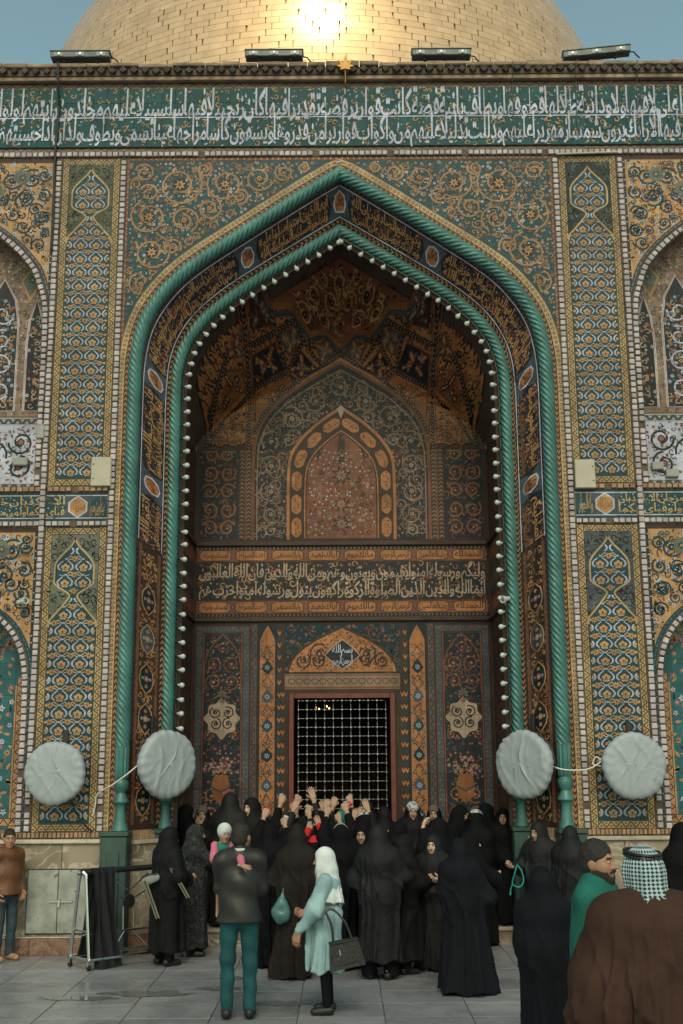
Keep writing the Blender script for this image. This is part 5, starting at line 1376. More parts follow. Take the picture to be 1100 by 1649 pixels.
# ================================================================== string of bulbs
ls = empty('light_string', (0, YI, 0)); tag(ls, 'string of unlit white bulbs following the inner pointed arch', 'light string')
u0 = 2.02 - ZB; nB = 94; Lb = IL - 2 * u0
pts = []
for k in range(300):
    u = u0 + Lb * k / 299; q = samp(IP, u / IL) - samp(IN, u / IL) * .105; pts.append((q[0], -.055, q[1]))
Geo().tube(pts, .011, 5).build('wire', 'black_plastic', ls)
bm_ = Geo().lathe([(.013, .026), (.016, .045), (.024, .062), (.036, .082), (.041, .102), (.037, .122), (.024, .136), (.006, .143)], n=10).build('bulb', 'bulb_glass', smooth=True); bme = bm_.data; bpy.data.objects.remove(bm_)
sm_ = Geo().lathe([(.016, -.012), (.018, .0), (.018, .03), (.013, .034)], n=8).build('socket', 'black_plastic', smooth=True); sme = sm_.data; bpy.data.objects.remove(sm_)
rg = random.Random(2)
for k in range(nB):
    u = u0 + Lb * (k + .5) / nB; q = samp(IP, u / IL) - samp(IN, u / IL) * .105; n_ = -samp(IN, u / IL)
    S_ = .86
    ax = Vector((n_[0], -.35 + rg.uniform(-.12, .12), n_[1] - .12 + rg.uniform(-.12, .12))).normalized(); rot = Vector((0, 0, 1)).rotation_difference(ax).to_matrix().to_4x4()
    o = link('bulb', bme, ls); o.matrix_local = Matrix.Translation((q[0], -.06, q[1])) @ rot @ Matrix.Scale(S_, 4)
    s2 = link('socket', sme, o)

# ================================================================== covered wall fans
def fan(x, y, z, r, yaw, lab, seed, d=.15):
    t = empty('wall_fan', (x, y, z)); t.rotation_euler = (0, 0, yaw); tag(t, lab, 'wall fan', 'wall fans wrapped in pale covers')
    rg = random.Random(seed); ph = [rg.uniform(0, 6.28) for _ in range(12)]; v = []; f = []; na = 120
    ring = [(q_ * .06 + .004, 0) for q_ in range(15)] + [(.90, .003), (.96, .012), (1.0, .04), (1.005, .08), (.985, .115), (.93, .15), (.80, .155), (.6, .13)]
    ring = [(a, b) for a, b in ring]
    for (q, dd) in ring:
        for k in range(na):
            a = k * 2 * math.pi / na; X_, Z_ = q * math.cos(a), q * math.sin(a)
            wr = .020 * (1 - abs(math.sin(4.2 * X_ + 1.1 * Z_ + ph[7] + .9 * math.sin(2.5 * Z_ + ph[8])))) ** 7 + .014 * (1 - abs(math.sin(6.1 * X_ - 1.9 * Z_ + ph[9] + 1.1 * math.sin(3.1 * Z_ + ph[10])))) ** 9 + .0025 * math.sin(9 * X_ + 2.2 * Z_ + ph[0] + 1.2 * math.sin(3 * Z_ + ph[1])) + .0015 * math.sin(17 * X_ - 3 * Z_ + ph[2]) + .002 * math.sin(6 * X_ + 9 * Z_ + ph[3])
            gath = .012 * math.sin(a * 19 + ph[4]) * (1 if q > .9 else max(0, (q - .6) * 2.5)) if True else 0
            rr = r * q * (1 + (.012 * math.sin(a * 23 + ph[5]) + .014 * math.sin(a * 5 + ph[6]) if q > .9 else 0))
            sag = .02 * max(0, -Z_) * (1 if q > .9 else 0)
            v.append((rr * math.cos(a), -.02 + dd * d / .15 - (wr * min(1, 1.3 - q) if dd < .02 else 0) - gath * (.4 if dd < .02 else 0) - .018 * (1 - q * q), rr * math.sin(a) - sag))
    for i in range(len(ring) - 1):
        for k in range(na): f.append((i * na + k, i * na + (k + 1) % na, (i + 1) * na + (k + 1) % na, (i + 1) * na + k))
    f.append(tuple(range(na)))
    link('cover', mesh('cover', v, f, 'cover_cloth', smooth=True), t)
    Geo().tube([(r * .965 * math.cos(k * math.pi / 24), d * .92, r * .965 * math.sin(k * math.pi / 24)) for k in range(49)], .009, 6).build('tie_cord', 'black_plastic', t, smooth=True)
    Geo().lathe([(.03, .10), (.10, .11), (.10, .22), (.05, .24)], (0, 0, 0), (0, 1, 0), 14).build('motor', 'black_plastic', t, smooth=True)
    Geo().tube([(0, .20, 0), (0, .27, .02), (0, .34, .04)], .022).build('arm', 'black_plastic', t)
    return t
fan(-3.46, 14.13, 2.12, .365, 0, 'pale cloth-wrapped wall fan facing front on the left pilaster', 1)
fan(-2.14, 14.50, 2.215, .405, R(42), 'pale cloth-wrapped wall fan turned inward at the left columns', 2)
fan(2.20, 14.50, 2.185, .405, R(-44), 'grey cloth-wrapped wall fan turned inward at the right columns', 3)
fan(3.50, 14.13, 2.165, .385, 0, 'pale cloth-wrapped wall fan facing front on the right pilaster', 4)
for (x, y, z) in ((-3.42, D - .015, 2.15), (3.53, D - .015, 2.2)):
    o = Geo().box(x - .035, x + .035, y - .04, y, z - .42, z + .48, .006).build('mounting_rail', 'black_plastic'); tag(o, 'black vertical mounting rail behind the fan on the %s pilaster' % ('left' if x < 0 else 'right'), 'bracket')
for s in (-1, 1):
    x, y = s * 2.42, D + .285
    o = Geo().box(-.03, .03, -.05, .0, -.45, .55, .006).build('mounting_rail', 'black_plastic'); o.location = (x, y, 2.25); o.rotation_euler = (0, 0, -s * R(47)); tag(o, 'black vertical mounting rail behind the fan at the %s columns' % ('left' if s < 0 else 'right'), 'bracket')
def curve_pts(p, n=10):
    p = [np.array(q, float) for q in p]; p = [2 * p[0] - p[1]] + p + [2 * p[-1] - p[-2]]; o = []
    for i in range(1, len(p) - 2):
        for t in np.linspace(0, 1, n, endpoint=False):
            a, b, c, d = p[i - 1:i + 3]; o.append(.5 * ((2 * b) + (-a + c) * t + (2 * a - 5 * b + 4 * c - d) * t * t + (-a + 3 * b - 3 * c + d) * t ** 3))
    o.append(p[-2]); return [tuple(q) for q in o]
o = Geo().tube(curve_pts([(-2.42, 14.35, 2.27), (-2.58, 14.28, 2.12), (-2.78, 14.33, 1.98), (-2.99, 14.42, 1.86), (-3.02, 14.45, 1.74), (-3.05, 14.46, 1.60)]), .0085, 6).build('fan_cable', 'white_wire'); tag(o, 'thin white cable slung from the left column fan to the pilaster', 'cable')
o = Geo().tube(curve_pts([(2.50, 14.40, 2.22), (2.56, 14.34, 2.15), (2.72, 14.30, 2.11), (2.95, 14.33, 2.115), (3.08, 14.38, 2.16), (3.16, 14.40, 2.22), (3.10, 14.42, 2.26), (3.06, 14.42, 2.18), (3.16, 14.38, 2.15), (3.22, 14.36, 2.17)]), .0085, 6).build('fan_cable', 'white_wire'); tag(o, 'thin white looped cable slung between the two right fans', 'cable')
o = Geo().tube(curve_pts([(-3.32, 14.42, 1.82), (-3.25, 14.40, 1.66), (-3.16, 14.42, 1.52), (-3.05, 14.45, 1.415)]), .013, 6).build('fan_cable', 'black_plastic'); tag(o, 'short black cable hanging under the left pilaster fan', 'cable')

# ================================================================== wheeled steel barrier
bar = empty('crowd_barrier', (-2.95, 13.50, 0)); bar.rotation_euler = (0, 0, math.atan2(1.02, 1.10)); tag(bar, 'wheeled stainless steel crowd barrier with lattice side and black rail', 'barrier')
BL, BH = 1.55, 1.02
def tub(name, pts, r, m='steel', n=8, par=bar): return Geo().tube(pts, r, n).build(name, m, par, smooth=True)
for x in (0.02, BL - .02):
    for s in (-1, 1):
        tub('post', [(x, s * .20, .115), (x, s * .075, BH - .06)], .020)
        tub('post_cap', [(x, s * .075, BH - .06), (x, s * .07, BH - .02), (x - .02 if x < 1 else x + .02, s * .05, BH + .005), (x, s * .03, BH)], .026)
        w = Geo().lathe([(.006, -.016), (.032, -.014), (.032, .014), (.006, .016)], (x, s * .20, .034), (1, 0, 0), 12).build('wheel', 'black_plastic', bar, smooth=True)
        Geo().box(x - .022, x + .022, s * .20 - .012, s * .20 + .012, .045, .095, .004).build('castor_fork', 'steel', w)
    tub('foot_bar', [(x, -.24, .105), (x, .24, .105)], .021)
    tub('brace', [(x, -.155, .40), (x, .155, .40)], .012)
tub('top_rail', [(0, 0, BH + .005), (BL, 0, BH + .005)], .033, 'black_plastic', 10)
tub('rail', [(0, -.20, .11), (BL, -.20, .11)], .018); tub('rail', [(0, .20, .11), (BL, .20, .11)], .018); tub('rail', [(0, -.05, .36), (BL, -.05, .36)], .014)
for k in range(2):
    a = .30 + k * .62; c = a + .31; zc_, zt, zb = .67, .97, .36
    for sg in (-1, 1):
        tub('lattice_bar', [(c + sg * .26, -.03, zt), (c + sg * .02, -.04, zc_ + .13)], .009); tub('lattice_bar', [(c + sg * .13, -.03, zt), (c + sg * .06, -.04, zc_ + .05)], .009) if False else None
        tub('lattice_bar', [(c + sg * .27, -.04, .80), (c + sg * .06, -.04, zc_ + .03)], .009); tub('lattice_bar', [(c + sg * .07, -.04, zc_ - .05), (c + sg * .07, -.05, zb)], .009)
        tub('lattice_bar', [(c + sg * .05, -.05, zb), (c + sg * .27, -.12, .13)], .009)
    Geo().lathe([(.002, -.008), (.078, -.007), (.082, 0), (.078, .007), (.002, .008)], (c, -.045, zc_), (0, 1, 0), 20).build('oval_plate', 'black_plastic', bar, smooth=True)
# cloth over its near end
cl = empty('draped_cloth', (-2.95, 13.50, 0)); cl.rotation_euler = bar.rotation_euler; tag(cl, 'black cloth hanging over the near end of the steel barrier', 'cloth')
mat('black_cloth', (0.010, 0.011, 0.014), 0.78, 0, 0.25, 6, 0.25, 30, spec=0.25)
v = []; f = []; nu, nv_ = 34, 60
for i in range(nu + 1):
    x = .12 + .30 * i / nu
    for j in range(nv_ + 1):
        s = -1 + 2 * j / nv_; dn = abs(s); d = dn * .98; wv = math.sin(i / nu * 22 + s * 1.5) * .020 * min(1, dn * 3) + math.sin(i / nu * 9 + 1) * .03 * dn
        if dn < .06: y, z = s / .06 * .034, BH + .045 - .02 * (dn / .06) ** 2
        else: y, z = math.copysign(.045 + .16 * dn ** 1.4 + .0, s) + wv, BH + .02 - (dn - .06) * (1.03 if s < 0 else .98) * 1.06
        v.append((x + .05 * math.sin(dn * 3 + i * .3) * dn, y, max(z, .006 + .004 * (i % 3))))
f = [(i * (nv_ + 1) + j, i * (nv_ + 1) + j + 1, (i + 1) * (nv_ + 1) + j + 1, (i + 1) * (nv_ + 1) + j) for i in range(nu) for j in range(nv_)]
link('sheet', mesh('sheet', v, f, 'black_cloth', smooth=True), cl)
# ================================================================== people
mat('skin', (0.36, 0.215, 0.155), 0.55, 0, 0.08, 30, spec=0.35); mat('skin_tan', (0.33, 0.18, 0.115), 0.55, 0, 0.08, 30, spec=0.35); mat('skin_pale', (0.52, 0.34, 0.25), 0.55, 0, 0.08, 30, spec=0.35)
mat('lip', (0.30, 0.135, 0.105), 0.5); mat('brow', (0.018, 0.012, 0.010), 0.8); mat('eye_white', (0.55, 0.53, 0.50), 0.3); mat('iris', (0.015, 0.010, 0.008), 0.2)
mat('hair_black', (0.012, 0.010, 0.009), 0.6, 0, 0.4, 60, 0.6, 120); mat('beard', (0.022, 0.016, 0.013), 0.85, 0, 0.3, 60, 0.5, 150)
def cloth(name, col, rough=0.8, bump=0.35, bs=22, sheen=0.0, var=0.2, spec=0.25): return mat(name, col, rough, 0, var, 7, bump, bs, spec=spec, sheen=sheen)
cloth('chador_black', (0.0042, 0.0046, 0.0062), .8, spec=.12); cloth('chador_soft', (0.0062, 0.0066, 0.0085), .7, spec=.16); cloth('chador_blue', (0.0052, 0.0062, 0.010), .8, spec=.14); cloth('chador_brown', (0.016, 0.0125, 0.0125), .8, spec=.15); cloth('chador_char', (0.020, 0.021, 0.025), .7)
cloth('chador_charcoal', (0.011, 0.0115, 0.0135), .66, spec=.2); cloth('leather_black', (0.016, 0.0155, 0.016), .45, .25, 14, spec=.4, var=.08); cloth('jeans_teal', (0.011, 0.062, 0.072), .8, .3, 60); cloth('jeans_blue', (0.035, 0.055, 0.075), .8, .3, 60); cloth('leather_brown', (0.13, 0.052, 0.024), .5, .5, 16, spec=.45)
cloth('pale_turquoise', (0.25, 0.385, 0.42), .8, .2, 18); cloth('white_scarf', (0.56, 0.60, 0.62), .75, .2, 20); cloth('green_wool', (0.012, 0.115, 0.092), .8, .25, 50); cloth('red_cloth', (0.50, 0.015, 0.02), .7); cloth('pink_cloth', (0.50, 0.14, 0.22), .8); cloth('grey_cloth', (0.20, 0.21, 0.21), .8); cloth('teal_cloth', (0.02, 0.16, 0.14), .8); cloth('tan_scarf', (0.10, 0.075, 0.06), .8)
cloth('shoe_black', (0.012, 0.012, 0.013), .5, .1, 20, spec=.4); cloth('bag_leather', (0.016, 0.017, 0.02), .42, .3, 40, spec=.5); cloth('white_trim', (0.55, 0.55, 0.52), .8)
def two_tone(name, c1, c2, scale, thr, rough=.85, kind_='noise'):
    m = bpy.data.materials.new(name); m.use_nodes = True; n, l = m.node_tree.nodes, m.node_tree.links; b = n['Principled BSDF']; b.inputs['Roughness'].default_value = rough; b.inputs['Specular IOR Level'].default_value = .2
    tc = n.new('ShaderNodeTexCoord')
    if kind_ == 'check':
        uv = n.new('ShaderNodeVectorMath'); uv.operation = 'MULTIPLY'; uv.inputs[1].default_value = scale; l.new(tc.outputs['UV'], uv.inputs[0])
        sp = n.new('ShaderNodeSeparateXYZ'); l.new(uv.outputs[0], sp.inputs[0]); ds = []
        for k in (0, 1):
            f = n.new('ShaderNodeMath'); f.operation = 'PINGPONG'; f.inputs[1].default_value = .5; l.new(sp.outputs[k], f.inputs[0]); ds.append(f)
        a = n.new('ShaderNodeMath'); a.operation = 'ADD'; l.new(ds[0].outputs[0], a.inputs[0]); l.new(ds[1].outputs[0], a.inputs[1]); src = a.outputs[0]
    elif kind_ == 'weave':
        w = n.new('ShaderNodeTexVoronoi'); w.inputs['Scale'].default_value = scale; l.new(tc.outputs['Object'], w.inputs['Vector']); src = w.outputs['Distance']
    else:
        w = n.new('ShaderNodeTexNoise'); w.inputs['Scale'].default_value = scale; w.inputs['Detail'].default_value = 2; w.inputs['Distortion'].default_value = 1.5; l.new(tc.outputs['Object'], w.inputs['Vector']); src = w.outputs[0]
    r = n.new('ShaderNodeMapRange'); r.inputs[1].default_value = thr - .03; r.inputs[2].default_value = thr + .03; l.new(src, r.inputs[0])
    mx = n.new('ShaderNodeMix'); mx.data_type = 'RGBA'; l.new(r.outputs[0], mx.inputs[0]); mx.inputs[6].default_value = (*c1, 1); mx.inputs[7].default_value = (*c2, 1); l.new(mx.outputs[2], b.inputs['Base Color'])
    MATS[name] = m
two_tone('floral_scarf', (0.05, 0.055, 0.06), (0.40, 0.43, 0.45), 30, .47); two_tone('floral_dark', (0.016, 0.017, 0.02), (0.05, 0.055, 0.055), 26, .56)
two_tone('keffiyeh', (0.34, 0.44, 0.48), (0.020, 0.035, 0.045), (1, 1, 1), .54, .85, 'check')
two_tone('lace', (0.55, 0.60, 0.62), (0.05, 0.06, 0.06), 60, .30, .8, 'weave')
def cloak_mat():
    m = mat('cloak_brown', (0.048, 0.024, 0.0185), .85, 0, .25, 5, .5, 45, spec=.15); n, l = m.node_tree.nodes, m.node_tree.links
    tc = n.new('ShaderNodeTexCoord'); v = n.new('ShaderNodeTexVoronoi'); v.inputs['Scale'].default_value = 130; l.new(tc.outputs['Object'], v.inputs['Vector'])
    bp = n.new('ShaderNodeBump'); bp.inputs['Strength'].default_value = .25; bp.inputs['Distance'].default_value = .01; l.new(v.outputs['Distance'], bp.inputs['Height']); l.new(bp.outputs[0], n['Principled BSDF'].inputs['Normal'])
cloak_mat()

# ---------------------------------------------------------------- implicit-surface modelling
class Sdf:
    def __init__(s): s.p = []
    def cap(s, a, b, ra, rb=None, k=.03, sub=False, sc=(1, 1, 1)):
        s.p.append(('c', np.array(a, float), np.array(b, float), ra, ra if rb is None else rb, k, sub, np.array(sc, float))); return s
    def ell(s, c, r, k=.03, sub=False, rot=None):
        s.p.append(('e', np.array(c, float), np.array(r, float), rot, 0, k, sub, None)); return s
    def chain(s, pts, rs, k=.03):
        for i in range(len(pts) - 1): s.cap(pts[i], pts[i + 1], rs[i], rs[i + 1], k)
        return s
    def bounds(s):
        lo, hi = np.full(3, 9.), np.full(3, -9.)
        for q in s.p:
            if q[6]: continue
            if q[0] == 'c':
                r = max(q[3], q[4]) * q[7]; lo = np.minimum(lo, np.minimum(q[1], q[2]) - r); hi = np.maximum(hi, np.maximum(q[1], q[2]) + r)
            else: r = max(q[2]) if q[3] is not None else q[2]; lo = np.minimum(lo, q[1] - r); hi = np.maximum(hi, q[1] + r)
        return lo, hi
    def mesh(s, h, disp=None, cuts=(), pad=.06):
        lo, hi = s.bounds(); lo -= pad; hi += pad; n = np.maximum(4, np.ceil((hi - lo) / h).astype(int) + 1)
        ax = [lo[i] + h * np.arange(n[i]) for i in range(3)]; F = np.full(n, .5)
        for q in s.p:
            if q[0] == 'c': r = max(q[3], q[4]) * q[7]; a, b = np.minimum(q[1], q[2]) - r, np.maximum(q[1], q[2]) + r
            else: r = max(q[2]) if q[3] is not None else q[2]; a, b = q[1] - r, q[1] + r
            m = q[5] + 2.5 * h + .02
            i0 = np.clip(((a - m - lo) / h).astype(int), 0, n - 1); i1 = np.clip(((b + m - lo) / h).astype(int) + 2, 1, n)
            if (i1 <= i0).any(): continue
            X, Y, Z = np.meshgrid(ax[0][i0[0]:i1[0]], ax[1][i0[1]:i1[1]], ax[2][i0[2]:i1[2]], indexing='ij')
            if q[0] == 'c':
                sc = q[7]; A = q[1] / sc; Bv = q[2] / sc - A; X, Y, Z = X / sc[0] - A[0], Y / sc[1] - A[1], Z / sc[2] - A[2]
                t = np.clip((X * Bv[0] + Y * Bv[1] + Z * Bv[2]) / max(1e-9, Bv @ Bv), 0, 1)
                d = (np.sqrt((X - t * Bv[0]) ** 2 + (Y - t * Bv[1]) ** 2 + (Z - t * Bv[2]) ** 2) - (q[3] + (q[4] - q[3]) * t)) * sc.min()
            else:
                X, Y, Z = X - q[1][0], Y - q[1][1], Z - q[1][2]
                if q[3] is not None:
                    Rm = np.array(q[3]); X, Y, Z = (Rm[0][0] * X + Rm[1][0] * Y + Rm[2][0] * Z, Rm[0][1] * X + Rm[1][1] * Y + Rm[2][1] * Z, Rm[0][2] * X + Rm[1][2] * Y + Rm[2][2] * Z)
                r = q[2]; k0 = np.sqrt((X / r[0]) ** 2 + (Y / r[1]) ** 2 + (Z / r[2]) ** 2); k1 = np.sqrt((X / r[0] ** 2) ** 2 + (Y / r[1] ** 2) ** 2 + (Z / r[2] ** 2) ** 2) + 1e-9
                d = k0 * (k0 - 1) / k1
            S = F[i0[0]:i1[0], i0[1]:i1[1], i0[2]:i1[2]]; k = max(q[5], 1e-4)
            if q[6]:
                w = np.maximum(k - np.abs(S + d), 0) / k; S[...] = np.maximum(S, -d) + w * w * k * .25
            else:
                w = np.maximum(k - np.abs(S - d), 0) / k; S[...] = np.minimum(S, d) - w * w * k * .25
        if disp or cuts:
            X, Y, Z = np.meshgrid(*ax, indexing='ij')
            if disp: F = F + disp(X, Y, Z)
            for c in cuts: F = np.maximum(F, c(X, Y, Z))
        F[0] = F[-1] = .5; F[:, 0] = F[:, -1] = .5; F[:, :, 0] = F[:, :, -1] = .5
        return nets(F, lo, h)
def nets(F, lo, h):
    """surface nets"""
    I = F < 0; c = I[:-1, :-1, :-1]; n = np.array(F.shape) - 1
    cnt = sum(I[a:a + n[0], b:b + n[1], d:d + n[2]].astype(np.int8) for a in (0, 1) for b in (0, 1) for d in (0, 1))
    act = (cnt > 0) & (cnt < 8); idx = np.argwhere(act)
    if len(idx) == 0: return np.zeros((0, 3)), np.zeros((0, 4), int)
    off = np.array([(a, b, d) for a in (0, 1) for b in (0, 1) for d in (0, 1)])
    val = np.stack([F[idx[:, 0] + o[0], idx[:, 1] + o[1], idx[:, 2] + o[2]] for o in off], 1)
    pos = np.zeros((len(idx), 3)); num = np.zeros(len(idx))
    for i in range(8):
        for j in range(i + 1, 8):
            if np.abs(off[i] - off[j]).sum() != 1: continue
            a, b = val[:, i], val[:, j]; m = (a < 0) != (b < 0); t = np.where(m, a / np.where(m, a - b, 1), 0)
            pos += m[:, None] * (off[i] + t[:, None] * (off[j] - off[i])); num += m
    V = lo + (idx + pos / num[:, None]) * h
    vid = np.full(act.shape, -1); vid[tuple(idx.T)] = np.arange(len(idx)); Q = []
    for ax in range(3):
        u, w = (ax + 1) % 3, (ax + 2) % 3
        A = np.moveaxis(I, (ax, u, w), (0, 1, 2)); G = np.moveaxis(vid, (ax, u, w), (0, 1, 2))
        e = (A[:-1] != A[1:])[:, 1:-1, 1:-1]; q = np.argwhere(e)
        if len(q) == 0: continue
        x, y, z = q.T
        f = np.stack([G[x, y, z], G[x, y + 1, z], G[x, y + 1, z + 1], G[x, y, z + 1]], 1)
        flip = ~A[x, y + 1, z + 1]; f[flip] = f[flip][:, ::-1]; Q.append(f)
    return V, np.concatenate(Q)
def raw_mesh(name, V, Q, mats, mi=None):
    me = bpy.data.meshes.new(name); me.vertices.add(len(V)); me.vertices.foreach_set('co', np.asarray(V, np.float32).ravel())
    me.loops.add(len(Q) * 4); me.loops.foreach_set('vertex_index', np.asarray(Q, np.int32).ravel()); me.polygons.add(len(Q)); me.polygons.foreach_set('loop_start', np.arange(len(Q), dtype=np.int32) * 4)
    for m in ([mats] if isinstance(mats, str) else mats): me.materials.append(MATS[m])
    if mi is not None: me.polygons.foreach_set('material_index', np.asarray(mi, np.int32))
    me.polygons.foreach_set('use_smooth', np.ones(len(Q), bool)); me.update(calc_edges=True); me.validate()
    return me
def rotm(yaw, pitch=0, roll=0): return np.array(Matrix.Rotation(yaw, 3, 'Z') @ Matrix.Rotation(pitch, 3, 'X') @ Matrix.Rotation(roll, 3, 'Y'))

# ---------------------------------------------------------------- head and hand templates
def make_head(kind_):
    male = kind_ == 'male'; S = Sdf()
    S.ell((0, -.012, .022), (.074, .092, .096)).ell((0, .018, -.035), (.060 if not male else .063, .070, .084), .04)
    S.ell((0, .052, -.096), (.026, .026, .022) if not male else (.032, .028, .026), .045).ell((.034, .050, -.030), (.027, .026, .030), .03).ell((-.034, .050, -.030), (.027, .026, .030), .03)
    S.ell((0, .074, .024), (.048, .014, .010), .022)
    for s in (-1, 1): S.ell((s * .031, .100, .004), (.021, .022, .013), .014, True)
    S.cap((0, .086, .012), (0, .108 if not male else .113, -.028), .0075, .012, .014)
    for s in (-1, 1): S.ell((s * .011, .096, -.032), (.009, .010, .008), .008); S.ell((s * .075, -.008, -.012), (.010, .022, .031), .012)
    S.ell((0, .086, -.057), (.021, .011, .0055), .007).ell((0, .084, -.069), (.018, .011, .0065), .007).ell((0, .094, -.063), (.022, .012, .0018), .003, True)
    S.cap((0, -.018, -.07), (0, -.034, -.21), .050, .054, .03)
    V, Q = S.mesh(.0062, pad=.02); C = V[Q].mean(1); mi = np.zeros(len(Q), int); x, y, z = np.abs(C[:, 0]), C[:, 1], C[:, 2]
    mi[(x < .022) & (y > .080) & (z < -.051) & (z > -.077)] = 1
    mi[(x > .012) & (x < .050) & (y > .060) & (z > .019 + .10 * (x - .012) * (x < .03)) & (z < .030)] = 2
    # eyeballs
    for s in (-1, 1):
        E = Sdf().ell((s * .031, .0815, .003), (.0125, .010, .0062)); v, q = E.mesh(.0025, pad=.01); cc = v[q].mean(1)
        d = np.hypot(cc[:, 0] - s * .031, cc[:, 2] - .003); m_ = np.where((d < .0064) & (cc[:, 1] > .08), 4, 3)
        Q = np.r_[Q, q + len(V)]; V = np.r_[V, v]; mi = np.r_[mi, m_]
    return V, Q, mi
HEADS = {k: make_head(k) for k in ('female', 'male')}
def make_hand(pose):
    """right hand, wrist at origin, fingers along +z, palm facing +y, thumb on +x"""
    S = Sdf(); S.cap((0, 0, -.07), (0, 0, .01), .023, .024, .02, sc=(1.1, .85, 1))
    for x in (-.028, -.010, .010, .028): S.cap((x * .75, 0, .015), (x, 0, .085 - abs(x + .004) * .25), .016, .0125, .012)
    L = {'open': (.10, .18, .10), 'relax': (.35, .55, .35), 'grip': (.75, 1.0, .55)}[pose]
    for i, (x, ln) in enumerate(((-.031, .060), (-.0105, .072), (.0105, .078), (.031, .070))):
        sp = x * (2.2 if pose == 'open' else .6); p = np.array((x, 0, .085 - abs(x + .004) * .25)); a = 0; r = .0098 if i else .0085
        for k in range(3):
            a += L[k]; q = p + np.array((sp * .25, math.sin(a), math.cos(a))) * ln * (.45, .32, .25)[k]; S.cap(p, q, r, r * .92, .004); p = q; r *= .92
    t = {'open': .9, 'relax': .6, 'grip': .35}[pose]
    p = np.array((.024, .006, .028)); q = p + np.array((.036 * t + .008, .022, .030)); S.cap(p, q, .014, .0115, .012); w = q + np.array((.012 * t - .004, .016, .026)); S.cap(q, w, .0112, .0095, .004)
    return S.mesh(.0048, pad=.015)
HANDS = {k: make_hand(k) for k in ('open', 'relax', 'grip')}

def fold(seed, z0, z1, amp, n1=8, n2=13, tw=1.2):
    """hanging cloth: irregular ridges that fade towards the top, a few slanting pulls"""
    rg = random.Random(seed); a, b, c, g = (rg.uniform(0, 6.28) for _ in range(4)); d, e = rg.uniform(-tw, tw), rg.uniform(-tw, tw)
    def f(X, Y, Z):
        th = np.arctan2(Y, X); th = th + .38 * np.sin(2 * th + a) + .20 * np.sin(3 * th + b) + .10 * np.sin(4 * Z + c)
        t = np.clip((z1 - Z) / (z1 - z0), 0, 1) ** .7
        s1 = (1 - np.abs(np.sin(n1 * .5 * th + a + d * Z * 1.6 + .5 * np.sin(2.6 * Z + b)))) ** 2.2
        s2 = (1 - np.abs(np.sin(n2 * .5 * th + b + e * Z * 2.2 + .6 * np.sin(3.3 * Z + g)))) ** 2.0
        s3 = (1 - np.abs(np.sin(9 * Z + 3.2 * th + c + 1.2 * np.sin(2 * th + g)))) ** 3 * np.exp(-((Z - .98) / .26) ** 2)
        return -amp * (t * (1.25 * s1 + .7 * s2) + .42 * s3) + amp * .55 * t
    return f
def wrinkle(seed, amp, fz=26, fx=9):
    rg = random.Random(seed); p = [rg.uniform(0, 6.28) for _ in range(4)]
    return lambda X, Y, Z: amp * (np.sin(fz * Z + fx * X + p[0] + 2.0 * np.sin(5 * X + 3 * Y + p[1])) * .6 + np.sin(fz * .6 * Z - fx * 1.3 * X + fx * Y + p[2] + 1.5 * np.sin(7 * Z + p[3])) * .4)

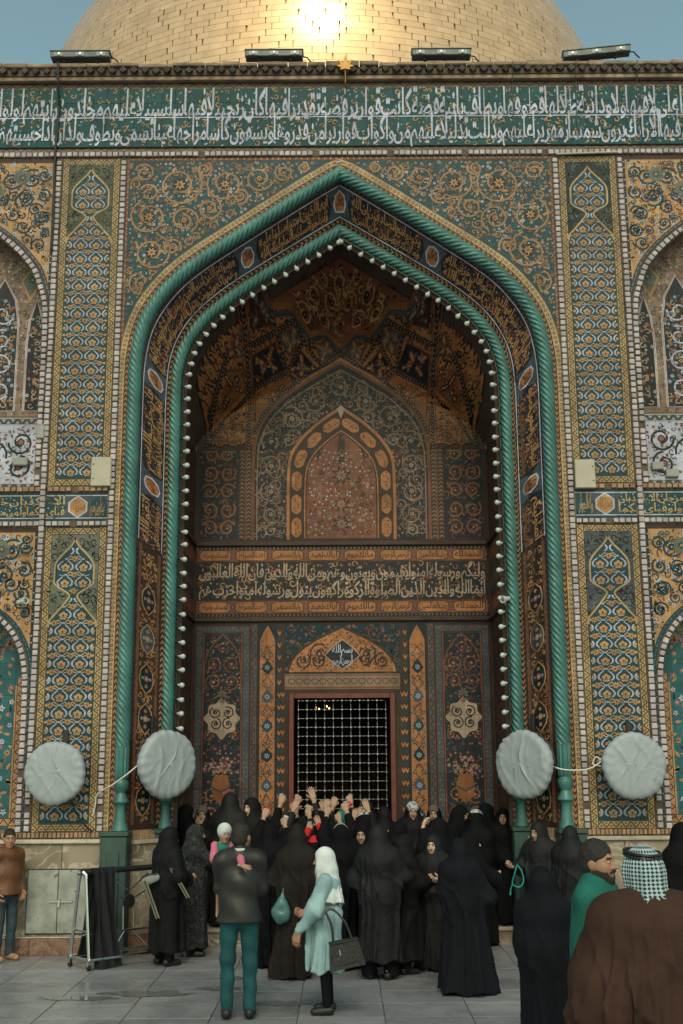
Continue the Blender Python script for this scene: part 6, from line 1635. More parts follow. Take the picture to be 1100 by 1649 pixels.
class Person:
    """local frame: faces +y, feet at z = 0, drawn for 1.65 m and scaled to the height asked for"""
    def __init__(s, x, y, z, h, yaw, label, seed=1, head=(0, 0), hkind='female', skin='skin', lean=0.0, cat='person', group=None, arms=None, legs=True, name='person', hs=1.0):
        s.t = empty(name, (x, y, z)); s.t.rotation_euler = (0, 0, R(yaw)); tag(s.t, label, cat, group); s.k = h / 1.65; s.seed = seed; s.head = head; s.lean = lean
        s.arms = arms or {}; s.skin = skin; s.hk = hkind; s.hs = hs
        B = Sdf(); ln = lean
        s.neck = np.array((0, .0 + ln * .9, 1.42)); s.hc = s.neck + np.array((0, .02 + ln * .2, .108))
        B.cap((0, 0, .92), (0, ln * .35, 1.10), .105, .098, .06, sc=(1.15, .85, 1)).cap((0, ln * .35, 1.10), (0, ln * .8, 1.32), .10, .105, .06, sc=(1.2, .8, 1)).cap((-.13, ln * .85, 1.345), (.13, ln * .85, 1.345), .062, .062, .05).cap(s.neck - np.array((0, .02, .10)), s.neck + np.array((0, -.005, .03)), .054, .05, .03)
        for sd in (-1, 1):
            if legs: B.chain([(sd * .085, 0, .90), (sd * .095, .015, .49), (sd * .10, -.02, .08)], (.066, .046, .034), .04); B.cap((sd * .10, -.03, .045), (sd * .115, .11, .03), .038, .03, .02)
            e, w = s.arm(sd)
            B.chain([(sd * .168, ln * .85, 1.335), e, w], (.046, .037, .027), .03)
        V, Q = B.mesh(.022, pad=.05); mi = np.zeros(len(Q), int); V, Q, mi = [V], [Q], [mi]; n = len(V[0])
        hv, hq, hm = HEADS[hkind]; M_ = rotm(R(head[0]), R(head[1])); hv = (hv - np.array((0, -.02, -.10))) * hs @ M_.T + s.neck + np.array((0, 0, .008)); s.hm = M_
        V.append(hv); Q.append(hq + n); mi.append(hm); n += len(hv)
        for sd in (-1, 1):
            if sd not in s.arms: continue
            e, w = s.arm(sd); spec = s.arms[sd]; pose = spec[2] if len(spec) > 2 else 'relax'
            pn = np.array(spec[3] if len(spec) > 3 else (-sd * .6, .3, .2), float)
            zd = w - e; zd /= np.linalg.norm(zd)
            if len(spec) > 4: zd = np.array(spec[4], float); zd /= np.linalg.norm(zd)
            yd = pn - zd * (pn @ zd); yd /= np.linalg.norm(yd); xd = np.cross(yd, zd)
            hv, hq = HANDS[pose]; hv = hv * 1.1
            mir = 1 if sd > 0 else -1
            hv = hv.copy(); hv[:, 0] *= -mir; hq2 = hq[:, ::-1] if mir > 0 else hq
            s.palm = getattr(s, 'palm', {}); s.palm[sd] = (w + zd * .095 + yd * .035, zd)
            V.append(w + hv[:, :1] * xd + hv[:, 1:2] * yd + hv[:, 2:] * zd); Q.append(hq2 + n); mi.append(np.zeros(len(hq), int)); n += len(hv)
        link('body', raw_mesh('body', np.concatenate(V) * s.k, np.concatenate(Q), [skin, 'lip', 'brow', 'eye_white', 'iris'], np.concatenate(mi)), s.t)
    def arm(s, sd):
        if sd in s.arms: return np.array(s.arms[sd][0], float), np.array(s.arms[sd][1], float)
        return np.array((sd * .165, .0 + s.lean * .5, 1.08)), np.array((sd * .09, .13 + s.lean * .3, .98))
    def hold(s, sd, label, m='cup_clear', tilt=(0, 0), sz=1.0):
        q = Vector(s.palm[sd][0] * s.k); q.z -= .03; q = Matrix.Rotation(s.t.rotation_euler.z, 3, 'Z') @ q + s.t.location
        cup(q.x, q.y, q.z, label, m, tilt, sz)
    def wear(s, name, S, m, h=.016, disp=None, cuts=(), pad=.06, uv=None):
        V, Q = S.mesh(h, disp, cuts, pad); me = raw_mesh(name, V * s.k, Q, m)
        if uv is not None:
            u = uv(V); l = me.uv_layers.new(name='UVMap'); vi = np.zeros(len(me.loops), np.int32); me.loops.foreach_get('vertex_index', vi); l.data.foreach_set('uv', u[vi].astype(np.float32).ravel())
        return link(name, me, s.t)
    def H(s, p): return s.neck + np.array((0, 0, .008)) + s.hm @ ((np.array(p, float) - np.array((0, -.02, -.10))) * s.hs)
    def hood(s, S, r=1.0, k=.05):
        """cloth round the head with an opening for the face"""
        rt = s.hm.tolist()
        S.ell(s.H((0, -.012, .015)), (.092 * r, .108 * r, .118 * r), k, False, rt).ell(s.H((0, .01, -.09)), (.085 * r, .088 * r, .09), k, False, rt)
        return S
    def face_cut(s, S, w=1.0): S.ell(s.H((0, .118, -.022)), (.056 * w, .085, .082), .012, True, s.hm.tolist())
    def chador(s, m='chador_black', ws=.178, hem=(.245, .215), hz=.02, amp=.040, face=True, h=.0145, sway=(0, 0), n=(7, 12), armr=(.078, .068, .056), name='chador', low=.98):
        ln = s.lean; S = Sdf(); S.ell((0, ln * .82, 1.30), (ws, .135, .135), .10); s.hood(S, 1.04, .08); S.cap(s.hc + np.array((0, -.035, -.02)), (0, ln * .8 - .01, 1.28), .098, ws * .82, .06)
        S.cap((0, ln * .75, 1.22), (sway[0] * .3, ln * .2 + sway[1] * .3, low), .165, .185, .12, sc=(ws / .165, 1, 1)).cap((sway[0] * .3, ln * .2 + sway[1] * .3, low), (sway[0], sway[1], hz - .02), .20, hem[0], .10, sc=(1, hem[1] / hem[0], 1))
        for sd in (-1, 1):
            e, w = s.arm(sd)
            zd = (w - e) / np.linalg.norm(w - e); S.chain([(sd * .16, ln * .85, 1.325), e, w - zd * ((.11 if w[2] > 1.5 else .03) if sd in s.arms else -.06)], armr, .10)
        if face: s.face_cut(S)
        z0 = hz
        return s.wear(name, S, m, h, fold(s.seed, 0, 1.35, amp, *n), [lambda X, Y, Z: z0 + .02 * np.sin(5 * np.arctan2(Y, X) + s.seed) - Z])
    def hijab(s, m, low=1.22, r=1.0, ws=.17, amp=.010, name='headscarf'):
        S = Sdf(); s.hood(S, r, .06); ln = s.lean; S.ell((0, ln * .82, 1.33), (ws, .125, .10), .07); s.face_cut(S)
        return s.wear(name, S, m, .012, fold(s.seed + 3, low, 1.5, amp, 9, 14), [lambda X, Y, Z: low + .05 * np.abs(X) * 3 - Z])
    def shoes(s, m='shoe_black', dy=0):
        for sd in (-1, 1):
            S = Sdf().cap((sd * .10, -.045, .05), (sd * .118, .12, .036), .046, .038, .02); s.wear('shoe', S, m, .012, None, [lambda X, Y, Z: .004 - Z])
    def leggings(s, m='chador_black'):
        S = Sdf()
        for sd in (-1, 1): S.chain([(sd * .09, .0, .5), (sd * .10, -.015, .06)], (.075, .06), .02)
        s.wear('leggings', S, m, .014, None, [lambda X, Y, Z: .03 - Z])
    def trousers(s, m, r=1.0):
        S = Sdf(); S.cap((0, -.01, .92), (0, -.005, .86), .118, .128, .05, sc=(1.15, .92, 1))
        for sd in (-1, 1): S.chain([(sd * .085, -.01, .88), (sd * .098, .01, .49), (sd * .10, -.015, .07)], (.094 * r, .066 * r, .055 * r), .03)
        return s.wear('trousers', S, m, .013, wrinkle(s.seed, .0055, 38, 14), [lambda X, Y, Z: Z - .93, lambda X, Y, Z: .055 - Z])
    def jacket(s, m, low=.86, r=1.0, amp=.006, collar=True):
        ln = s.lean; S = Sdf(); S.cap((0, 0, low), (0, ln * .4, 1.12), .155 * max(r, 1.10), .145 * r, .05, sc=(1.18, .95, 1)).cap((0, ln * .4, 1.12), (0, ln * .82, 1.30), .150 * r, .150 * r, .06, sc=(1.22, .80, 1)).cap((-.14, ln * .85, 1.345), (.14, ln * .85, 1.345), .075, .075, .05)
        for sd in (-1, 1):
            e, w = s.arm(sd); zd = (w - e) / np.linalg.norm(w - e); S.chain([(sd * .175, ln * .85, 1.335), e, w - zd * .02], (.069, .056, .042), .035)
        if collar: S.cap(s.neck + np.array((0, -.02, -.06)), s.neck + np.array((0, -.015, .0)), .072, .066, .03)
        return s.wear('jacket', S, m, .0125, wrinkle(s.seed + 5, amp), [lambda X, Y, Z: np.where(np.abs(X) < .22, low - Z, -1)])
    def hair(s, m='hair_black', low=-.02, r=1.0):
        S = Sdf(); rt = s.hm.tolist(); S.ell(s.H((0, -.016, .030)), (.081 * r, .097 * r, .100 * r), .02, False, rt); S.ell(s.H((0, -.05, -.03)), (.070, .055, .06), .03, False, rt); S.ell(s.H((0, .098, -.045)), (.092, .088, .088), .02, True, rt)
        S.ell(s.H((0, -.03, -.14)), (.14, .14, .055), .02, True, rt)
        return s.wear('hair', S, m, .009, lambda X, Y, Z: .0035 * np.sin(90 * X + 40 * Z) * np.sin(70 * Y + 50 * Z))
UP = lambda sd, x, y, z, pose='grip', pn=(0, .8, .2): ((sd * .22 + (x - sd * .2) * .35, y * .55, 1.36 + (z - 1.36) * .35), (x, y, z), pose, pn)
GC = 'women crowding before the window'
def woman(x, y, z, ztop, yaw, label, seed, m='chador_black', head=(0, 0), arms=None, skin='skin', lean=0.0, **kw):
    p = Person(x, y, z, max(1.25, ztop - z - .012), yaw, label, seed, head, 'female', skin, lean, arms=arms); p.chador(m, **kw); return p
def cup(x, y, z, label, m='cup_clear', tilt=(0, 0), s=1.0):
    o = empty('cup', (x, y, z)); o.rotation_euler = (tilt[0], tilt[1], 0); tag(o, label, 'cup')
    b = Geo().lathe([(.022 * s, 0), (.030 * s, .07 * s), (.033 * s, .072 * s), (.031 * s, .074 * s), (.027 * s, .068 * s), (.020 * s, .006 * s)], n=14).build('cup_wall', m, o, smooth=True); Geo().lathe([(.0215 * s, .0), (.0215 * s, .004 * s)], n=14).build('cup_bottom', m, o)
mat('cup_clear', (0.55, 0.60, 0.62), 0.12, 0, 0.1, 9, spec=.6); MATS['cup_clear'].node_tree.nodes['Principled BSDF'].inputs['Transmission Weight'].default_value = .55
mat('cup_red', (0.55, 0.02, 0.03), 0.35); mat('cup_white', (0.60, 0.60, 0.57), 0.5)
ST = .207

# ---- left side
p = Person(-3.95, 14.10, 0, 1.475, -128, 'boy in a brown leather jacket and jeans standing at the left edge', 11, (-28, -6), 'male', 'skin_tan', arms={-1: ((-.24, -.04, 1.07), (-.20, .06, .86), 'relax'), 1: ((.24, -.04, 1.07), (.20, .06, .86), 'relax')})
p.trousers('jeans_blue', 1.02); p.jacket('leather_brown', .82, .96, .010); p.hair(); p.shoes('skin_tan')
p = Person(-2.02, 13.72, 0, 1.50, -48, 'woman in black with a grey purse and striped straps beside the barrier', 12, (-12, -8), arms={-1: ((-.24, .05, 1.06), (-.10, .24, .98), 'grip'), 1: ((.25, .02, 1.06), (.16, .25, 1.02), 'grip')})
p.chador('chador_soft', .18, (.215, .20), .16, .042, low=.95, h=.0125); p.shoes()
S = Sdf().chain([(-.09, .0, .4), (-.10, -.01, .08)], (.075, .062)).chain([(.09, .0, .4), (.10, -.01, .08)], (.075, .062)); p.wear('trousers', S, 'chador_black', .014)
b = empty('purse', (-2.17, 13.50, .93)); b.rotation_euler = (0, R(-8), R(-20)); tag(b, 'small grey folded purse held by the woman at the barrier', 'purse')
b_ = Sdf().cap((-.06, 0, 0), (.07, 0, .03), .055, .05, .03, sc=(1, .45, .9)); v, q = b_.mesh(.01); link('pouch', raw_mesh('pouch', v, q, 'grey_cloth'), b); Geo().tube([(-.10, -.01, .05), (0, -.02, .075), (.10, -.01, .06)], .008).build('zip', 'bag_leather', b)
mat('khaki_strap', (0.12, 0.125, 0.085), 0.8)
for i, (a, c) in enumerate((((-2.235, 13.50, .93), (-2.07, 13.46, .53)), ((-1.94, 13.52, 1.06), (-1.74, 13.50, .74)))):
    o = empty('strap', a); tag(o, ('khaki strap hanging left from the grey purse', 'khaki strap hanging right across the woman in black at the barrier')[i], 'strap'); d_ = Vector(c) - Vector(a)
    Geo().prism([(-.022, 0, .0), (.022, 0, .01), (.022 + d_.x, d_.y, d_.z + .01), (-.022 + d_.x, d_.y, d_.z)], (0, -1, 0), .008).build('band', 'khaki_strap', o)
    Geo().prism([(-.005, -.0085, .0), (.005, -.0085, .002), (.005 + d_.x, d_.y - .0085, d_.z + .002), (-.005 + d_.x, d_.y - .0085, d_.z)], (0, -1, 0), .003).build('stripe', 'chador_black', o)
p = woman(-1.79, 14.35, 0, 1.505, -78, 'woman in patterned black reaching her cup to the right behind barrier', 13, 'floral_dark', (-4, -4), {1: ((.16, .22, 1.20), (.10, .40, 1.25), 'grip', (0, .2, 1))}, hem=(.22, .20), hz=.10)
p.shoes(); p.leggings()
cup(-1.43, 14.27, 1.30, 'small clear cup in the outstretched hand at the left')
woman(-2.09, 15.62, ST, 1.69, -60, 'veiled woman in black at the far left of the recess covering her mouth', 14, 'chador_black', (-10, -10), {1: ((.2, .18, 1.10), (.06, .20, 1.38), 'relax', (0, -.9, .2))})
p = woman(-1.86, 15.72, ST, 1.67, 170, 'woman with a dull brown scarf at the left recess wall', 15, 'chador_soft', (10, -5), {-1: ((-.2, .18, 1.12), (-.03, .17, 1.36), 'relax', (0, -.9, .2))}); p.hijab('tan_scarf', r=1.06)
woman(-1.46, 15.30, ST, 1.845, -20, 'tall woman in a black chador seen from behind at left of window', 16, 'chador_charcoal', (-10, 0), ws=.22)
woman(-1.16, 15.28, ST, 1.785, 165, 'pale young woman in black hijab facing the courtyard left of window', 17, 'chador_soft', (-28, -8), skin='skin_pale')

# ---- man with child
p = Person(-.95, 10.98, 0, 1.69, 2, 'man in a black leather jacket and teal jeans carrying a child', 21, (-22, -4), 'male', 'skin_tan', arms={-1: ((-.180, .07, 1.09), (-.06, .27, 1.12), 'grip', (0, -1, .2)), 1: ((.195, .05, 1.07), (.08, .28, 1.06), 'grip', (0, -1, .2))})
p.trousers('jeans_teal'); p.jacket('leather_black', .80, .90, .009); p.hair(r=1.02); p.shoes()
S = Sdf().cap((0, -.04, 1.385), (0, -.035, 1.425), .064, .060, .01); p.wear('collar', S, 'white_trim', .01, None, [lambda X, Y, Z: np.abs(Z - 1.42) - .012])
S = Sdf()
for s in (-1, 1): S.cap((s * .04, -.125, .86), (s * .12, -.118, .86), .012, .012, .01)
c = Person(-1.12, 11.16, .84, .78, 190, 'small child with white hat and pink sleeve held over the man shoulder', 22, (12, -8), 'female', 'skin', arms={-1: ((-.26, .50, 1.24), (-.30, .86, 1.02), 'open', (0, -1, 0), (-.85, .25, -.2)), 1: ((.2, .1, 1.10), (.12, .24, 1.0), 'relax')}, legs=True, hs=1.5)
S = Sdf().cap((0, 0, .60), (0, 0, 1.28), .17, .14, .05).cap((-.12, 0, 1.33), (.12, 0, 1.33), .08); c.wear('dress', S, 'teal_cloth', .02, wrinkle(3, .006))
S = Sdf().chain([(-.17, 0, 1.34), (-.26, .50, 1.24), (-.295, .82, 1.045)], (.085, .078, .062), .04).chain([(.17, 0, 1.34), (.2, .1, 1.10), (.13, .22, 1.02)], (.085, .075, .06), .04); c.wear('sleeves', S, 'pink_cloth', .018, wrinkle(4, .006))
S = Sdf().ell(c.H((0, -.01, .035)), (.142, .165, .155), .03, False, c.hm.tolist()).ell(c.H((0, .13, -.05)), (.12, .105, .135), .02, True, c.hm.tolist()); c.wear('hat', S, 'white_scarf', .012)

# ---- girl in pale turquoise
p = Person(-.16, 11.17, 0, 1.445, 84, 'girl in pale turquoise dress and white headscarf with a black handbag', 31, (4, -4), 'female', 'skin_tan',
           arms={1: ((.27, -.04, 1.05), (.12, .24, .98), 'grip', (-.3, -.5, .8)), -1: ((-.24, .10, 1.04), (-.20, .28, .82), 'relax', (.6, -.2, 0), (0, .18, -1))})
S = Sdf().cap((0, -.02, 1.28), (0, -.01, .95), .13, .14, .06, sc=(1.15, 1, 1)).cap((0, -.01, .95), (0, .01, .40), .14, .18, .08, sc=(1.05, 1, 1))
for sd in (-1, 1):
    e, w = p.arm(sd); zd = (w - e) / np.linalg.norm(w - e); S.chain([(sd * .17, 0, 1.33), e, w - zd * .02], (.075, .085, .042), .06)
p.wear('dress', S, 'pale_turquoise', .0125, fold(32, .4, 1.2, .028, 8, 13), [lambda X, Y, Z: .42 + .03 * np.sin(4 * np.arctan2(Y, X)) - Z])
S = Sdf(); p.hood(S, 1.06, .07); S.cap((0, -.02, 1.40), (0, -.01, 1.08), .105, .175, .08, sc=(1.15, 1, 1)); p.face_cut(S)
hs = p.wear('headscarf', S, 'white_scarf', .0115, fold(33, 1.05, 1.45, .016, 9, 15), [lambda X, Y, Z: 1.115 - .10 * np.clip(-Y, -.2, .3) - Z])
S = Sdf().cap((0, -.02, 1.40), (0, -.01, 1.06), .108, .180, .08, sc=(1.15, 1, 1)); p.wear('scarf_hem', S, 'lace', .0115, fold(33, 1.05, 1.45, .016, 9, 15), [lambda X, Y, Z: 1.098 - .10 * np.clip(-Y, -.2, .3) - Z, lambda X, Y, Z: Z - (1.122 - .10 * np.clip(-Y, -.2, .3))])
S = Sdf().cap((.02, .17, 1.10), (.04, .20, .50), .04, .055, .03, sc=(1, .6, 1)).cap((-.02, .17, 1.10), (-.03, .20, .45), .035, .05, .03, sc=(1, .6, 1)); p.wear('shawl_end', S, 'pale_turquoise', .012, fold(35, .4, 1.1, .02, 6, 11))
S = Sdf()
for sd in (-1, 1): S.chain([(sd * .085, 0, .60), (sd * .095, .01, .45), (sd * .10, -.015, .08)], (.07, .058, .045), .02)
p.wear('leggings', S, 'chador_black', .013, None, [lambda X, Y, Z: .075 - Z]); p.shoes()
hb = empty('handbag', (.02, 10.93, .44)); hb.rotation_euler = (0, R(-10), R(6)); tag(hb, 'black leather handbag hanging from the girl forearm', 'handbag')
Geo().prism([(-.155, 0, .0), (.165, 0, .0), (.135, 0, .225), (-.12, 0, .225)], (0, -1, 0), .10).build('bag_body', 'bag_leather', hb)
Geo().box(-.125, .14, -.108, .008, .215, .236, .006).build('zip_edge', 'shoe_black', hb); Geo().box(-.12, .13, -.108, -.1005, .04, .15, .004).build('pocket', 'bag_leather', hb); Geo().box(-.05, -.04, -.112, -.108, .12, .17, .001).build('zip_pull', 'steel', hb)
for k, yy in enumerate((-.02, -.085)): Geo().tube(curve_pts([(-.085, yy, .22), (-.075, yy, .38), (-.10, yy + .02, .50), (-.03, yy + .03, .50), (.05, yy, .38), (.085, yy, .22)], 6), .010, 6).build('handle', 'bag_leather', hb)

# ---- front row with backs turned
p = woman(-.50, 12.90, 0, 1.545, -12, 'woman in a dark brown chador with her back turned beside the man', 41, 'chador_brown', (0, 0), {-1: ((-.30, .0, 1.08), (-.18, .20, 1.06), 'grip')}, ws=.175, hem=(.25, .22), amp=.055, sway=(-.06, 0), n=(7, 13), h=.0125); p.shoes()
p = woman(.37, 12.80, 0, 1.565, -14, 'stout woman in a black abaya with trousers showing, back turned', 42, 'chador_charcoal', (-6, 0), {1: ((.30, .06, 1.08), (.22, .22, 1.0), 'grip'), -1: ((-.30, .02, 1.06), (-.2, .2, 1.0), 'grip')}, ws=.20, hem=(.255, .23), hz=.20, amp=.046, n=(8, 14), low=.90, h=.0125); p.shoes()
S = Sdf().chain([(-.10, .0, .5), (-.115, -.01, .07)], (.10, .085)).chain([(.10, .03, .5), (.13, .03, .07)], (.10, .085)); p.wear('trousers', S, 'chador_black', .014, None, [lambda X, Y, Z: .03 - Z])
p = woman(1.16, 12.03, 0, 1.475, -8, 'woman in a wide plain black chador trailing on the floor at centre right', 43, 'chador_blue', (0, 0), {1: ((.33, .06, 1.02), (.20, .22, 1.05), 'grip')}, ws=.165, hem=(.32, .24), amp=.045, sway=(.07, 0), n=(6, 11), h=.0125)
woman(1.33, 12.62, 0, 1.50, -75, 'woman in black looking right behind the wide plain chador', 44, 'chador_black', (-4, 0), {1: ((.16, .22, 1.14), (.02, .30, 1.14), 'relax', (0, -.3, 1))}, skin='skin_pale')
p = woman(.63, 13.12, 0, 1.465, -62, 'woman in black bending over a small cup in her hands', 45, 'chador_soft', (0, -26), {1: ((.20, .16, 1.06), (.10, .40, 1.10), 'grip', (-.4, 0, .9)), -1: ((-.16, .22, 1.06), (-.02, .40, 1.09), 'grip', (.4, 0, .9))}, hem=(.24, .22), hz=.16); p.shoes(); p.leggings()
cup(.965, 13.26, 1.03, 'small white cup in the bent woman hands', 'cup_white', s=.8)
p = woman(1.0, 13.35, 0, 1.43, 172, 'elderly woman in black with white collar facing the courtyard', 46, 'chador_charcoal', (-10, -4), {-1: ((-.24, .10, 1.05), (-.08, .22, 1.10), 'relax', (0, -.6, .6))}, skin='skin_pale')
S = Sdf().cap((-.10, .105, 1.335), (-.01, .145, 1.29), .016, .016).cap((.10, .105, 1.335), (.01, .145, 1.29), .016, .016); p.wear('collar', S, 'white_trim', .008)
woman(1.10, 13.92, 0, 1.575, 70, 'woman in black pressing a hand to her forehead', 47, 'chador_black', (14, 6), {-1: ((-.30, .10, 1.30), (-.06, .16, 1.58), 'relax', (0, -.9, -.2), (.8, .1, .3))}, skin='skin_pale')
p = woman(.62, 13.95, 0, 1.545, 60, 'woman in black hijab tilting her face up beside the stout woman', 48, 'chador_black', (12, 16), skin='skin_pale')
woman(.21, 13.62, 0, 1.545, 186, 'smiling woman in black hijab facing the courtyard in the crowd', 49, 'chador_black', (-14, -8), {-1: ((-.2, .12, 1.1), (-.02, .2, 1.24), 'relax', (0, -.8, .3))})
p = woman(.25, 14.32, 0, 1.63, 62, 'woman in white patterned scarf in profile below the window', 50, 'chador_black', (10, 4)); p.hijab('floral_scarf', r=1.05, low=1.30)
p = woman(.90, 15.50, ST, 1.715, 178, 'woman in a long white floral scarf at the right window jamb', 51, 'chador_soft', (4, -10)); p.hijab('floral_scarf', r=1.06, low=.95, ws=.19)
woman(1.48, 15.40, ST, 1.675, 235, 'woman in black looking down before the right carpet panel', 52, 'chador_black', (10, -16))
p = woman(1.67, 15.02, 0, 1.625, -38, 'woman in a white floral veil with her back turned near the right recess', 53, 'chador_black'); p.hijab('floral_scarf', r=1.07, low=1.12, ws=.21)
woman(1.88, 15.70, ST, 1.69, -70, 'woman in dark teal scarf at the right recess wall', 54, 'chador_black', (-6, -4)).hijab('green_wool', r=1.04, low=1.30)
p = woman(1.20, 15.72, ST, 1.66, 150, 'woman with a brown scarf at the back between veiled women', 64, 'chador_black', (20, -6)); p.hijab('tan_scarf', r=1.05)
p = woman(2.05, 15.28, ST, 1.63, 176, 'solemn woman in a long black chador standing on the step at right', 55, 'chador_black', (-6, -4), ws=.21, hem=(.25, .22))
woman(1.76, 15.34, ST, 1.60, 20, 'broad woman in plain black with her back turned on the step', 56, 'chador_blue', ws=.23, hem=(.27, .22))
p = woman(2.34, 14.22, 0, 1.515, 150, 'young woman in black holding turquoise prayer beads by the right columns', 57, 'chador_charcoal', (-22, -8), {1: ((.26, .06, 1.08), (.30, .24, 1.10), 'grip', (-.3, -.2, .8))}, hem=(.24, .22))
woman(2.66, 14.0, 0, 1.48, -25, 'woman in a soft black chador turned to the right pedestal', 58, 'chador_charcoal', ws=.21, hem=(.28, .24), amp=.036)
bd = empty('prayer_beads', (2.02, 13.98, 1.02)); tag(bd, 'turquoise string of prayer beads hanging from a hand', 'beads')
mat('bead', (0.02, 0.28, 0.26), 0.3)
lp = curve_pts([(0, 0, .02), (-.03, 0, -.08), (-.06, 0, -.19), (0.02, 0, -.23), (.07, 0, -.16), (.05, 0, -.05), (0, 0, .02)], 8)
for q in lp[::1]: Geo().lathe([(.002, -.009), (.008, -.005), (.009, 0), (.008, .005), (.002, .009)], q, (0, 0, 1), 6).build('bead', 'bead', bd)
Geo().tube([(-.06, 0, -.19), (-.085, 0, -.26), (-.09, 0, -.32)], [.004, .008, .012], 6).build('tassel', 'bead', bd)

# ---- raised hands before the window
p = woman(-.84, 13.62, 0, 1.555, -10, 'woman in black behind the man lifting a white cup', 71, 'chador_black', (0, 6), {1: UP(1, .12, .28, 1.62, 'grip'), -1: UP(-1, -.15, .32, 1.72, 'grip')})
p.hold(1, 'white cup lifted at right above the man shoulder', 'cup_white', (0, .3)); p.hold(-1, 'red cup lifted high above the man head', 'cup_red', (0, .4), .9)
p = woman(-.55, 14.05, 0, 1.52, -4, 'woman in black stretching both arms up at the window left', 72, 'chador_charcoal', (0, 10), {-1: UP(-1, -.08, .42, 1.83, 'open'), 1: UP(1, .12, .40, 1.74, 'grip')})
p.hold(1, 'clear cup raised at the window left of centre', 'cup_clear', (0, .4))
p = Person(-.33, 13.72, 0, 1.38, 0, 'short person in a bright red cap among the crowd', 73, (0, 0), 'female', arms={1: UP(1, .06, .34, 1.78, 'open'), -1: UP(-1, -.10, .30, 1.72, 'grip')}); p.hold(-1, 'clear cup raised by the person in the red cap'); p.chador('chador_black', face=False)
S = Sdf(); p.hood(S, 1.12, .05); p.wear('cap', S, 'red_cloth', .013, fold(3, 1.3, 1.6, .008), [lambda X, Y, Z: 1.47 - Z])
S = Sdf()
for sd in (-1, 1): e, w = p.arm(sd); zd = (w - e) / np.linalg.norm(w - e); S.cap(w - zd * .10, w - zd * .005, .055, .05)
p.wear('cuffs', S, 'red_cloth', .012)
p = woman(-.03, 13.45, 0, 1.545, 4, 'woman in black with white headband raising both hands to the window', 74, 'chador_black', (0, 6), {-1: UP(-1, -.14, .46, 1.76, 'grip'), 1: UP(1, .10, .46, 1.80, 'grip')})
p.hold(-1, 'clear cup raised by the left hand of the woman with headband', 'cup_clear', (0, -.4)); p.hold(1, 'clear cup raised by the right hand of the woman with headband', 'cup_clear', (0, .2))
S = Sdf(); p.hood(S, 1.10, .05); p.wear('headband', S, 'grey_cloth', .012, None, [lambda X, Y, Z: np.abs(Y - .02 + (Z - 1.5) * .3) - .022, lambda X, Y, Z: 1.42 - Z])
p = woman(-.30, 14.30, 0, 1.56, 0, 'woman in black reaching up at the middle of the window', 75, 'chador_soft', (0, 10), {-1: UP(-1, -.14, .32, 1.72, 'grip'), 1: UP(1, .08, .34, 1.74, 'open')})
p.hold(-1, 'clear cup tilted left at the very middle of the window', 'cup_clear', (0, -.7))
p = woman(.08, 14.40, 0, 1.52, -6, 'woman with a dark green sleeve reaching up right of window centre', 76, 'chador_black', (0, 8), {-1: UP(-1, -.10, .28, 1.80, 'grip'), 1: UP(1, .14, .30, 1.70, 'open')})
p.hold(-1, 'red tilted cup raised by the green sleeve', 'cup_red', (0, 1.0))
S = Sdf()
for sd in (-1,): e, w = p.arm(sd); S.chain([(sd * .17, 0, 1.34), e, w - (w - e) * .12], (.10, .092, .07), .03)
p.wear('sleeve', S, 'green_wool', .015)
woman(.31, 15.72, ST, 1.725, 178, 'woman in black standing right against the window grille', 77, 'chador_charcoal', (6, -8))
woman(.52, 15.30, ST, 1.66, 10, 'woman in black with her back turned below the right window corner', 78, 'chador_soft')
for (x, y, zt, lab, sd_, a_, b_, m_, cu) in ((-.16, 14.05, 1.50, 'woman in dark veil thrusting one bare forearm up at window centre', 91, (-.06, .40, 1.86), (.12, .36, 1.70), 'chador_black', 1), (-.47, 14.62, 1.58, 'woman in charcoal veil close under the grille with both hands high', 92, (-.12, .22, 1.80), (.10, .24, 1.86), 'chador_charcoal', -1),
                                             (.24, 13.98, 1.50, 'woman in dark veil lifting an open hand right of the red cup', 93, (-.12, .42, 1.74), (.06, .44, 1.84), 'chador_soft', 0), (-.68, 14.48, 1.56, 'woman in dark veil with a raised hand by the left window jamb', 94, (-.10, .20, 1.84), (.10, .22, 1.70), 'chador_black', -1), (-.02, 14.75, 1.56, 'woman in charcoal veil nearest the grille centre reaching up', 95, (-.12, .20, 1.78), (.12, .22, 1.82), 'chador_charcoal', 1)):
    p = woman(x, y, 0, zt, 0, lab, sd_, m_, (0, 10), {-1: UP(-1, *a_, 'grip' if cu < 0 else 'relax'), 1: UP(1, *b_, 'grip' if cu > 0 else 'open')})
    if cu: p.hold(cu, {91: 'clear cup beside the highest bare forearm at window centre', 92: 'clear cup held high close under the grille, left of centre', 94: 'clear cup lifted by the left window jamb', 95: 'clear cup nearest to the grille at its centre'}[sd_], 'cup_clear', (0, .3 * cu))
b = empty('plastic_bag', (-.66, 12.72, .58)); tag(b, 'translucent turquoise plastic bag hanging behind the man', 'bag')
mat('thin_plastic', (0.12, 0.30, 0.30), 0.25, 0, .2, 9, .4, 30); MATS['thin_plastic'].node_tree.nodes['Principled BSDF'].inputs['Transmission Weight'].default_value = .5
S = Sdf().ell((0, 0, .10), (.10, .07, .12), .05).cap((0, 0, .18), (.02, 0, .34), .04, .012, .06); v, q = S.mesh(.012, wrinkle(5, .008, 40, 20)); link('sack', raw_mesh('sack', v, q, 'thin_plastic'), b)

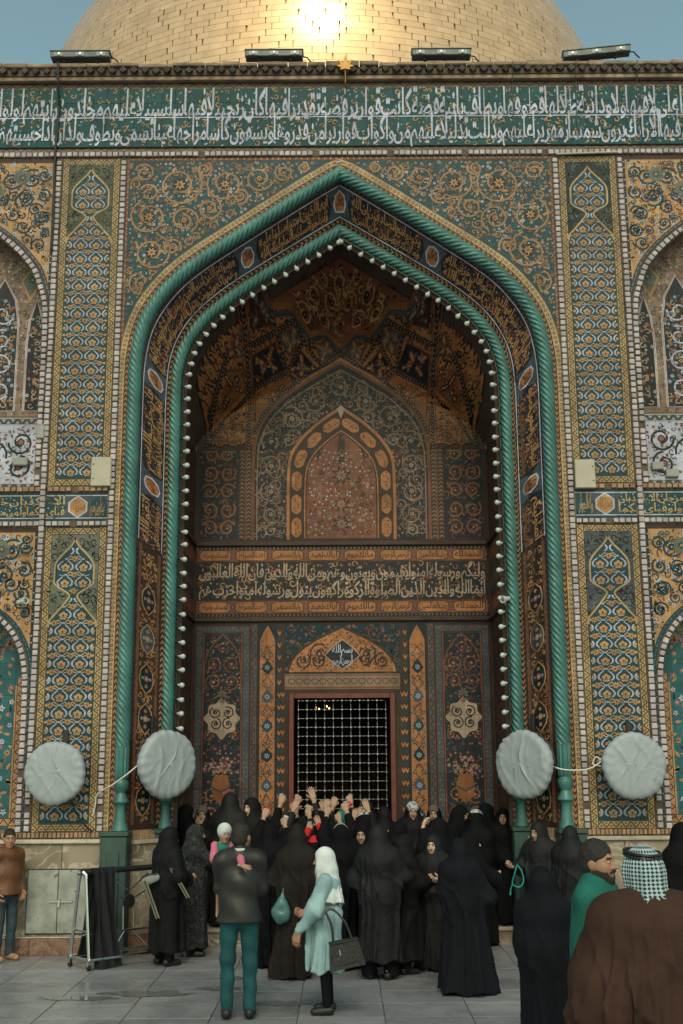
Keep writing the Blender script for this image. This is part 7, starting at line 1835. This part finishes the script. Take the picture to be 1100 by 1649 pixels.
# ---- right foreground
woman(1.45, 8.80, 0, 1.485, -4, 'short woman in a smooth black chador in the right foreground', 81, 'chador_blue', ws=.160, hem=(.20, .19), amp=.030, n=(6, 11), h=.0125)
p = Person(1.56, 7.45, 0, 1.755, -118, 'man with moustache and beard in a green jacket facing right', 82, (-8, 0), 'male', 'skin_tan'); p.trousers('chador_char'); p.jacket('green_wool', .80, 1.12, .005); p.hair(r=1.03); p.shoes()
rt = p.hm.tolist()
S = Sdf().ell(p.H((0, .014, -.060)), (.073, .083, .068), .02, False, rt).ell(p.H((0, .052, -.100)), (.046, .044, .038), .03, False, rt); S.ell(p.H((0, .098, -.040)), (.046, .046, .042), .012, True, rt).ell(p.H((0, -.06, -.05)), (.09, .055, .09), .01, True, rt).ell(p.H((0, .03, .03)), (.10, .12, .055), .01, True, rt); p.wear('beard', S, 'beard', .007)
S = Sdf().cap(p.H((.004, .101, -.046)), p.H((.030, .086, -.058)), .0085, .005, .006).cap(p.H((-.004, .101, -.046)), p.H((-.030, .086, -.058)), .0085, .005, .006); p.wear('moustache', S, 'beard', .004)
S = Sdf().cap((-.012, .135, 1.335), (.02, .14, 1.30), .012, .008).cap((.03, .135, 1.34), (.02, .14, 1.30), .010, .008); p.wear('collar_badge', S, 'gilt', .006)
p = Person(1.60, 6.40, 0, 1.79, 4, 'man in a brown cloak and checked headscarf seen from behind', 83, (14, 0), 'male', 'skin_tan', arms={-1: ((-.25, .02, 1.06), (-.16, .18, .95), 'relax'), 1: ((.25, .02, 1.06), (.16, .18, .95), 'relax')})
S = Sdf().ell((0, -.01, 1.285), (.235, .15, .12), .08).cap((0, 0, 1.25), (0, 0, .9), .20, .30, .12, sc=(1.18, .82, 1)).cap((0, 0, .9), (0, 0, .02), .30, .36, .10, sc=(1.18, .80, 1)).cap((-.08, -.05, 1.39), (.08, -.05, 1.39), .055, .055, .05)
for sd in (-1, 1): e, w = p.arm(sd); S.chain([(sd * .19, 0, 1.32), e, w], (.09, .10, .08), .10)
S.ell((0, .16, 1.45), (.10, .12, .10), .02, True)
p.wear('cloak', S, 'cloak_brown', .0145, fold(84, 0, 1.42, .060, 9, 16), [lambda X, Y, Z: .03 - Z])
S = Sdf().cap((-.11, -.055, 1.405), (0, -.09, 1.385), .034, .036, .02).cap((0, -.09, 1.385), (.11, -.055, 1.405), .036, .034, .02).cap((-.11, -.055, 1.405), (-.10, .09, 1.33), .034, .03).cap((.11, -.055, 1.405), (.10, .09, 1.33), .034, .03); mat('rust_cloth', (0.16, 0.045, 0.018), .85, 0, .2, 9, .3, 30); p.wear('cloak_collar', S, 'rust_cloth', .011)
rt = p.hm.tolist(); S = Sdf().ell(p.H((0, -.014, .020)), (.094, .112, .110), .05, False, rt).cap(p.H((0, -.04, -.03)), p.H((0, -.055, -.14)), .086, .104, .05); S.ell(p.H((0, .13, -.03)), (.06, .08, .09), .012, True, rt)
Hc = p.H((0, 0, 0)); kf = lambda V: np.c_[np.arctan2(V[:, 0] - Hc[0], -(V[:, 1] - Hc[1])) / .165, (V[:, 2] - Hc[2]) / .0185]
p.wear('headscarf', S, 'keffiyeh', .0095, fold(9, 1.15, 1.70, .022, 6, 11), uv=kf)
g = Geo()
for dz in (.0, .016): g.tube([tuple((p.H((.083 * math.cos(a), -.014 + .098 * math.sin(a), .080 + dz + .012 * math.sin(a))) - 0) * p.k) for a in [k * 2 * math.pi / 28 for k in range(29)]], .009, 6)
g.build('head_cord', 'shoe_black', p.t, smooth=True)
woman(3.40, 12.0, 0, 1.61, 30, 'woman in black cut by the right edge behind the cloaked man', 85, 'chador_black', ws=.22, hem=(.34, .26))
